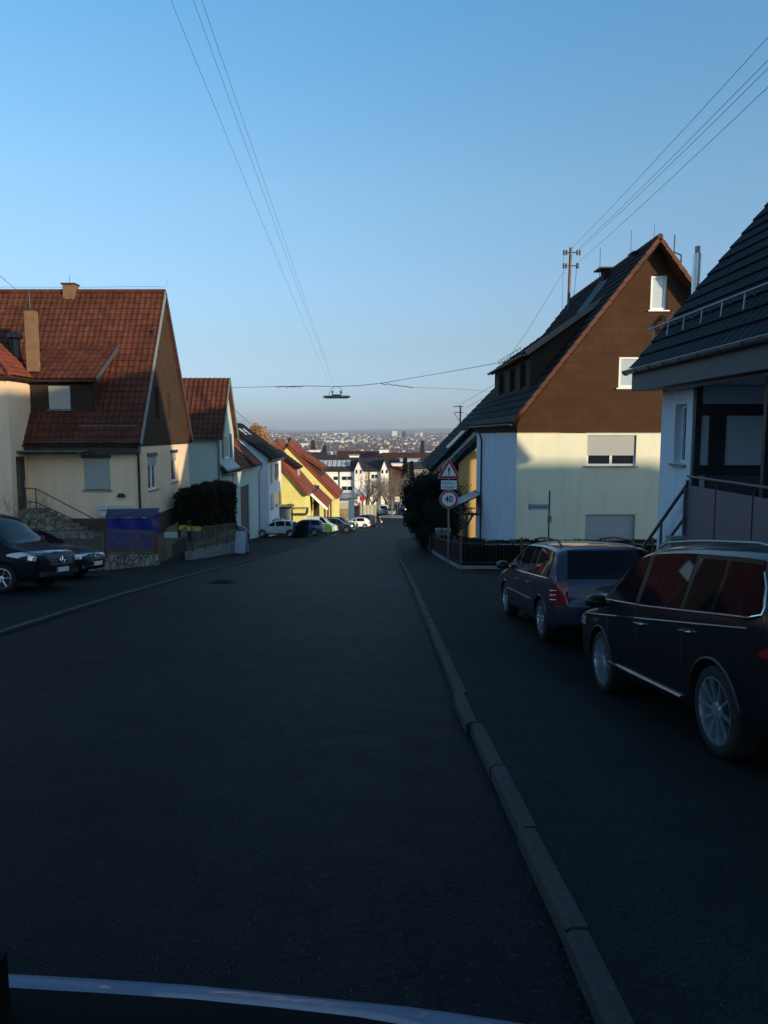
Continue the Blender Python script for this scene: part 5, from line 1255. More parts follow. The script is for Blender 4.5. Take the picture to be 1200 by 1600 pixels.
c.patch('windscreen', e, M['carglass'], 'end', lambda u, v: ((u - .5)*1.55*(1 - .08*v), 1.14 + .64*v), 14, 10, sg=1)

# ---- dark saloon behind the van
salp = paint('saloon_navy_paint', (.003, .006, .013), .0, .4, .25, .15)
top = [(-2.3, .55), (-2.28, .75), (-2.2, .93), (-1.8, .98), (-1.5, 1.08), (-1.0, 1.33), (-.5, 1.41), (0, 1.42), (.3, 1.38), (.7, 1.20), (1.12, .97), (1.25, .93), (1.7, .86), (2.1, .74), (2.25, .62), (2.3, .48)]
c = Car(4.6, 1.78, top, lambda x: .90, zb=.2, tumble=.28, c=.40, rroof=.12, rhood=.09)
e = put_car('parked_saloon', 'dark saloon car with pale headlight, parked behind the black van', -10.35, 20.6, radians(-4), z=.035)
common(c, e, salp, (-1.35, 1.38), .315, .215, 7, 'star')
for sg in (1, -1):
    sidewin(c, e, sg, .12, .98, .12, .45); sidewin(c, e, sg, -1.2, .04, -.95, .04)
    c.patch('headlight', e, mat('lamp_bright', (.65, .68, .72), .2, metal=.3, coat=.8), 'side', lambda u, v: (1.96 + .24*u, .56 + .0*u + .13*v), 10, 5, sg=sg)
    mirror_(e, .85, sg*.88, .96, sg, salp)
    for pts in ([(.95, .9), (.92, .7), (.93, .35)], [(.08, .9), (.08, .7), (.08, .3)]): c.line('door_gap', e, M['black'], pts, sg, .005, 4, -.001)
    MB().lathe((2.22, sg*.62, .34), [(.06, -.02), (.06, .02)], 12, 'x').build('fog_light', M['lamp_clear'], e)
g_ = c.patch('grille', e, M['black'], 'end', lambda u, v: ((u - .5)*.7, .52 + .16*v), 10, 4, sg=1, off=.01)
MB().tube([(c.endx(.0, .60, 1) + .02, .07*cos(a), .60 + .07*sin(a)) for a in [2*pi*k/16 for k in range(17)]], .009, 6, False).build('emblem', M['chrome'], g_)
c.patch('lower_grille', e, M['black'], 'end', lambda u, v: ((u - .5)*1.3, .27 + .12*v), 12, 4, sg=1, off=.01)
plate(c, e, .42, 1, off=.03)
c.patch('windscreen', e, M['carglass'], 'end', lambda u, v: ((u - .5)*1.32*(1 - .12*v), .98 + .34*v), 12, 8, sg=1)

# ---- smaller, farther cars
def far_car(name, label, X, Y, hd_, L, W, top, belt, pm, wr=.31, cat='car', wins=((.15, .95, .15, .45), (-1.1, .07, -.95, .07)), tumble=.24, zb=.22, screen=None, rear=None, z=.035, sill=False):
    c = Car(L, W, top, lambda x: belt, zb=zb, tumble=tumble, c=.36)
    e = put_car(name, label, X, Y, hd_, z=z, cat=cat)
    b = c.body(e, pm, (-L*.29, L*.30), wr, step=.1)
    for wx in (-L*.29, L*.30):
        for sg in (1, -1): wheel(e, wx, sg*(W/2 - .12), wr, wr*.68, .2, 6, sg, 'star')
    for sg in (1, -1):
        for wn in wins: sidewin(c, e, sg, *wn, nu=8, nv=4)
        c.patch('tail_light', e, M['lamp_red'], 'side', lambda u, v: (-L/2 + .30 - .22*u, belt - .30 + .24*v), 5, 3, sg=sg)
        c.patch('headlight', e, M['lamp_clear'], 'side', lambda u, v: (L/2 - .42 + .28*u, belt - .32 + .13*v), 5, 3, sg=sg)
        MB().lathe((L*.18, sg*(W/2 + .08), belt + .06), [(.03, -.08), (.08, -.03), (.07, .05), (.02, .08)], 10, 'y').build('mirror', pm, e)
        if sill: c.line('sill_trim', e, M['black'], [(L*.2 - i*L*.05, .30) for i in range(8)], sg, .06, 6, -.03)
    zr_ = max(z_ for x_, z_ in top)
    c.patch('windscreen', e, M['carglass'], 'end', lambda u, v: ((u - .5)*(W - .45)*(1 - .1*v), belt + .08 + (zr_ - belt - .20)*v), 8, 5, sg=1)
    c.patch('rear_window', e, M['carglass'], 'end', lambda u, v: ((u - .5)*(W - .5)*(1 - .1*v), belt + .08 + (zr_ - belt - .22)*v), 8, 5, sg=-1)
    plate(c, e, .48 if rear is None else rear, -1); plate(c, e, .42, 1)
    return e
hatch = [(-2.03, .5), (-2.0, .7), (-1.95, .92), (-1.75, 1.15), (-1.5, 1.36), (-1.2, 1.43), (-.5, 1.46), (.1, 1.43), (.45, 1.28), (1.0, .98), (1.15, .92), (1.6, .82), (1.9, .68), (2.02, .5)]
pw = paint('white_car_paint', (.50, .55, .60), 0, .3)
far_car('parked_hatchback', 'silvery white hatchback parked sideways before the white house at left', -10.3, 70.9, pi + .02, 4.06, 1.73, hatch, .92, pw, wins=((.15, .95, .15, .45), (-.70, .07, -.70, .07), (-1.35, -.78, -1.1, -.78)), sill=True).scale = (1.1, 1.1, 1.12)
suvt = [(-2.1, .6), (-2.08, .9), (-2.0, 1.2), (-1.8, 1.5), (-1.5, 1.62), (-.5, 1.66), (.1, 1.62), (.5, 1.42), (.95, 1.12), (1.1, 1.05), (1.7, .96), (2.0, .8), (2.1, .6)]
far_car('parked_crossover', 'bright blue tall car parked between the white hatchback and the green van', -8.35, 76.0, pi, 4.2, 1.78, suvt, 1.05, paint('blue_car_paint', (.01, .055, .22), .3, .3), .34, wins=((.15, 1.0, .15, .5), (-.75, .07, -.75, .07), (-1.75, -.83, -1.6, -.83)))
vant = [(-2.45, .6), (-2.44, 1.2), (-2.4, 1.8), (-2.3, 1.94), (-1.0, 1.97), (.6, 1.93), (.95, 1.80), (1.4, 1.42), (1.75, 1.14), (1.95, 1.06), (2.25, .95), (2.4, .78), (2.45, .55)]
e = far_car('parked_van', 'pale delivery van with green lower side, parked facing the street on the left', -7.6, 82.0, -.04, 4.9, 1.9, vant, 1.12, paint('van_pale_paint', (.42, .50, .46), 0, .35), .33, 'van', wins=((.5, 1.5, .5, .95),), tumble=.12)
cc = Car(4.9, 1.9, vant, lambda x: 1.12, zb=.22, tumble=.12, c=.36)
for sg in (1, -1): cc.patch('green_flank', e, mat('van_green', (.02, .10, .035), .4, coat=.4), 'side', lambda u, v: (-2.2 + 4.1*u, .32 + (.95 - .5*(1-u)**2 + .0)*v*(.55 + .45*u if u < .5 else 1.0 - (u-.5)*.5)), 16, 5, sg=sg, off=.008)
far_car('parked_hatchback', 'dark car parked just beyond the pale green van', -5.6, 86.5, -.05, 4.2, 1.78, suvt, 1.0, paint('dark_car_paint', (.012, .018, .024), .3, .3))
far_car('parked_pickup', 'dark green boxy off-road car parked in front of the stone wall', -5.6, 93.0, -.05, 4.6, 1.8, [(-2.3, .6), (-2.29, 1.2), (-2.25, 1.6), (-2.1, 1.72), (.2, 1.72), (.5, 1.55), (.85, 1.15), (1.0, 1.08), (2.0, 1.02), (2.27, .85), (2.3, .6)], 1.15, paint('green_dark_paint', (.012, .03, .028), .2, .35), .36)
far_car('parked_hatchback', 'small sunlit white hatchback parked in front of the yellow striped fence', -3.9, 103.0, pi + .15, 3.9, 1.7, [(x*.96, z*1.04) for x, z in hatch], .95, paint('bright_white_paint', (.72, .74, .74), 0, .3))
far_car('parked_suv', 'dark car with pale roof behind the walking person', -3.3, 111.5, pi, 4.5, 1.85, [(x*1.05, z) for x, z in suvt], 1.05, paint('dark_suv_paint', (.02, .028, .04), .3, .3), .35)
far_car('parked_hatchback', 'dark car half hidden by the hedge end with its red tail light showing', at(383, 838, 47.2).x - 1.75, 47.4, pi + .25, 3.9, 1.66, hatch, .92, paint('dark_car_paint', (.01, .014, .03), .3, .3))

# ================================================================ STREET OBJECTS
# traffic sign post
red = mat('sign_red', (.35, .012, .02), .4, var=.05); wht = mat('sign_white', (.60, .66, .70), .4, var=.03); blk = mat('sign_black', (.01, .01, .012), .5, var=0)
sx0, sy0 = at(701, 780, 24.0).x, 24.0
e = empty('road_sign', (sx0, sy0, zg(sy0) + .09), 0, 'grey post carrying red triangle warning sign, white text plate and round 40 limit', 'road sign')
zt = at(701, 716, 24).z - e.location.z
MB().tube([(0, 0, 0), (0, 0, zt)], .03, 12).build('post', M['zinc'], e, smooth=True, angle=60)
ct = at(701, 740, 24).z - e.location.z; R_ = .47
def tri(r, y, th, cr=.12, cz=ct):
    P = []
    for k in range(3):
        a = pi/2 + 2*pi*k/3; cx_, cz_ = (r - 2*cr*r)*cos(a), (r - 2*cr*r)*sin(a)
        for j in range(7): b = a - pi/3 + 2*pi/3*j/6; P.append((cx_ + cr*r*cos(b), y, cz + cz_ + cr*r*sin(b)))
    return MB().prism(P, (0, th, 0))
cz_t = at(701, 737, 24).z - e.location.z
t = tri(.44, -.055, .012, .06, cz_t).build('warning_triangle', wht, e)
tri(.425, -.060, .004, .05, cz_t).build('red_border', red, t)
tri(.275, -.066, .004, .02, cz_t).build('white_field', wht, t)
mb = MB().prism([(-.034, -.071, cz_t + .135), (.034, -.071, cz_t + .135), (.018, -.071, cz_t - .045), (-.018, -.071, cz_t - .045)], (0, .003, 0)); mb.lathe((0, -.07, cz_t - .085), [(.027, -.001), (.027, .003)], 16, 'y'); mb.build('exclamation_mark', blk, t)
zp = at(701, 757.5, 24).z - e.location.z
pl = MB().box(-.27, -.055, zp - .16, .27, -.043, zp + .16).build('text_plate', blk, e)
MB().box(-.255, -.060, zp - .145, .255, -.056, zp + .145).build('plate_field', wht, pl)
text('lettering', 'Straßen-', .13, blk, pl, (0, -.062, zp + .06), (pi/2, 0, 0), .001); text('lettering', 'schäden', .13, blk, pl, (0, -.062, zp - .07), (pi/2, 0, 0), .001)
zc_ = at(701, 780, 24).z - e.location.z
r_ = MB().lathe((0, -.05, zc_), [(.30, -.006), (.30, .006)], 48, 'y').build('speed_limit_disc', wht, e)
MB().lathe((0, -.06, zc_), [(.29, -.003), (.29, .003)], 48, 'y').build('red_ring', red, r_)
MB().lathe((0, -.067, zc_), [(.225, -.002), (.225, .002)], 48, 'y').build('white_field', wht, r_)
text('lettering', '40', .30, blk, r_, (0, -.071, zc_), (pi/2, 0, 0), .001, sx=.85, bold=.006)
# street name sign
p = at(857, 845, 22.6); q = at(857, 767, 22.6)
e = empty('street_name_sign', (p.x, 22.6, p.z - 1.4), 0, 'slim post with street name plate and small yellow box before the cream wall', 'street sign')
hz = q.z - p.z + 1.4
MB().tube([(0, 0, 0), (0, 0, hz)], .024, 10).build('post', M['dark'], e, smooth=True, angle=60)
z1_ = at(857, 792, 22.6).z - e.location.z
b_ = MB().box(-.64, -.012, z1_ - .09, -.03, .0, z1_ + .09).build('name_plate', mat('plate_pale', (.36, .42, .47), .5), e)
MB().box(-.635, -.016, z1_ - .085, -.615, -.013, z1_ + .085).build('plate_border', blk, b_)
text('lettering', 'Schurbachweg', .105, blk, b_, (-.325, -.016, z1_), (pi/2, 0, 0), .001, sx=.88)
z2_ = at(857, 811, 22.6).z - e.location.z
MB().box(-.055, -.06, z2_ - .10, .065, -.025, z2_ + .10).build('yellow_box', mat('yellow_box', (.32, .17, .01), .5), e)

# garden edge on the right: low wall, fence, hedges
e = empty('garden_fence', (0, 0, 0), 0, 'dark metal garden fence around the clipped hedge beside the pavement', 'fence')
fx = 2.50; fy = 23.75; px_ = [(fx, fy), (4.4, fy - .35), (8.5, fy - .6)]
def fence_run(a, b, posts, h=.88, name='fence_panel'):
    mb = MB(); n = max(2, int((Vector(b) - Vector(a)).length / .11))
    A = Vector((a[0], a[1], 0)); B = Vector((b[0], b[1], 0))
    P = [A.lerp(B, i / n) for i in range(n + 1)]
    for p_ in P: z = zg(p_.y) + .2; mb.beam((p_.x, p_.y, z), (p_.x, p_.y, z + h - .1), .012, .012)
    for zz in (.25, h): mb.beam((A.x, A.y, zg(A.y) + zz + .05), (B.x, B.y, zg(B.y) + zz + .05), .03, .03)
    return mb.build(name, M['dark'], e)
fence_run(px_[0], px_[1], 2); fence_run(px_[1], px_[2], 3)
for k in range(6):
    y = fy + k * 2.2; fence_run((fx, y), (fx, y + 2.15), 1)
for (x, y) in [px_[0], px_[1], px_[2]] + [(fx, fy + k * 2.2) for k in range(1, 7)]:
    MB().box(x - .035, y - .035, zg(y) - .1, x + .035, y + .035, zg(y) + 1.12).build('post', M['fence_rust'], e)
mb = MB(); mb.beam((fx - .05, fy, zg(fy) + .12), (8.6, fy - .68, zg(fy - .6) + .12), .14, .14); mb.beam((fx, fy, zg(fy) + .1), (fx, 45, zg(45) + .1), .12, .16)
tag(mb.build('garden_kerb', M['concrete']), 'thin concrete edging under the dark garden fence', 'edging')
p = at(680, 865, 35.5)
e = empty('concrete_pillar', (2.75, 35.5, zg(35.5)), 0, 'pale grey concrete pillar at the pavement between hedge and tall yew', 'pillar')
MB().box(-.22, -.3, -.2, .45, .5, at(685, 829, 35.5).z - zg(35.5)).build('block', mat('pillar_grey', (.20, .22, .20), .9, bump=.3, dirt=.3), e)
MB().box(-.26, -.34, at(685, 829, 35.5).z - zg(35.5) + .003, .49, .54, at(685, 829, 35.5).z - zg(35.5) + .06).build('coping', M['concrete'], e)

# leaf clump scatter
def leaves(n, fn, size, seed, up=.3):
    rnd = random.Random(seed); mb = MB(); V = []; F_ = []
    for i in range(n):
        p, nr_ = fn(rnd); a = Vector((rnd.gauss(0, 1), rnd.gauss(0, 1), rnd.gauss(0, 1) * .7)).normalized()
        b = a.cross(Vector((rnd.gauss(0, 1), rnd.gauss(0, 1), rnd.gauss(0, 1)))).normalized(); s_ = size * rnd.uniform(.6, 1.5)
        k = len(V); V += [p - a*s_*.5, p + b*s_*.28, p + a*s_*.5, p - b*s_*.28]; F_.append((k, k+1, k+2, k+3))
    mb.v = [tuple(v) for v in V]; mb.f = F_; mb.mi = [0] * len(F_); return mb
def box_hedge(name, label, x0, y0, x1, y1, h, n, size, m, seed=1, rough=.07, base=None, cat='hedge', round_=.0, core='leaf_dark'):
    e = empty(name, (0, 0, 0), 0, label, cat)
    zf = lambda y: (zg(y) if base is None else base(y))
    def bump_(x, y, z): return rough * (sin(x*3.1 + z*2.3) + sin(y*2.7 + z*3.7) + sin(x*7 + y*5)) * .5
    def fn(r):
        x, y = r.uniform(x0, x1), r.uniform(y0, y1); f = r.random(); k = r.gauss(0, rough * .5)
        z = zf(y) + h * r.random() ** .8
        lx, ly, lz = (x1-x0)*h, (y1-y0)*h, (x1-x0)*(y1-y0); t = r.uniform(0, 2*lx + 2*ly + lz*1.3)
        if t < lx*2: y = (y0 if t < lx*1.5 else y1); y += (k + bump_(x, y, z)) * (1 if y == y1 else -1)
        elif t < 2*lx + 2*ly: x = (x0 if t < 2*lx + ly else x1); x += (k + bump_(x, y, z)) * (1 if x == x1 else -1)
        else: z = zf(y) + h + k + bump_(x, y, 0) + abs(r.gauss(0, rough * .5))
        if round_ > 0:
            cx_, cy_ = (x0+x1)/2, (y0+y1)/2; q = (z - zf(y)) / h
            if q > .6: sh = 1 - round_ * ((q - .6) / .4) ** 2; x = cx_ + (x - cx_) * sh; y = cy_ + (y - cy_) * sh
        return Vector((x, y, z)), None
    leaves(n, fn, size, seed).build('foliage', M[m], e, fix=False)
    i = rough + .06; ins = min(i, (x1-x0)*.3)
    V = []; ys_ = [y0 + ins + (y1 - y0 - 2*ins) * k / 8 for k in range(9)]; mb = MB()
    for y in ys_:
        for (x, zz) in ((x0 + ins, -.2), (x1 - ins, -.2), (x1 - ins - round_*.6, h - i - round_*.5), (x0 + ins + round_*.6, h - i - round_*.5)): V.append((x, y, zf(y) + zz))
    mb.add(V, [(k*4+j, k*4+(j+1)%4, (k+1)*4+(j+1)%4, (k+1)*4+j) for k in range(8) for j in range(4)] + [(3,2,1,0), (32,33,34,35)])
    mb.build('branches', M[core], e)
    return e
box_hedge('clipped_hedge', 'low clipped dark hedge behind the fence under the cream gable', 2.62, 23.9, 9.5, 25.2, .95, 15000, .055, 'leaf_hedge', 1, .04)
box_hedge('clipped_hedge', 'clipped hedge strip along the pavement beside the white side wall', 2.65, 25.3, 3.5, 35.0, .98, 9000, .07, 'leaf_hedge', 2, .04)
# tall yew overhanging the pavement
def blob_tree(name, label, cx_, cy_, zb, blobs, n, size, m, trunk, seed=3, cat='tree', spikes=.0, core=False):
    e = empty(name, (cx_, cy_, zb), 0, label, cat)
    tot = sum(b[3]**2 for b in blobs)
    def fn(r):
        t = r.uniform(0, tot)
        for b in blobs:
            t -= b[3]**2
            if t <= 0: break
        d = Vector((r.gauss(0, 1), r.gauss(0, 1), r.gauss(0, 1))).normalized(); q = r.random() ** .35
        j = 1 + .22 * sin(d.x*5 + b[0]*3) * sin(d.z*6 + b[1]) + (spikes * r.random() if d.z > .5 else 0)
        return Vector((b[0] + d.x*b[3]*q*j, b[1] + d.y*b[3]*q*j, b[2] + d.z*b[3]*q*j*(b[4] if len(b) > 4 else 1.2))), None
    mb = leaves(n, fn, size, seed)
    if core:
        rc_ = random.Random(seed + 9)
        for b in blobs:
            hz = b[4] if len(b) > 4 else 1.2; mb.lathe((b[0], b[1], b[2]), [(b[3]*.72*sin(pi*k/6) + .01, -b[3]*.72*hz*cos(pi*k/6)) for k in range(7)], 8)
    mb.build('crown', M[m], e, fix=False)
    MB().tube([(0, 0, -.2), (.05, 0, trunk*.5), (0, .05, trunk)], [.16, .12, .07], 8).build('trunk', M['twig'], e, smooth=True)
    return e
zb = zg(42)
zz = lambda py, d: at(650, py, d).z - zb
blobs = []
rnd = random.Random(11)
for (px, py, rpx) in ((655, 768, 22), (645, 785, 20), (662, 800, 28), (648, 812, 20), (672, 765, 24), (690, 775, 26), (680, 800, 30), (668, 832, 24), (690, 840, 28), (640, 768, 12), (700, 815, 26), (664, 756, 14), (684, 756, 16), (705, 790, 26), (675, 858, 18), (650, 757, 9), (695, 760, 14), (657, 750, 7), (672, 748, 6)):
    for k in range(2):
        d = 41 + rnd.uniform(-1.6, 1.6) + (1.5 if px > 685 else 0); p = at(px, py, d); blobs.append((p.x - 3.3, d - 42, p.z - zb, rpx / F * d, 1.15))
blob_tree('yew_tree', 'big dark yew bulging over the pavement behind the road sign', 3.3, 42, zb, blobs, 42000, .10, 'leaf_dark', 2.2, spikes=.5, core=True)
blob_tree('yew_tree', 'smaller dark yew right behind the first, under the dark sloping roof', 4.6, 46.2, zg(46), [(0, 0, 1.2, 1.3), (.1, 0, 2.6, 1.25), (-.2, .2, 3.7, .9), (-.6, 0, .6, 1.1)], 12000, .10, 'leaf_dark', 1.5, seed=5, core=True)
MB_ = MB(); 
e = empty('picket_fence', (2.35, 43, 0), 0, 'short dark fence under the yew tree at the pavement edge', 'fence'); e.location = (0, 0, 0)
for k in range(3):
    mb = MB(); 
    for j in range(16): y = 37 + k*4 + j*.25; mb.box(2.36, y, zg(y), 2.40, y + .12, zg(y) + 1.0)
    mb.box(2.40, 37 + k*4, zg(39 + k*4) + .3, 2.43, 41 + k*4, zg(39 + k*4) + .36); mb.build('fence_panel', M['copperish'], e)
# pollarded tree by the ochre wall
def tree_branches(mb, p, d, L, r, depth, rnd, spread=.5, kids=(2, 3), shrink=.72, up=.15, n=5):
    pts = [p]; rs = [r]; q = Vector(p); dd = Vector(d).normalized()
    for k in range(3):
        dd = (dd + Vector((rnd.gauss(0, .12), rnd.gauss(0, .12), rnd.gauss(0, .08) + up * .3))).normalized(); q = q + dd * L / 3; pts.append(q.copy()); rs.append(r * (1 - .16 * (k + 1)))
    mb.tube(pts, rs, n if depth > 1 else 3, caps=False)
    if depth <= 0: return
    for k in range(rnd.randint(*kids)):
        a = Vector((rnd.gauss(0, 1), rnd.gauss(0, 1), rnd.gauss(0, .6) + up)).normalized()
        nd_ = (dd * (1 - spread) + a * spread).normalized(); b = pts[-1] if k < 2 else pts[-2]
        tree_branches(mb, b, nd_, L * shrink * rnd.uniform(.75, 1.15), r * .56, depth - 1, rnd, spread, kids, shrink, up, n)
def bare_tree(name, label, x, y, zb, h, seed, depth=5, r=.12, m='twig', spread=.5, trunk=.3, cat='tree', group=None, kids=(2, 3), shrink=.74, up=.15):
    e = empty(name, (x, y, zb), 0, label, cat, group); rnd = random.Random(seed)
    MB().tube([(0, 0, -.3), (.02, 0, h*trunk*.5), (0, .03, h*trunk)], [r*1.25, r, r*.85], 8).build('trunk', M[m], e, smooth=True)
    mb = MB()
    for k in range(4):
        a = 2*pi*k/4 + rnd.uniform(-.4, .4); tree_branches(mb, Vector((0, .03, h*trunk*.96)), Vector((cos(a)*.6, sin(a)*.6, .9)), h*.24, r*.55, depth, rnd, spread, kids, shrink, up)
    mb.build('crown', M[m], e, fix=False); return e
p = at(728, 850, 33.0)
bare_tree('pollarded_tree', 'small pollarded bare tree before the ochre wall right of the sign post', p.x, 33.4, zg(33.4), 2.9, 4, 2, .13, spread=.65, trunk=.52, kids=(2, 3), shrink=.5, up=.3)
# dark tall hedge block on the left
hx0, hx1 = pD.x - 2.4, pD.x - .55
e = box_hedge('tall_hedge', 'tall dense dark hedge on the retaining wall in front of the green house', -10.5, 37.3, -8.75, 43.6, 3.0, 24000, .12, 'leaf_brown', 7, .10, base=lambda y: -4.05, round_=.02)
e = box_hedge('small_hedge', 'small dark hedge standing between the white and the bright blue car', at(463, 830, 71.5).x, 69.6, at(481, 830, 71.5).x, 71.8, 1.35, 2500, .11, 'leaf_dark', 8, .06)
# bare shrub by the entrance
def shrub(name, label, x, y, zb, h, seed, n=12, depth=3):
    e = empty(name, (x, y, zb), 0, label, 'shrub'); rnd = random.Random(seed); mb = MB()
    for k in range(n): a = rnd.uniform(0, 2*pi); tree_branches(mb, Vector((.12*cos(a), .12*sin(a), 0)), Vector((cos(a)*.5, sin(a)*.5, 1)), h*.38, .016, depth, rnd, .4, (2, 2), .7, .25, 4)
    mb.build('twigs', M['twig'], e, fix=False); return e
p = at(42, 800, 30)
shrub('bare_shrub', 'leafless twiggy shrub left of the stair railing', p.x, 30, -2.6, 2.5, 3, 16)
p = at(8, 800, 28.5); shrub('bare_shrub', 'leafless shrub at the left edge above the van', p.x, 28.5, -2.6, 2.3, 5, 12)
p = at(207, 860, 27.3); shrub('bare_shrub', 'small dry shrub behind the mesh fence under the blue cover', p.x, 27.3, -2.6, .9, 6, 12, 2)
# grey street cabinet at the left, in front of the van
# A-frame board on the pavement
p = gp(378, 866)
e = empty('pavement_sign', (p.x, p.y, zg(p.y) + .04), radians(-12), 'white folding board standing on the pavement at the end of the hedge', 'sign board')
pb = mat('board_white', (.36, .42, .47), .5, var=.1)
for sg in (-1, 1): MB().add([(-.28, sg*.30, .06), (.28, sg*.30, .06), (.28, sg*.04, 1.15), (-.28, sg*.04, 1.15), (-.28, sg*.27, .06), (.28, sg*.27, .06), (.28, sg*.01, 1.15), (-.28, sg*.01, 1.15)], [(0,1,2,3), (7,6,5,4), (0,4,5,1), (1,5,6,2), (2,6,7,3), (3,7,4,0)]).build('board', pb, e)
for sg in (-1, 1):
    mb = MB()
    for x in (-.25, .21): mb.box(x, sg*.33 - .02, 0, x + .04, sg*.33 + .02, .07)
    mb.build('feet', M['black'], e)

# ---- overhead lamp on its span wires
LD = 27.0
c_ = at(526, 620, LD)
e = empty('street_lamp', (c_.x, LD, c_.z), 0, 'long grey street lamp hanging on wires over the middle of the road', 'street lamp')
prof = [(.02, -.49), (.055, -.47), (.075, -.40), (.075, .40), (.055, .47), (.02, .49)]
o = MB().lathe((0, 0, 0), prof, 16, 'x').build('housing', mat('lamp_grey', (.16, .20, .20), .5), e, smooth=True, angle=50)
for v in o.data.vertices: v.co.z *= .62; v.co.y *= 1.5
MB().box(-.40, -.07, -.062, .40, .07, -.045).build('lens', mat('lamp_lens', (.5, .52, .52), .2), e)
mb = MB().box(-.17, -.03, .04, .17, .03, .085)
for sg in (-1, 1): mb.tube([(sg*.15, 0, .06), (sg*.17, 0, .18), (sg*.13, 0, .22)], .016, 6); mb.lathe((sg*.15, 0, .17), [(.03, -.03), (.03, .03)], 8, 'x')
mb.build('bracket', M['dark'], e)
MB().tube([(-.28, 0, .06), (-.22, .0, .25), (-.08, 0, .36), (.1, 0, .36), (.2, 0, .25), (.19, 0, .1)], .008, 5).build('feed_cable', M['dark'], e)
wm = mat('wire_grey', (.10, .11, .12), .6, var=0)
top_ = at(524, 604, LD)
lamp_l = [at(300, 606, 50), at(370, 605.5, 40), at(432, 604, 32), at(480, 603, 28.5), top_]
mb = MB().tube([(-18, 56, at(300, 606, 56).z - .2), lamp_l[1], lamp_l[2], lamp_l[3], top_, at(560, 602.5, LD + .1), at(594, 599, LD + .4), at(690, 583, 29.0), Vector((5.1, 30.5, 4.85))], .010, 4)
tag(mb.build('span_wire', wm), 'span wire across the road that holds the hanging street lamp', 'wire')
rnd = random.Random(8)
for (x0, x1, nm, lb) in ((432, 475, 'wire_knot', 'tangled loose wire end wound left of the street lamp'), (594, 645, 'wire_knot', 'tangled loose wire end hanging right of the street lamp')):
    P = []; n = 16
    for i in range(n + 1):
        px = x0 + (x1 - x0) * i / n; P.append(at(px, (604.5 if x0 < 500 else 599.5 + 5.5 * i / n) + rnd.uniform(-1.4, 1.4), LD + .3))
    tag(MB().tube(P, .012, 4).build(nm, M['dark']), lb, 'wire end', 'loose wire ends by the lamp')
tag(MB().tube([at(645, 605, LD + .4), at(720, 608, 31), at(772, 612, 34)], .005, 4).build('thin_wire', wm), 'thin wire from the loose end to the cream house', 'wire')
# long wires up the street to the lamp
for k, (px, d0, lab) in enumerate(((268, 6.0, 'leftmost of the three wires coming down from the top of the sky to the lamp'), (303, 6.2, 'middle of the three wires coming down from the top of the sky to the lamp'), (316, 6.3, 'rightmost of the three wires coming down from the top of the sky to the lamp'))):
    a = at(px, 0, d0); b = at((513, 519, 521)[k], 597, LD - .3); P = []
    d_ = a - b; a2 = b + d_ * 1.5
    for i in range(41):
        t = i / 40; p = b.lerp(a2, t); P.append(p - Vector((0, 0, .06 * t * (1 - t))))
    # keep the sagging curve passing by the top point
    tag(MB().tube(P, .0017, 4).build('street_wire', wm), lab, 'wire', 'wires above the road')
# roof mast on the cream house with insulators
mz0 = at(888, 482, 35.5); mz1 = at(892, 387, 35.5); mx = mz1.x
e = empty('roof_mast', (mx, 35.5, mz0.z), 0, 'wooden telephone mast with two cross arms standing on the brown gabled roof', 'mast')
H_ = mz1.z - mz0.z
MB().tube([(-.05, 0, -.6), (0, 0, H_)], .07, 10).build('pole', M['wood_pole'], e, smooth=True, angle=60)
for k, dz in enumerate((.22, .82)):
    arm = MB().tube([(-.34, 0, H_ - dz), (.36, 0, H_ - dz)], .025, 6).build('cross_arm', M['dark'], e)
    for x in (-.32, -.2, .3, .42 if k == 0 else .36):
        MB().lathe((x, 0, H_ - dz), [(.02, -.12), (.05, -.09), (.035, -.02), (.05, .03), (.03, .12), (.01, .13)], 10).build('insulator', M['dark'], arm, smooth=True)
MB().tube([(-.32, 0, H_ - .3), (-.34, 0, -.9)], .008, 4).build('cable', wm, e); MB().tube([(.30, 0, H_ - .9), (.16, 0, .1)], .012, 4).build('cable', wm, e)
ends = [((893, 388), (1200, 48), 'topmost of the four wires from the roof mast to the upper right corner'), ((905, 387), (1200, 84), 'second from the top of the four wires from the roof mast to the right edge'),
        ((906, 390), (1200, 97), 'third from the top of the four wires from the roof mast to the right edge'), ((903, 410), (1200, 126), 'lowest of the four wires from the roof mast to the right edge')]
for (a, b, lab) in ends:
    A = at(*a, 35.5); B = at(*b, 13.0); D_ = B - A; P = [A + D_ * (t / 20 * 1.45) - Vector((0, 0, .5 * (t/20) * (1 - t/20))) for t in range(21)]
    tag(MB().tube(P, .007, 4).build('mast_wire', wm), lab, 'wire', 'wires from the roof mast')
A = at(884, 419, 35.5); B = at(775, 588, 37.0); tag(MB().tube([A, (A + B)/2 - Vector((0, 0, .15)), B], .007, 4).build('mast_wire', wm), 'stay wire slanting from the roof mast down to the dormer corner', 'wire')
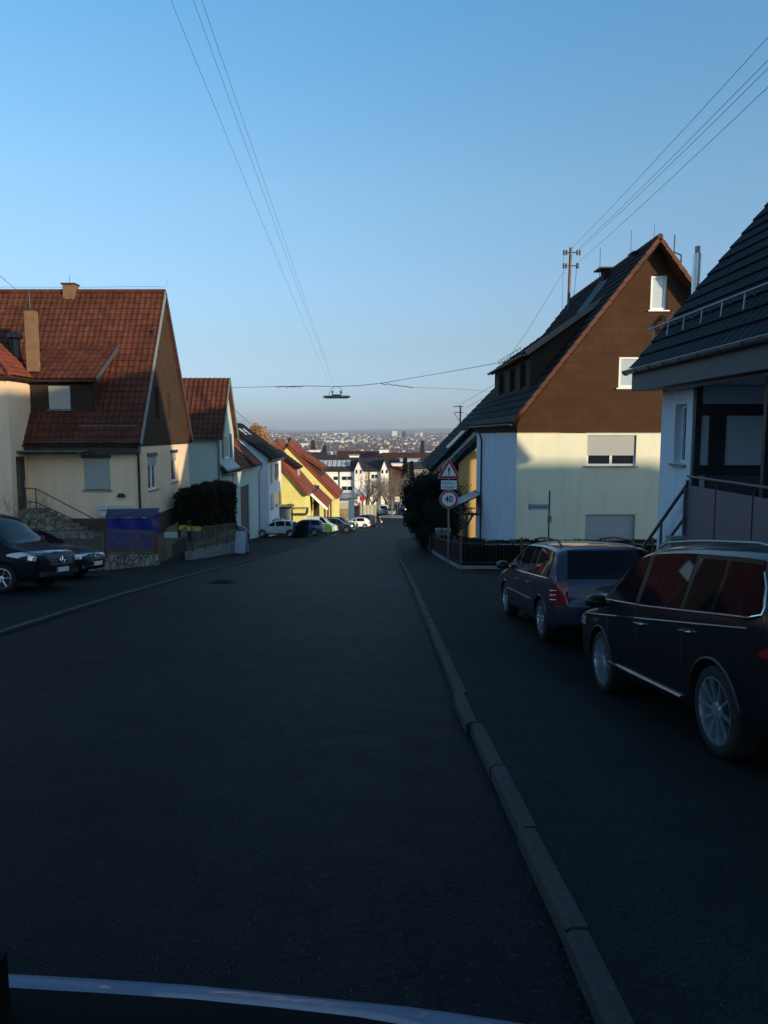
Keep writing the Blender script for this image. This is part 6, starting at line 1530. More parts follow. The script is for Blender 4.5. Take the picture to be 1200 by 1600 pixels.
# farther roof mast
p0_ = at(719, 668, 52); p1_ = at(720, 634, 52)
e = empty('roof_mast', (p0_.x, 52, p0_.z), 0, 'smaller mast with short cross arms above the dark sloping roof', 'mast'); H_ = p1_.z - p0_.z
MB().tube([(0, 0, -.8), (0, 0, H_)], .055, 8).build('pole', M['wood_pole'], e)
for dz, w_ in ((.05, .5), (.45, .42)):
    arm = MB().tube([(-w_, 0, H_ - dz), (.2, 0, H_ - dz)], .03, 6).build('cross_arm', M['dark'], e)
MB().tube([(-.45, 0, H_ - .5), (0, 0, H_ - 1.1)], .02, 5).build('brace', M['dark'], e)
for (a, b) in (((712, 636), (772, 601)), ((727, 638), (772, 612)), ((727, 646), (760, 670))):
    tag(MB().tube([at(*a, 52), at(*b, 40 if b[1] < 650 else 50)], .010, 4).build('mast_wire', wm), 'thin wire strung from the smaller mast towards the brown dormer', 'wire', 'wires at the smaller mast')
# wire from the top left and cable to the green house
tag(MB().tube([at(-60, 395, 20), at(0, 431, 25), at(28, 455, 34)], .012, 4).build('roof_wire', wm), 'black wire entering at the left edge and ending on the red roof', 'wire')
tag(MB().tube([at(366, 640, 58), at(403, 672, 95)], .03, 4).build('roof_wire', wm), 'dark cable running down from the green house towards the golden tree', 'wire')

# person crossing at the bottom of the street
def skin_body(name, verts, edges, radii, m, parent, sub=1, root=0):
    me = bpy.data.meshes.new(name); me.from_pydata(verts, edges, []); me.materials.append(m)
    o = bpy.data.objects.new(name, me); COL.objects.link(o)
    md = o.modifiers.new('s', 'SKIN'); me.skin_vertices[0]
    for i, r in enumerate(radii): me.skin_vertices[0].data[i].radius = (r, r)
    me.skin_vertices[0].data[root].use_root = True
    o.modifiers.new('u', 'SUBSURF').levels = sub; o.modifiers['u'].render_levels = sub
    bpy.context.view_layer.update()
    m2 = bpy.data.meshes.new_from_object(o.evaluated_get(bpy.context.evaluated_depsgraph_get())); m2.name = name
    o.modifiers.clear(); o.data = m2; m2.polygons.foreach_set('use_smooth', [True] * len(m2.polygons))
    if not m2.materials: m2.materials.append(m)
    if parent: o.parent = parent
    return o
py_ = 105.0; pp = at(593, 828, py_)
e = empty('person', (pp.x, py_, zg(py_) + .02), radians(-75), 'person in dark trousers and dark jacket walking across the street, mid stride', 'person')
sk = mat('skin', (.35, .2, .14), .6, var=0); jk = mat('jacket_dark', (.02, .022, .03), .8, var=.1); tr = mat('trousers_dark', (.02, .022, .03), .8, var=.1)
V = [(0,0,.92), (0,.02,1.15), (0,.04,1.38), (0,.05,1.50), (0,.07,1.60), (0,.08,1.68),
     (.09,0,.88), (.10,.22,.50), (.10,.30,.08), (.10,.42,.04), (-.09,0,.88), (-.10,-.10,.48), (-.10,-.40,.15), (-.10,-.36,.03),
     (.18,.04,1.40), (.24,-.10,1.13), (.24,.05,.90), (.25,.09,.82), (-.18,.04,1.40), (-.24,.14,1.15), (-.23,.32,.98), (-.23,.38,.93)]
E = [(0,1),(1,2),(2,3),(3,4),(4,5),(0,6),(6,7),(7,8),(8,9),(0,10),(10,11),(11,12),(12,13),(2,14),(14,15),(15,16),(16,17),(2,18),(18,19),(19,20),(20,21)]
R_ = [.13,.13,.13,.055,.10,.08,.09,.065,.045,.035,.09,.065,.045,.035,.07,.05,.04,.03,.07,.05,.04,.03]
skin_body('body', V, E, R_, sk, e)
skin_body('jacket', [V[0], V[1], V[2], V[14], V[15], V[16], V[18], V[19], V[20]], [(0,1),(1,2),(2,3),(3,4),(4,5),(2,6),(6,7),(7,8)], [.165,.165,.165,.09,.07,.055,.09,.07,.055], jk, e)
skin_body('trousers', [V[0], V[6], V[7], V[8], V[10], V[11], V[12]], [(0,1),(1,2),(2,3),(0,4),(4,5),(5,6)], [.15,.11,.085,.065,.11,.085,.065], tr, e)
skin_body('hair', [(0,.04,1.60), (0,.05,1.70)], [(0,1)], [.10,.095], mat('hair_grey', (.30, .28, .26), .8, var=.1), e)
MB().box(-.30, .28, .70, -.18, .48, .95).build('bag', mat('bag_pale', (.5, .48, .45), .7), None)
bpy.data.objects['bag'].location = e.location; bpy.data.objects['bag'].rotation_euler = e.rotation_euler
tag(bpy.data.objects['bag'], 'pale bag carried by the walking person', 'bag')

# ---- the vehicle the picture was taken from: bonnet edge and dashboard
e = empty('camera_van', (-.55, 0, 0), 0, 'bonnet and dashboard of the vehicle the picture is taken from, at the bottom edge', 'van')
bonn = paint('bonnet_sky_tint', (.07, .13, .22), .2, .5, .3)  # blue in the base colour stands for sky mirrored along the bonnet edge
edge = [(-420, 1516), (-200, 1519), (15, 1525), (150, 1533), (300, 1543), (430, 1556), (560, 1569), (640, 1577), (720, 1588), (800, 1600), (880, 1616), (960, 1640)]
E0 = [at(a, b, 1.25) for a, b in edge]; n1 = len(E0)
rows = [[p + Vector((0, .06, -.30)) for p in E0], [p + Vector((0, .055, -.10)) for p in E0], [p + Vector((0, .03, -.02)) for p in E0], E0,
        [p + Vector((0, -.10, .022)) for p in E0], [p + Vector((0, -.30, .045)) for p in E0], [p + Vector((0, -.60, .055)) for p in E0]]
MB().grid([p - e.location for r in rows for p in r], n1, len(rows)).build('bonnet', bonn, e, smooth=True, angle=60)
D0 = [at(a, b, .52) for a, b in [(-420, 1538), (-200, 1539), (15, 1543), (150, 1551), (300, 1561), (430, 1574), (560, 1589), (640, 1603), (760, 1630), (960, 1680)]]
n1 = len(D0); rows = [[p + Vector((0, .03, -.28)) for p in D0], [p + Vector((0, .012, -.03)) for p in D0], D0, [p + Vector((0, -.04, .004)) for p in D0], [p + Vector((0, -.34, -.03)) for p in D0], [p + Vector((0, -.36, -.30)) for p in D0]]
MB().grid([p - e.location for r in rows for p in r], n1, len(rows)).build('dashboard', mat('dashboard_black', (.004, .004, .005), .8, var=.1, spec=.1), e, smooth=True, angle=60)
a = at(-90, 1488, .5); b = at(11, 1488, .5)
MB().prism([a - e.location, b - e.location, b - e.location + Vector((0, 0, -.12)), a - e.location + Vector((0, 0, -.12))], (0, -.05, .0)).build('instrument_hood', MATS['dashboard_black'], e)
MB().box(-.75, 1.02, .15, .95, 1.22, .62).build('front_bumper', M['black'], e)
for x in (-.75, .95): MB().lathe((x, .55, .33), [(.33, -.1), (.33, .1)], 24, 'x').build('wheel', M['tyre'], e)

# ================================================================ BOTTOM OF THE STREET
def flat_win(parent, face, w, u0, u1, z0, z1, glass='glass', name='window', frame='pvc'):
    mb = MB(); t = .08
    fbox(mb, face, w, u0, u1, z0, z0 + t, -.1, .02); fbox(mb, face, w, u0, u1, z1 - t, z1, -.1, .02); fbox(mb, face, w, u0, u0 + t, z0 + t, z1 - t, -.1, .02); fbox(mb, face, w, u1 - t, u1, z0 + t, z1 - t, -.1, .02)
    m_ = (u0 + u1) / 2
    if u1 - u0 > 1.3: fbox(mb, face, w, m_ - .05, m_ + .05, z0 + t, z1 - t, -.1, .02)
    o = mb.build(name, M[frame], parent)
    fbox(MB(), face, w, u0 + t, u1 - t, z0 + t, z1 - t, -.16, -.08).build('pane', M[glass], o); return o
BW = mat('block_white', (.82, .80, .74), .9, var=.04, dirt=.12); M['BW'] = BW
D = 168.0
e = empty('apartment_block', (0, 0, 0), 0, 'long white block with two pointed gables and solar panels at the bottom of the street', 'apartment building')
X = lambda px, d=D: at(px, 750, d).x
Z = lambda py, d=D: at(600, py, d).z
zb, ze, zr = Z(812), Z(736), Z(716)
holes = []
def addw(px0, px1, py0, py1): holes.append(('S', D, X(px0), X(px1), Z(py1), Z(py0)))
for (a, b) in ((520.5, 528.5), (533.5, 551)):
    addw(a, b, 744, 750.5); addw(a, b, 759.5, 766.5)
addw(580, 591, 741, 748); addw(580, 591, 757, 764)
for px in (595.5, 601.5): addw(px, px + 3.5, 744, 751)
wall_part('wall', MB().box(X(470), D, zb, X(606.5), D + 11, ze), 'BW', e, holes)
for h in holes: flat_win(e, *h)
mbr = 'slate_roof'; M[mbr] = tilemat('slate_roof', (.045, .045, .047), (.035, .035, .038), .7, spec=.2)
tiled('roof', (X(466), D - .5, ze), (X(607), D - .5, ze), (X(607), D + 5.5, zr), (X(466), D + 5.5, zr), mbr, e, 1.0, .8, .02, .04)
tiled('roof', (X(607), D + 11.5, ze), (X(466), D + 11.5, ze), (X(466), D + 5.5, zr), (X(607), D + 5.5, zr), mbr, e, 1.0, .8, .02, .04)
for k, (a, b, ap) in enumerate(((554, 567.5, 719), (595, 607, 718))):
    xm = (X(a) + X(b)) / 2
    hh = [('S', D - .8, xm - .75, xm - .30, Z(739.5), Z(734)), ('S', D - .8, xm + .25, xm + .70, Z(739.5), Z(734))]
    o = prism_y([(X(a), zb), (X(b), zb), (X(b), ze + .1), (xm, Z(ap)), (X(a), ze + .1)], D - .8, D + 3.2).build('gable_tower', M['BW'], e)
    boolean(o, cuts(MB(), hh), [M['BW']])
    for h in hh: flat_win(o, *h, frame='dark')
    tiled('gable_roof', (X(a) - .15, D - 1.0, ze), (X(a) - .15, D + 4, ze), (xm, D + 4, Z(ap) + .1), (xm, D - 1.0, Z(ap) + .1), mbr, o, 1, .8, 0, .03, .08)
    tiled('gable_roof', (X(b) + .15, D + 4, ze), (X(b) + .15, D - 1.0, ze), (xm, D - 1.0, Z(ap) + .1), (xm, D + 4, Z(ap) + .1), mbr, o, 1, .8, 0, .03, .08)
sp_ = mat('solar_panel', (.42, .44, .45), .5, metal=.0, var=.1)
for k in range(7):
    a, b = X(497 + k*7.3), X(497 + k*7.3 + 6.1); t0, t1 = .30, .72; f = lambda t: (D - .5 + 6*t, ze + (zr - ze)*t + .14)
    (y0, z0), (y1, z1) = f(t0), f(t1); MB().prism([(a, y0, z0), (b, y0, z0), (b, y1, z1), (a, y1, z1)], (0, 0, .1)).build('solar_panel', sp_, e)
fbox(MB(), 'S', D, X(476), X(568), Z(777), Z(770), .05, 4.0).build('canopy_roof', mat('canopy_blue', (.22, .27, .33), .5), e)
fbox(MB(), 'S', D, X(578.5), X(592.5), Z(752.5), Z(749), .02, 1.2).build('balcony', M['BW'], e)
fbox(MB(), 'S', D, X(578.5), X(592.5), Z(769), Z(765), .02, 1.2).build('balcony', M['BW'], e)
for px in (529.5, 576): fbox(MB(), 'S', D, X(px), X(px) + .2, zb, ze, .02, .18).build('downpipe', M['dark'], e)
for px in (480, 497, 514, 531, 548, 566): fbox(MB(), 'S', D, X(px), X(px) + .3, zb, Z(777), 3.4, 3.7).build('canopy_post', M['dark'], e)

def simple(name, label, cat, d, px0, px1, pt, pb, depth, m, extra=None, group=None):
    """box-shaped thing with a cap; pt,pb photo rows of its top and foot"""
    e = empty(name, (0, 0, 0), 0, label, cat, group)
    z0 = min(at(600, pb, d).z, zg(d)) ; z1 = at(600, pt, d).z; xa, xb = at(px0, 790, d).x, at(px1, 790, d).x
    MB().box(xa, d, z0 - .3, xb, d + depth, z1 - .12).build('body', m, e)
    MB().box(xa - .08, d - .1, z1 - .117, xb + .08, d + depth + .1, z1).build('cap', M['dark'] if extra is None else extra, e)
    return e, xa, xb, z0, z1
g1 = mat('shed_green', (.12, .20, .17), .6); g2 = mat('wall_sand', (.32, .25, .12), .9, var=.3, vs=1.5, bump=.3); 
simple('green_container', 'grey green container left of the sunlit sandstone wall', 'container', 126, 517, 529, 781, 795, 2.5, g1)
simple('pale_kiosk', 'small pale kiosk between the green container and the blue gate', 'kiosk', 124, 529.5, 543, 784, 800, 2.5, mat('kiosk_pale', (.45, .36, .25), .8, var=.1), M['white'])
e, xa, xb, z0, z1 = simple('sandstone_wall', 'sunlit sandstone coloured wall behind the dark boxy car', 'wall', 118, 520, 544, 796, 812, .6, stonemat('sandstone', (.40, .34, .17), 2.2), M['concrete'])
simple('blue_gate', 'tall blue metal gate beside the sandstone wall', 'gate', 128, 544.5, 553.5, 778, 808, .3, mat('gate_blue', (.05, .12, .20), .5))
e = empty('striped_fence', (0, 0, 0), 0, 'cream and grey striped board fence behind the small white car', 'fence')
fd = 134; xa, xb = at(561, 790, fd).x, at(587, 790, fd).x; n = 14; z0 = zg(fd) - .2; z1 = at(600, 789, fd).z
for k in range(n): MB().box(xa + (xb-xa)*k/n, fd, z0, xa + (xb-xa)*(k+.93)/n, fd + .05, z1).build('board', mat('fence_cream', (.50, .45, .30), .7) if k % 3 else mat('fence_grey', (.25, .28, .30), .7), e)
MB().box(at(586, 790, fd).x, fd - .05, z0, at(588, 790, fd).x, fd + .1, z1 + .1).build('post', mat('post_yellow', (.45, .38, .05), .6), e)
e = empty('round_sign', (at(566, 790, 130).x, 130, zg(130)), 0, 'round red sign on a thin dark pole before the striped fence', 'sign')
zt = at(566, 779, 130).z - zg(130); MB().tube([(0, 0, 0), (0, 0, zt)], .07, 8).build('post', M['dark'], e)
MB().lathe((0, -.1, zt), [(.45, -.04), (.45, .04)], 24, 'y').build('red_disc', red, e); 
MB().box(-.75, -.1, zt - .35, -.42, -.02, zt + .35).build('side_plate', M['white'], e)
MB().box(-.55, .3, -.2, -.35, .8, zt*.8).build('pillar_red', mat('red_dark', (.12, .015, .015), .6), e)
e = empty('square_sign', (at(621, 790, 142).x, 142, zg(142)), 0, 'pale square sign on a pole right of the little street tree', 'sign')
zt = at(621, 780, 142).z - zg(142); MB().tube([(0, 0, 0), (0, 0, zt)], .05, 8).build('post', M['dark'], e)
MB().box(-.42, -.08, zt - .5, .42, -.02, zt + .5).build('plate', mat('plate_cream', (.5, .5, .4), .6), e); MB().box(-.2, -.1, zt - .05, .2, -.082, zt + .05).build('mark', M['dark'], e)
pt_ = at(632, 790, 150); far_car('parked_hatchback', 'blue car far down the street just left of the yew', pt_.x + 1, 150, .3, 4.1, 1.75, hatch, .92, paint('far_blue_paint', (.01, .03, .30), .2, .3))
pt_ = at(594, 790, 140); far_car('parked_van', 'silver van parked in the yard under the bare trees', pt_.x, 140, pi/2 + .3, 4.6, 1.85, vant, 1.12, pw, cat='van', wins=((.5, 1.5, .5, .95),), tumble=.12)
pt_ = at(606, 790, 138); far_car('parked_hatchback', 'grey car parked beside the silver van in the yard', pt_.x + .3, 138, pi/2 + .2, 4.1, 1.75, hatch, .92, paint('far_grey_paint', (.10, .12, .14), .3, .3))
# traffic island kerb under the little tree
isl = gp(612, 808); tag(MB().lathe((isl.x, isl.y, zg(isl.y)), [(2.4, -.2), (2.4, .12), (2.25, .14)], 28).build('traffic_island', M['concrete']), kind='structure')
M['bark_grey'] = mat('bark_grey', (.16, .13, .10), .9, var=.3, vs=5)
bare_tree('street_tree', 'small bare street tree standing on the round island at the junction', isl.x, isl.y, zg(isl.y), 7.0, 21, 5, .15, 'bark_grey', trunk=.42, spread=.55)
for k, (px, pt0, d, sd_, lab) in enumerate(((573, 728, 150, 31, 'tall bare tree right in front of the first white gable'), (590, 740, 147, 32, 'bare tree in front of the block between its two gables'),
        (603, 745, 152, 33, 'bare tree in front of the second white gable'), (626, 742, 160, 35, 'bare tree with brown twigs above the far blue car'), (641, 738, 165, 36, 'bare brown tree beside the yew crown'), (616, 735, 185, 37, 'bare tree in front of the orange roof'), (613, 752, 158, 38, 'low bare tree behind the island tree'), (634, 750, 158, 39, 'low brown bare tree above the blue car'), (582, 752, 146, 40, 'low bare tree behind the striped fence'), (606, 758, 150, 42, 'low bare tree above the grey car in the yard'))):
    p = at(px, pt0, d); bare_tree('bare_tree', lab, p.x, d, zg(d), p.z - zg(d) + .5, sd_, 6, .30, 'bark_grey' if k % 2 else 'twig', trunk=.25, spread=.5, group='bare trees at the bottom of the street', shrink=.76)
M['twig_gold'] = mat('twig_gold', (.36, .20, .06), .9, var=.3); M['leaf_gold'] = leafmat('dry_gold_leaves', (.30, .17, .06), (.42, .25, .09))
p = at(405, 680, 112); blob_tree('golden_tree', 'round tree with golden dry leaves above the dark roof of the white house', p.x, 112, -11, [(0, 0, p.z + 11, 1.5, 1.2), (-.6, 0, p.z + 11.7, .9), (.8, 0, p.z + 10.2, 1.0), (.2, 1, p.z + 8.8, 1.5)], 5000, .22, 'leaf_gold', 9)
p = at(382, 662, 92); bare_tree('bare_tree', 'reddish bare tree behind the roof of the green house', p.x, 92, -10, p.z + 10, 41, 6, .2, 'twig', trunk=.45, spread=.55)
# dark conifers and roofs behind the block
def conifer(name, label, px, pt, d, wpx, seed, n=2500, group=None):
    p = at(px, pt, d); zb_ = zg(d) - 1; h = p.z - zb_; R0 = wpx / F * d / 2
    e = empty(name, (p.x, d, zb_), 0, label, 'tree', group)
    def fn(r):
        t = r.random() ** .7; a = r.uniform(0, 2*pi); rad = R0 * (1 - t) * (.55 + .45 * r.random()) * (1 + .2*sin(t*40 + a*3)) + .1
        return Vector((rad*cos(a), rad*sin(a), h * (.08 + .92*t))), None
    leaves(n, fn, d * .0045, seed).build('crown', M['leaf_dark'], e, fix=False)
    MB().tube([(0, 0, 0), (0, 0, h*.9)], [.25, .05], 6).build('trunk', M['twig'], e)
conifer('conifer', 'dark conifer behind the orange roof right of the white block', 633, 716, 205, 18, 1)
conifer('conifer', 'dark slim conifer left of the golden sunlit street trees', 643, 722, 215, 14, 2)
M['tile_far'] = tilemat('tile_far', (.10, .035, .025), (.07, .03, .022), .8, spec=.1)
def block(name, label, d, px0, px1, pr, pe, wallm, roofm, dep=10, cat='house', group=None, wn=0):
    xa, xb = at(px0, 700, d).x, at(px1, 700, d).x; zr_, ze_ = at(600, pr, d).z, at(600, pe, d).z; zb_ = zg(d) - 1
    e = empty(name, (0, 0, 0), 0, label, cat, group); ym = d + dep / 2
    wall_part('wall', prism_x([(d, zb_), (d + dep, zb_), (d + dep, ze_), (ym, zr_ - .1), (d, ze_)], xa, xb), wallm, e)
    tiled('roof', (xa - .4, d - .4, ze_ - .15), (xb + .4, d - .4, ze_ - .15), (xb + .4, ym, zr_), (xa - .4, ym, zr_), roofm, e, 2, 1, .03, .04, .2)
    tiled('roof', (xb + .4, d + dep + .4, ze_ - .15), (xa - .4, d + dep + .4, ze_ - .15), (xa - .4, ym, zr_), (xb + .4, ym, zr_), roofm, e, 2, 1, .03, .04, .2)
    for k in range(wn):
        u = xa + (xb - xa) * (k + .5) / wn; MB().box(u - .8, d - .03, ze_ - 2.4, u + .8, d + .0, ze_ - 1.0).build('window', M['glass'], e)
    return e
block('long_red_house', 'very long house with dull red roof behind the white block', 262, 527, 600, 705.5, 716, 'plinth', 'tile_far', 14)
block('long_red_house', 'long red brown roof right behind the second white gable', 250, 600, 688, 708, 719, 'plinth', 'tile_far', 14)
block('orange_house', 'house with bright orange roof to the right of the white block', 205, 609, 628, 727, 738, 'plinth', 'tile_orange', 9)
block('red_shed', 'dull red shed below the orange roof', 198, 607, 624, 738, 741, 'tile_far', 'tile_red', 5, 'shed')
block('dark_roof_house', 'dark flat pitched house with a white dormer band behind the trees', 222, 622, 676, 723, 731, 'concrete', 'slate_roof', 10)
block('white_ended_house', 'low house with beige wall left of the long red roof', 215, 478, 506, 707, 712, 'render_peach', 'tile_far', 8)
block('dark_roof_house', 'dark roofed hall left behind the solar panels', 200, 470, 520, 712, 719, 'concrete', 'slate_roof', 10)
e = block('pointed_house', 'narrow white pointed gable near the dark sloping roof', 235, 667.5, 672.5, 709, 727, 'white', 'slate_roof', 8)
for k, (a, b, t, bt, d) in enumerate(((625, 634, 716.5, 721, 240), (635, 657, 716.5, 721.5, 240), (593, 607, 703.5, 708, 258), (484, 498, 704, 708, 240), (613, 628, 725, 728, 203), (546, 560, 711, 716, 230))):
    xa, xb = at(a, 700, d).x, at(b, 700, d).x
    e = empty('roof_box', (0, 0, 0), 0, ('small pale flat roofed block left of the long pale one', 'long pale blue flat roofed block above the dark roofs', 'flat white roof box standing over the long red roof', 'white flat roof box at the left over the beige wall', 'white dormer band on the orange roofed house', 'pale rounded roof box over the solar panels')[k], 'roof box')
    MB().box(xa, d - 1, at(600, bt, d).z, xb, d + 5, at(600, t, d).z - .15).build('wall', mat('pale_blue_wall', (.36, .42, .48), .8) if k < 2 else M['BW'], e)
    MB().box(xa - .3, d - 1.3, at(600, t, d).z - .147, xb + .3, d + 5.3, at(600, t, d).z + .1).build('roof', M['white'] if k in (2, 3, 4) else M['concrete'], e)

# ================================================================ THE TOWN IN THE VALLEY
town = []
wc = [('w', (.52, .50, .47)), ('c', (.36, .32, .26)), ('g', (.20, .21, .22)), ('y', (.45, .36, .20))]
rc = [('d', (.05, .045, .05)), ('r', (.13, .055, .04)), ('b', (.085, .055, .045))]
names = {'w': 'white', 'c': 'cream', 'g': 'grey', 'y': 'ochre', 'd': 'dark', 'r': 'red', 'b': 'brown'}
wm_ = {k: mat('town_wall_' + names[k], c, .9, var=.08, vs=.2) for k, c in wc}; rm_ = {k: mat('town_roof_' + names[k], c, .9, var=.2, vs=.3, spec=.1) for k, c in rc}
def hmesh(mb, x, y, z, L, W, H, R, rot, mw, mr):
    ca, sa = cos(rot), sin(rot)
    def t(a, b, c): return (x + a*ca - b*sa, y + a*sa + b*ca, z + c)
    l, w_ = L/2, W/2; o = .35
    mb.m = mw; mb.add([t(-l,-w_,-3), t(l,-w_,-3), t(l,w_,-3), t(-l,w_,-3), t(-l,-w_,H), t(l,-w_,H), t(l,w_,H), t(-l,w_,H), t(-l,0,H+R), t(l,0,H+R)],
        [(0,1,5,4), (2,3,7,6), (1,2,6,9,5), (3,0,4,8,7)])
    mb.m = mr; mb.add([t(-l-o,-w_-o,H-.3), t(l+o,-w_-o,H-.3), t(l+o,0,H+R+.15), t(-l-o,0,H+R+.15), t(l+o,w_+o,H-.3), t(-l-o,w_+o,H-.3),
                       t(-l-o,-w_-o,H-.1), t(l+o,-w_-o,H-.1), t(l+o,0,H+R+.4), t(-l-o,0,H+R+.4), t(l+o,w_+o,H-.1), t(-l-o,w_+o,H-.1)],
        [(6,7,8,9), (9,8,10,11), (0,3,2,1), (3,5,4,2), (0,1,7,6), (4,5,11,10)])
    mb.m = 2 if False else mw
protos = {}
for wk, _ in wc:
    for rk, _ in rc:
        mb = MB(); hmesh(mb, 0, 0, 0, 11, 9, 5.6, 4.4, 0, 0, 1)
        mb.m = 1; mb.box(1.5, .2, 8.2, 2.3, .9, 11.0)
        protos[wk+rk] = mb.mesh('town_house', [wm_[wk], rm_[rk]], fix=False)
rnd = random.Random(77); cand = []
NR = {'w': .30, 'c': .24, 'g': .32, 'y': .14}; RR = {'d': .52, 'r': .22, 'b': .26}
def pick(dct):
    t = rnd.random()
    for k, v in dct.items():
        t -= v
        if t <= 0: return k
    return k
y = 420.0
while y < 5000:
    sp = 26 + y * .003; 
    x = -y * .30
    while x < y * .24:
        if rnd.random() < (.70 if y > 1000 else .5): cand.append((y + rnd.uniform(-.4, .4) * sp, x + rnd.uniform(-.35, .35) * sp, pick(NR), pick(RR), rnd.choice([0, 0, .3, pi/2, pi/2 + .2, -.3, .7]) + rnd.gauss(0, .1), rnd.uniform(.8, 1.45), rnd.uniform(.75, 1.35)))
        x += sp * (1.0 if y < 2500 else 1.3)
    y += sp * (1.15 if y < 2500 else 1.5)
vis = [c for c in cand if 1150 < c[0] < 5000 and -.175 * c[0] < c[1] < .125 * c[0]]
vis.sort(key=lambda c: c[0]); near = set(id(c) for c in vis[:300])
fw = MB(); fmats = [wm_[k] for k, _ in wc] + [rm_[k] for k, _ in rc]; wi = {k: i for i, (k, _) in enumerate(wc)}; ri = {k: i + 4 for i, (k, _) in enumerate(rc)}
for c in cand:
    y, x, wk, rk, rot, s1, s2 = c; z = terr(x, y)
    if id(c) in near:
        o = bpy.data.objects.new('town_house', protos[wk+rk]); COL.objects.link(o); o.location = (x, y, z); o.rotation_euler = (0, 0, rot); o.scale = (s1, s1, s2)
        tag(o, 'one of the many distant small %s houses with %s roof down in the valley town' % (names[wk], names[rk]), 'house', 'distant %s houses with %s roofs' % (names[wk], names[rk]))
    else: hmesh(fw, x, y, z, 11*s1, 9*s1, 5.6*s2, 4.4*s2*.9, rot, wi[wk], ri[rk])
tag(fw.build('distant_town', fmats, fix=False), 'mass of tiny white and grey houses filling the valley up to the horizon', 'town', kind='stuff')
# larger blocks that stand out of the town
for k, (px0, px1, pt, pb, d, lab) in enumerate(((506, 520, 688.5, 693.5, 2500, 'leftmost of the three equal long white slabs in the far town'), (523, 537, 688.5, 693.5, 2500, 'middle one of the three equal long white slabs in the far town'), (539.5, 553.5, 688.5, 693.5, 2500, 'rightmost of the three equal long white slabs in the far town'),
        (494, 513, 677.5, 681, 3900, 'long low white building on the horizon, left one'), (521, 544, 676.5, 680.5, 3900, 'long low white building on the horizon, right of the first'),
        (613, 620.5, 673.5, 680, 3700, 'pale square tower block on the horizon'), (648, 655, 677, 681, 3700, 'low grey block on the horizon'), (657, 660, 676, 681.5, 3600, 'narrow pale tower on the horizon, the far right one'),
        (592, 613, 679.3, 681.5, 3800, 'long dark flat block on the horizon left of the pale tower'), (440, 452, 688, 692, 2400, 'white block in the town above the orange roofs at left'), (470, 480, 692, 696, 2000, 'white block in the town above the yellow house'))):
    xa, xb = at(px0, 700, d).x, at(px1, 700, d).x; z1 = at(600, pt, d).z; zb_ = terr(xa, d) - 5
    e = empty('town_block', (0, 0, 0), 0, lab, 'apartment building'); m_ = M['white'] if k != 8 and k != 6 else mat('town_grey', (.18, .2, .22), .9)
    MB().box(xa, d, zb_, xb, d + 14, z1 - .8).build('wall', m_, e); MB().box(xa - .5, d - .5, z1 - .797, xb + .5, d + 14.5, z1).build('roof', M['BW'] if k < 8 else M['dark'], e)
    nfl = max(1, int((z1 - at(600, pb, d).z) / 3.2))
    for f in range(nfl): MB().box(xa + 2, d - .06, z1 - 3.2 - f*3.3, xb - 2, d - .01, z1 - 2.0 - f*3.3).build('window_band', mat('band_grey', (.25, .27, .30), .5), e)
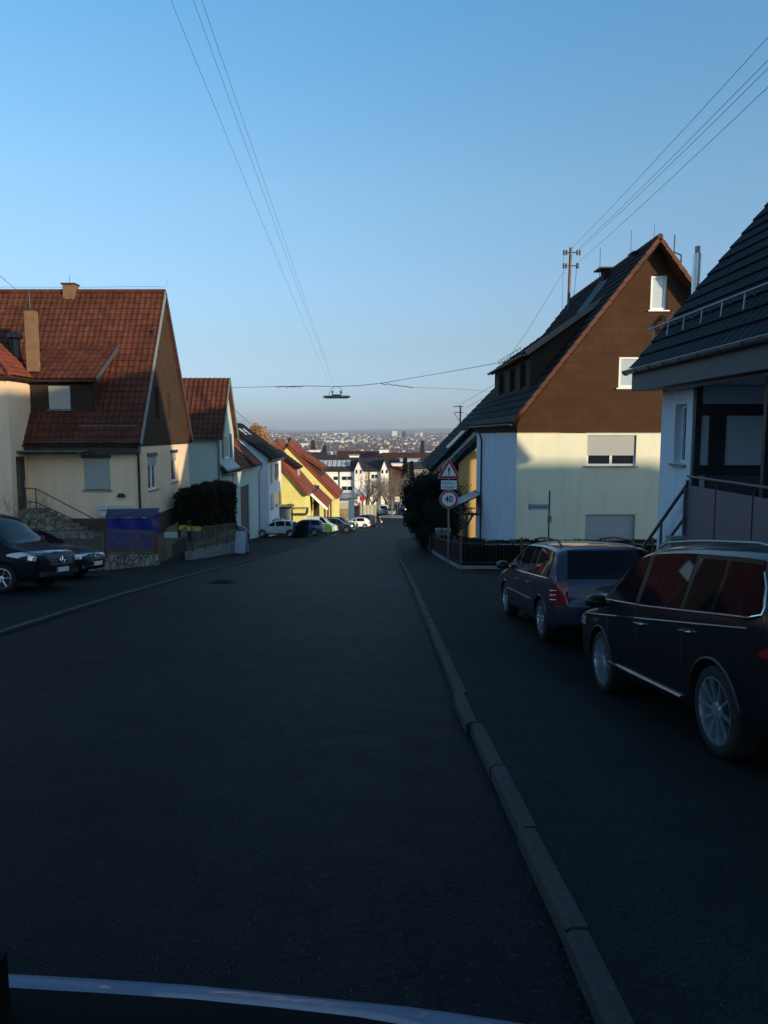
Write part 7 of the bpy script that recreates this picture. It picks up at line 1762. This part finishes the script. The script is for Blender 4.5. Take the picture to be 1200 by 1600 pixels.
# trees between the houses: one mass of small crowns
rnd = random.Random(5); mb = MB(); TM = [leafmat('far_tree_dark', (.018, .024, .018), (.03, .035, .022)), leafmat('far_tree_brown', (.07, .045, .03), (.10, .065, .04)), leafmat('far_tree_grey', (.05, .048, .045), (.07, .06, .05))]
n_t = 0
y = 300.0
while y < 5200:
    sp = 17 + y * .0042
    x = -y * .30
    while x < y * .24:
        if rnd.random() < (.62 if y > 900 else .8):
            cx_, cy_ = x + rnd.uniform(-.5, .5)*sp, y + rnd.uniform(-.5, .5)*sp; zt = terr(cx_, cy_); h = rnd.uniform(5, 11) * (1.2 if y < 900 else 1); wd = h * rnd.uniform(.28, .5)
            mb.m = 0 if rnd.random() < .35 else rnd.choice([1, 2]); N = 5; V = []
            for (q, rr_) in ((.1, .5), (.45, 1.0), (.8, .6)):
                for k in range(N): a = 2*pi*k/N + q*3 + rnd.uniform(-.3, .3); f = rr_ * rnd.uniform(.7, 1.25); V.append((cx_ + wd*f*cos(a), cy_ + wd*f*sin(a), zt + h*q*rnd.uniform(.85, 1.15)))
            V.append((cx_ + rnd.uniform(-.5, .5), cy_, zt + h)); mb.add(V, [(i*N+k, i*N+(k+1)%N, (i+1)*N+(k+1)%N, (i+1)*N+k) for i in range(2) for k in range(N)] + [(2*N+k, 2*N+(k+1)%N, 3*N) for k in range(N)]); n_t += 1
        x += sp * (1 if y < 2500 else 1.4)
    y += sp * (1.1 if y < 2500 else 1.5)
tag(mb.build('distant_trees', TM, fix=False), 'dark and brown trees growing between the far houses of the town', 'trees', kind='stuff')
# mid distance wood on the slope below the junction
for k, (px, pt, d, wpx) in enumerate(((452, 685, 1000, 14), (489, 690, 900, 10), (507, 696, 800, 12), (660, 690, 900, 10))):
    conifer('conifer', ('group of dark conifers above the orange roofs', 'dark conifer clump above the yellow house', 'dark conifer clump left of the long red roof', 'dark conifer clump near the dark sloping roof')[k], px, pt, d, wpx, 50 + k, 1200)
conifer('conifer', 'pointed dark conifer alone on the horizon right of the pale tower', 631, 675.5, 3500, 3, 60, 400)

# ================================================================ HAZE
mh = bpy.data.materials.new('haze'); mh.use_nodes = True; nt = mh.node_tree
for n_ in list(nt.nodes):
    if n_.type == 'BSDF_PRINCIPLED': nt.nodes.remove(n_)
pv = nt.nodes.new('ShaderNodeVolumePrincipled'); pv.inputs['Color'].default_value = (.84, .88, .98, 1); pv.inputs['Density'].default_value = .00013; pv.inputs['Anisotropy'].default_value = .2
nt.links.new(pv.outputs[0], nt.nodes['Material Output'].inputs['Volume'])
hz_ = MB().box(-6100, -450, -75, 6100, 14100, 120).build('haze', mh); tag(hz_, kind='stuff')
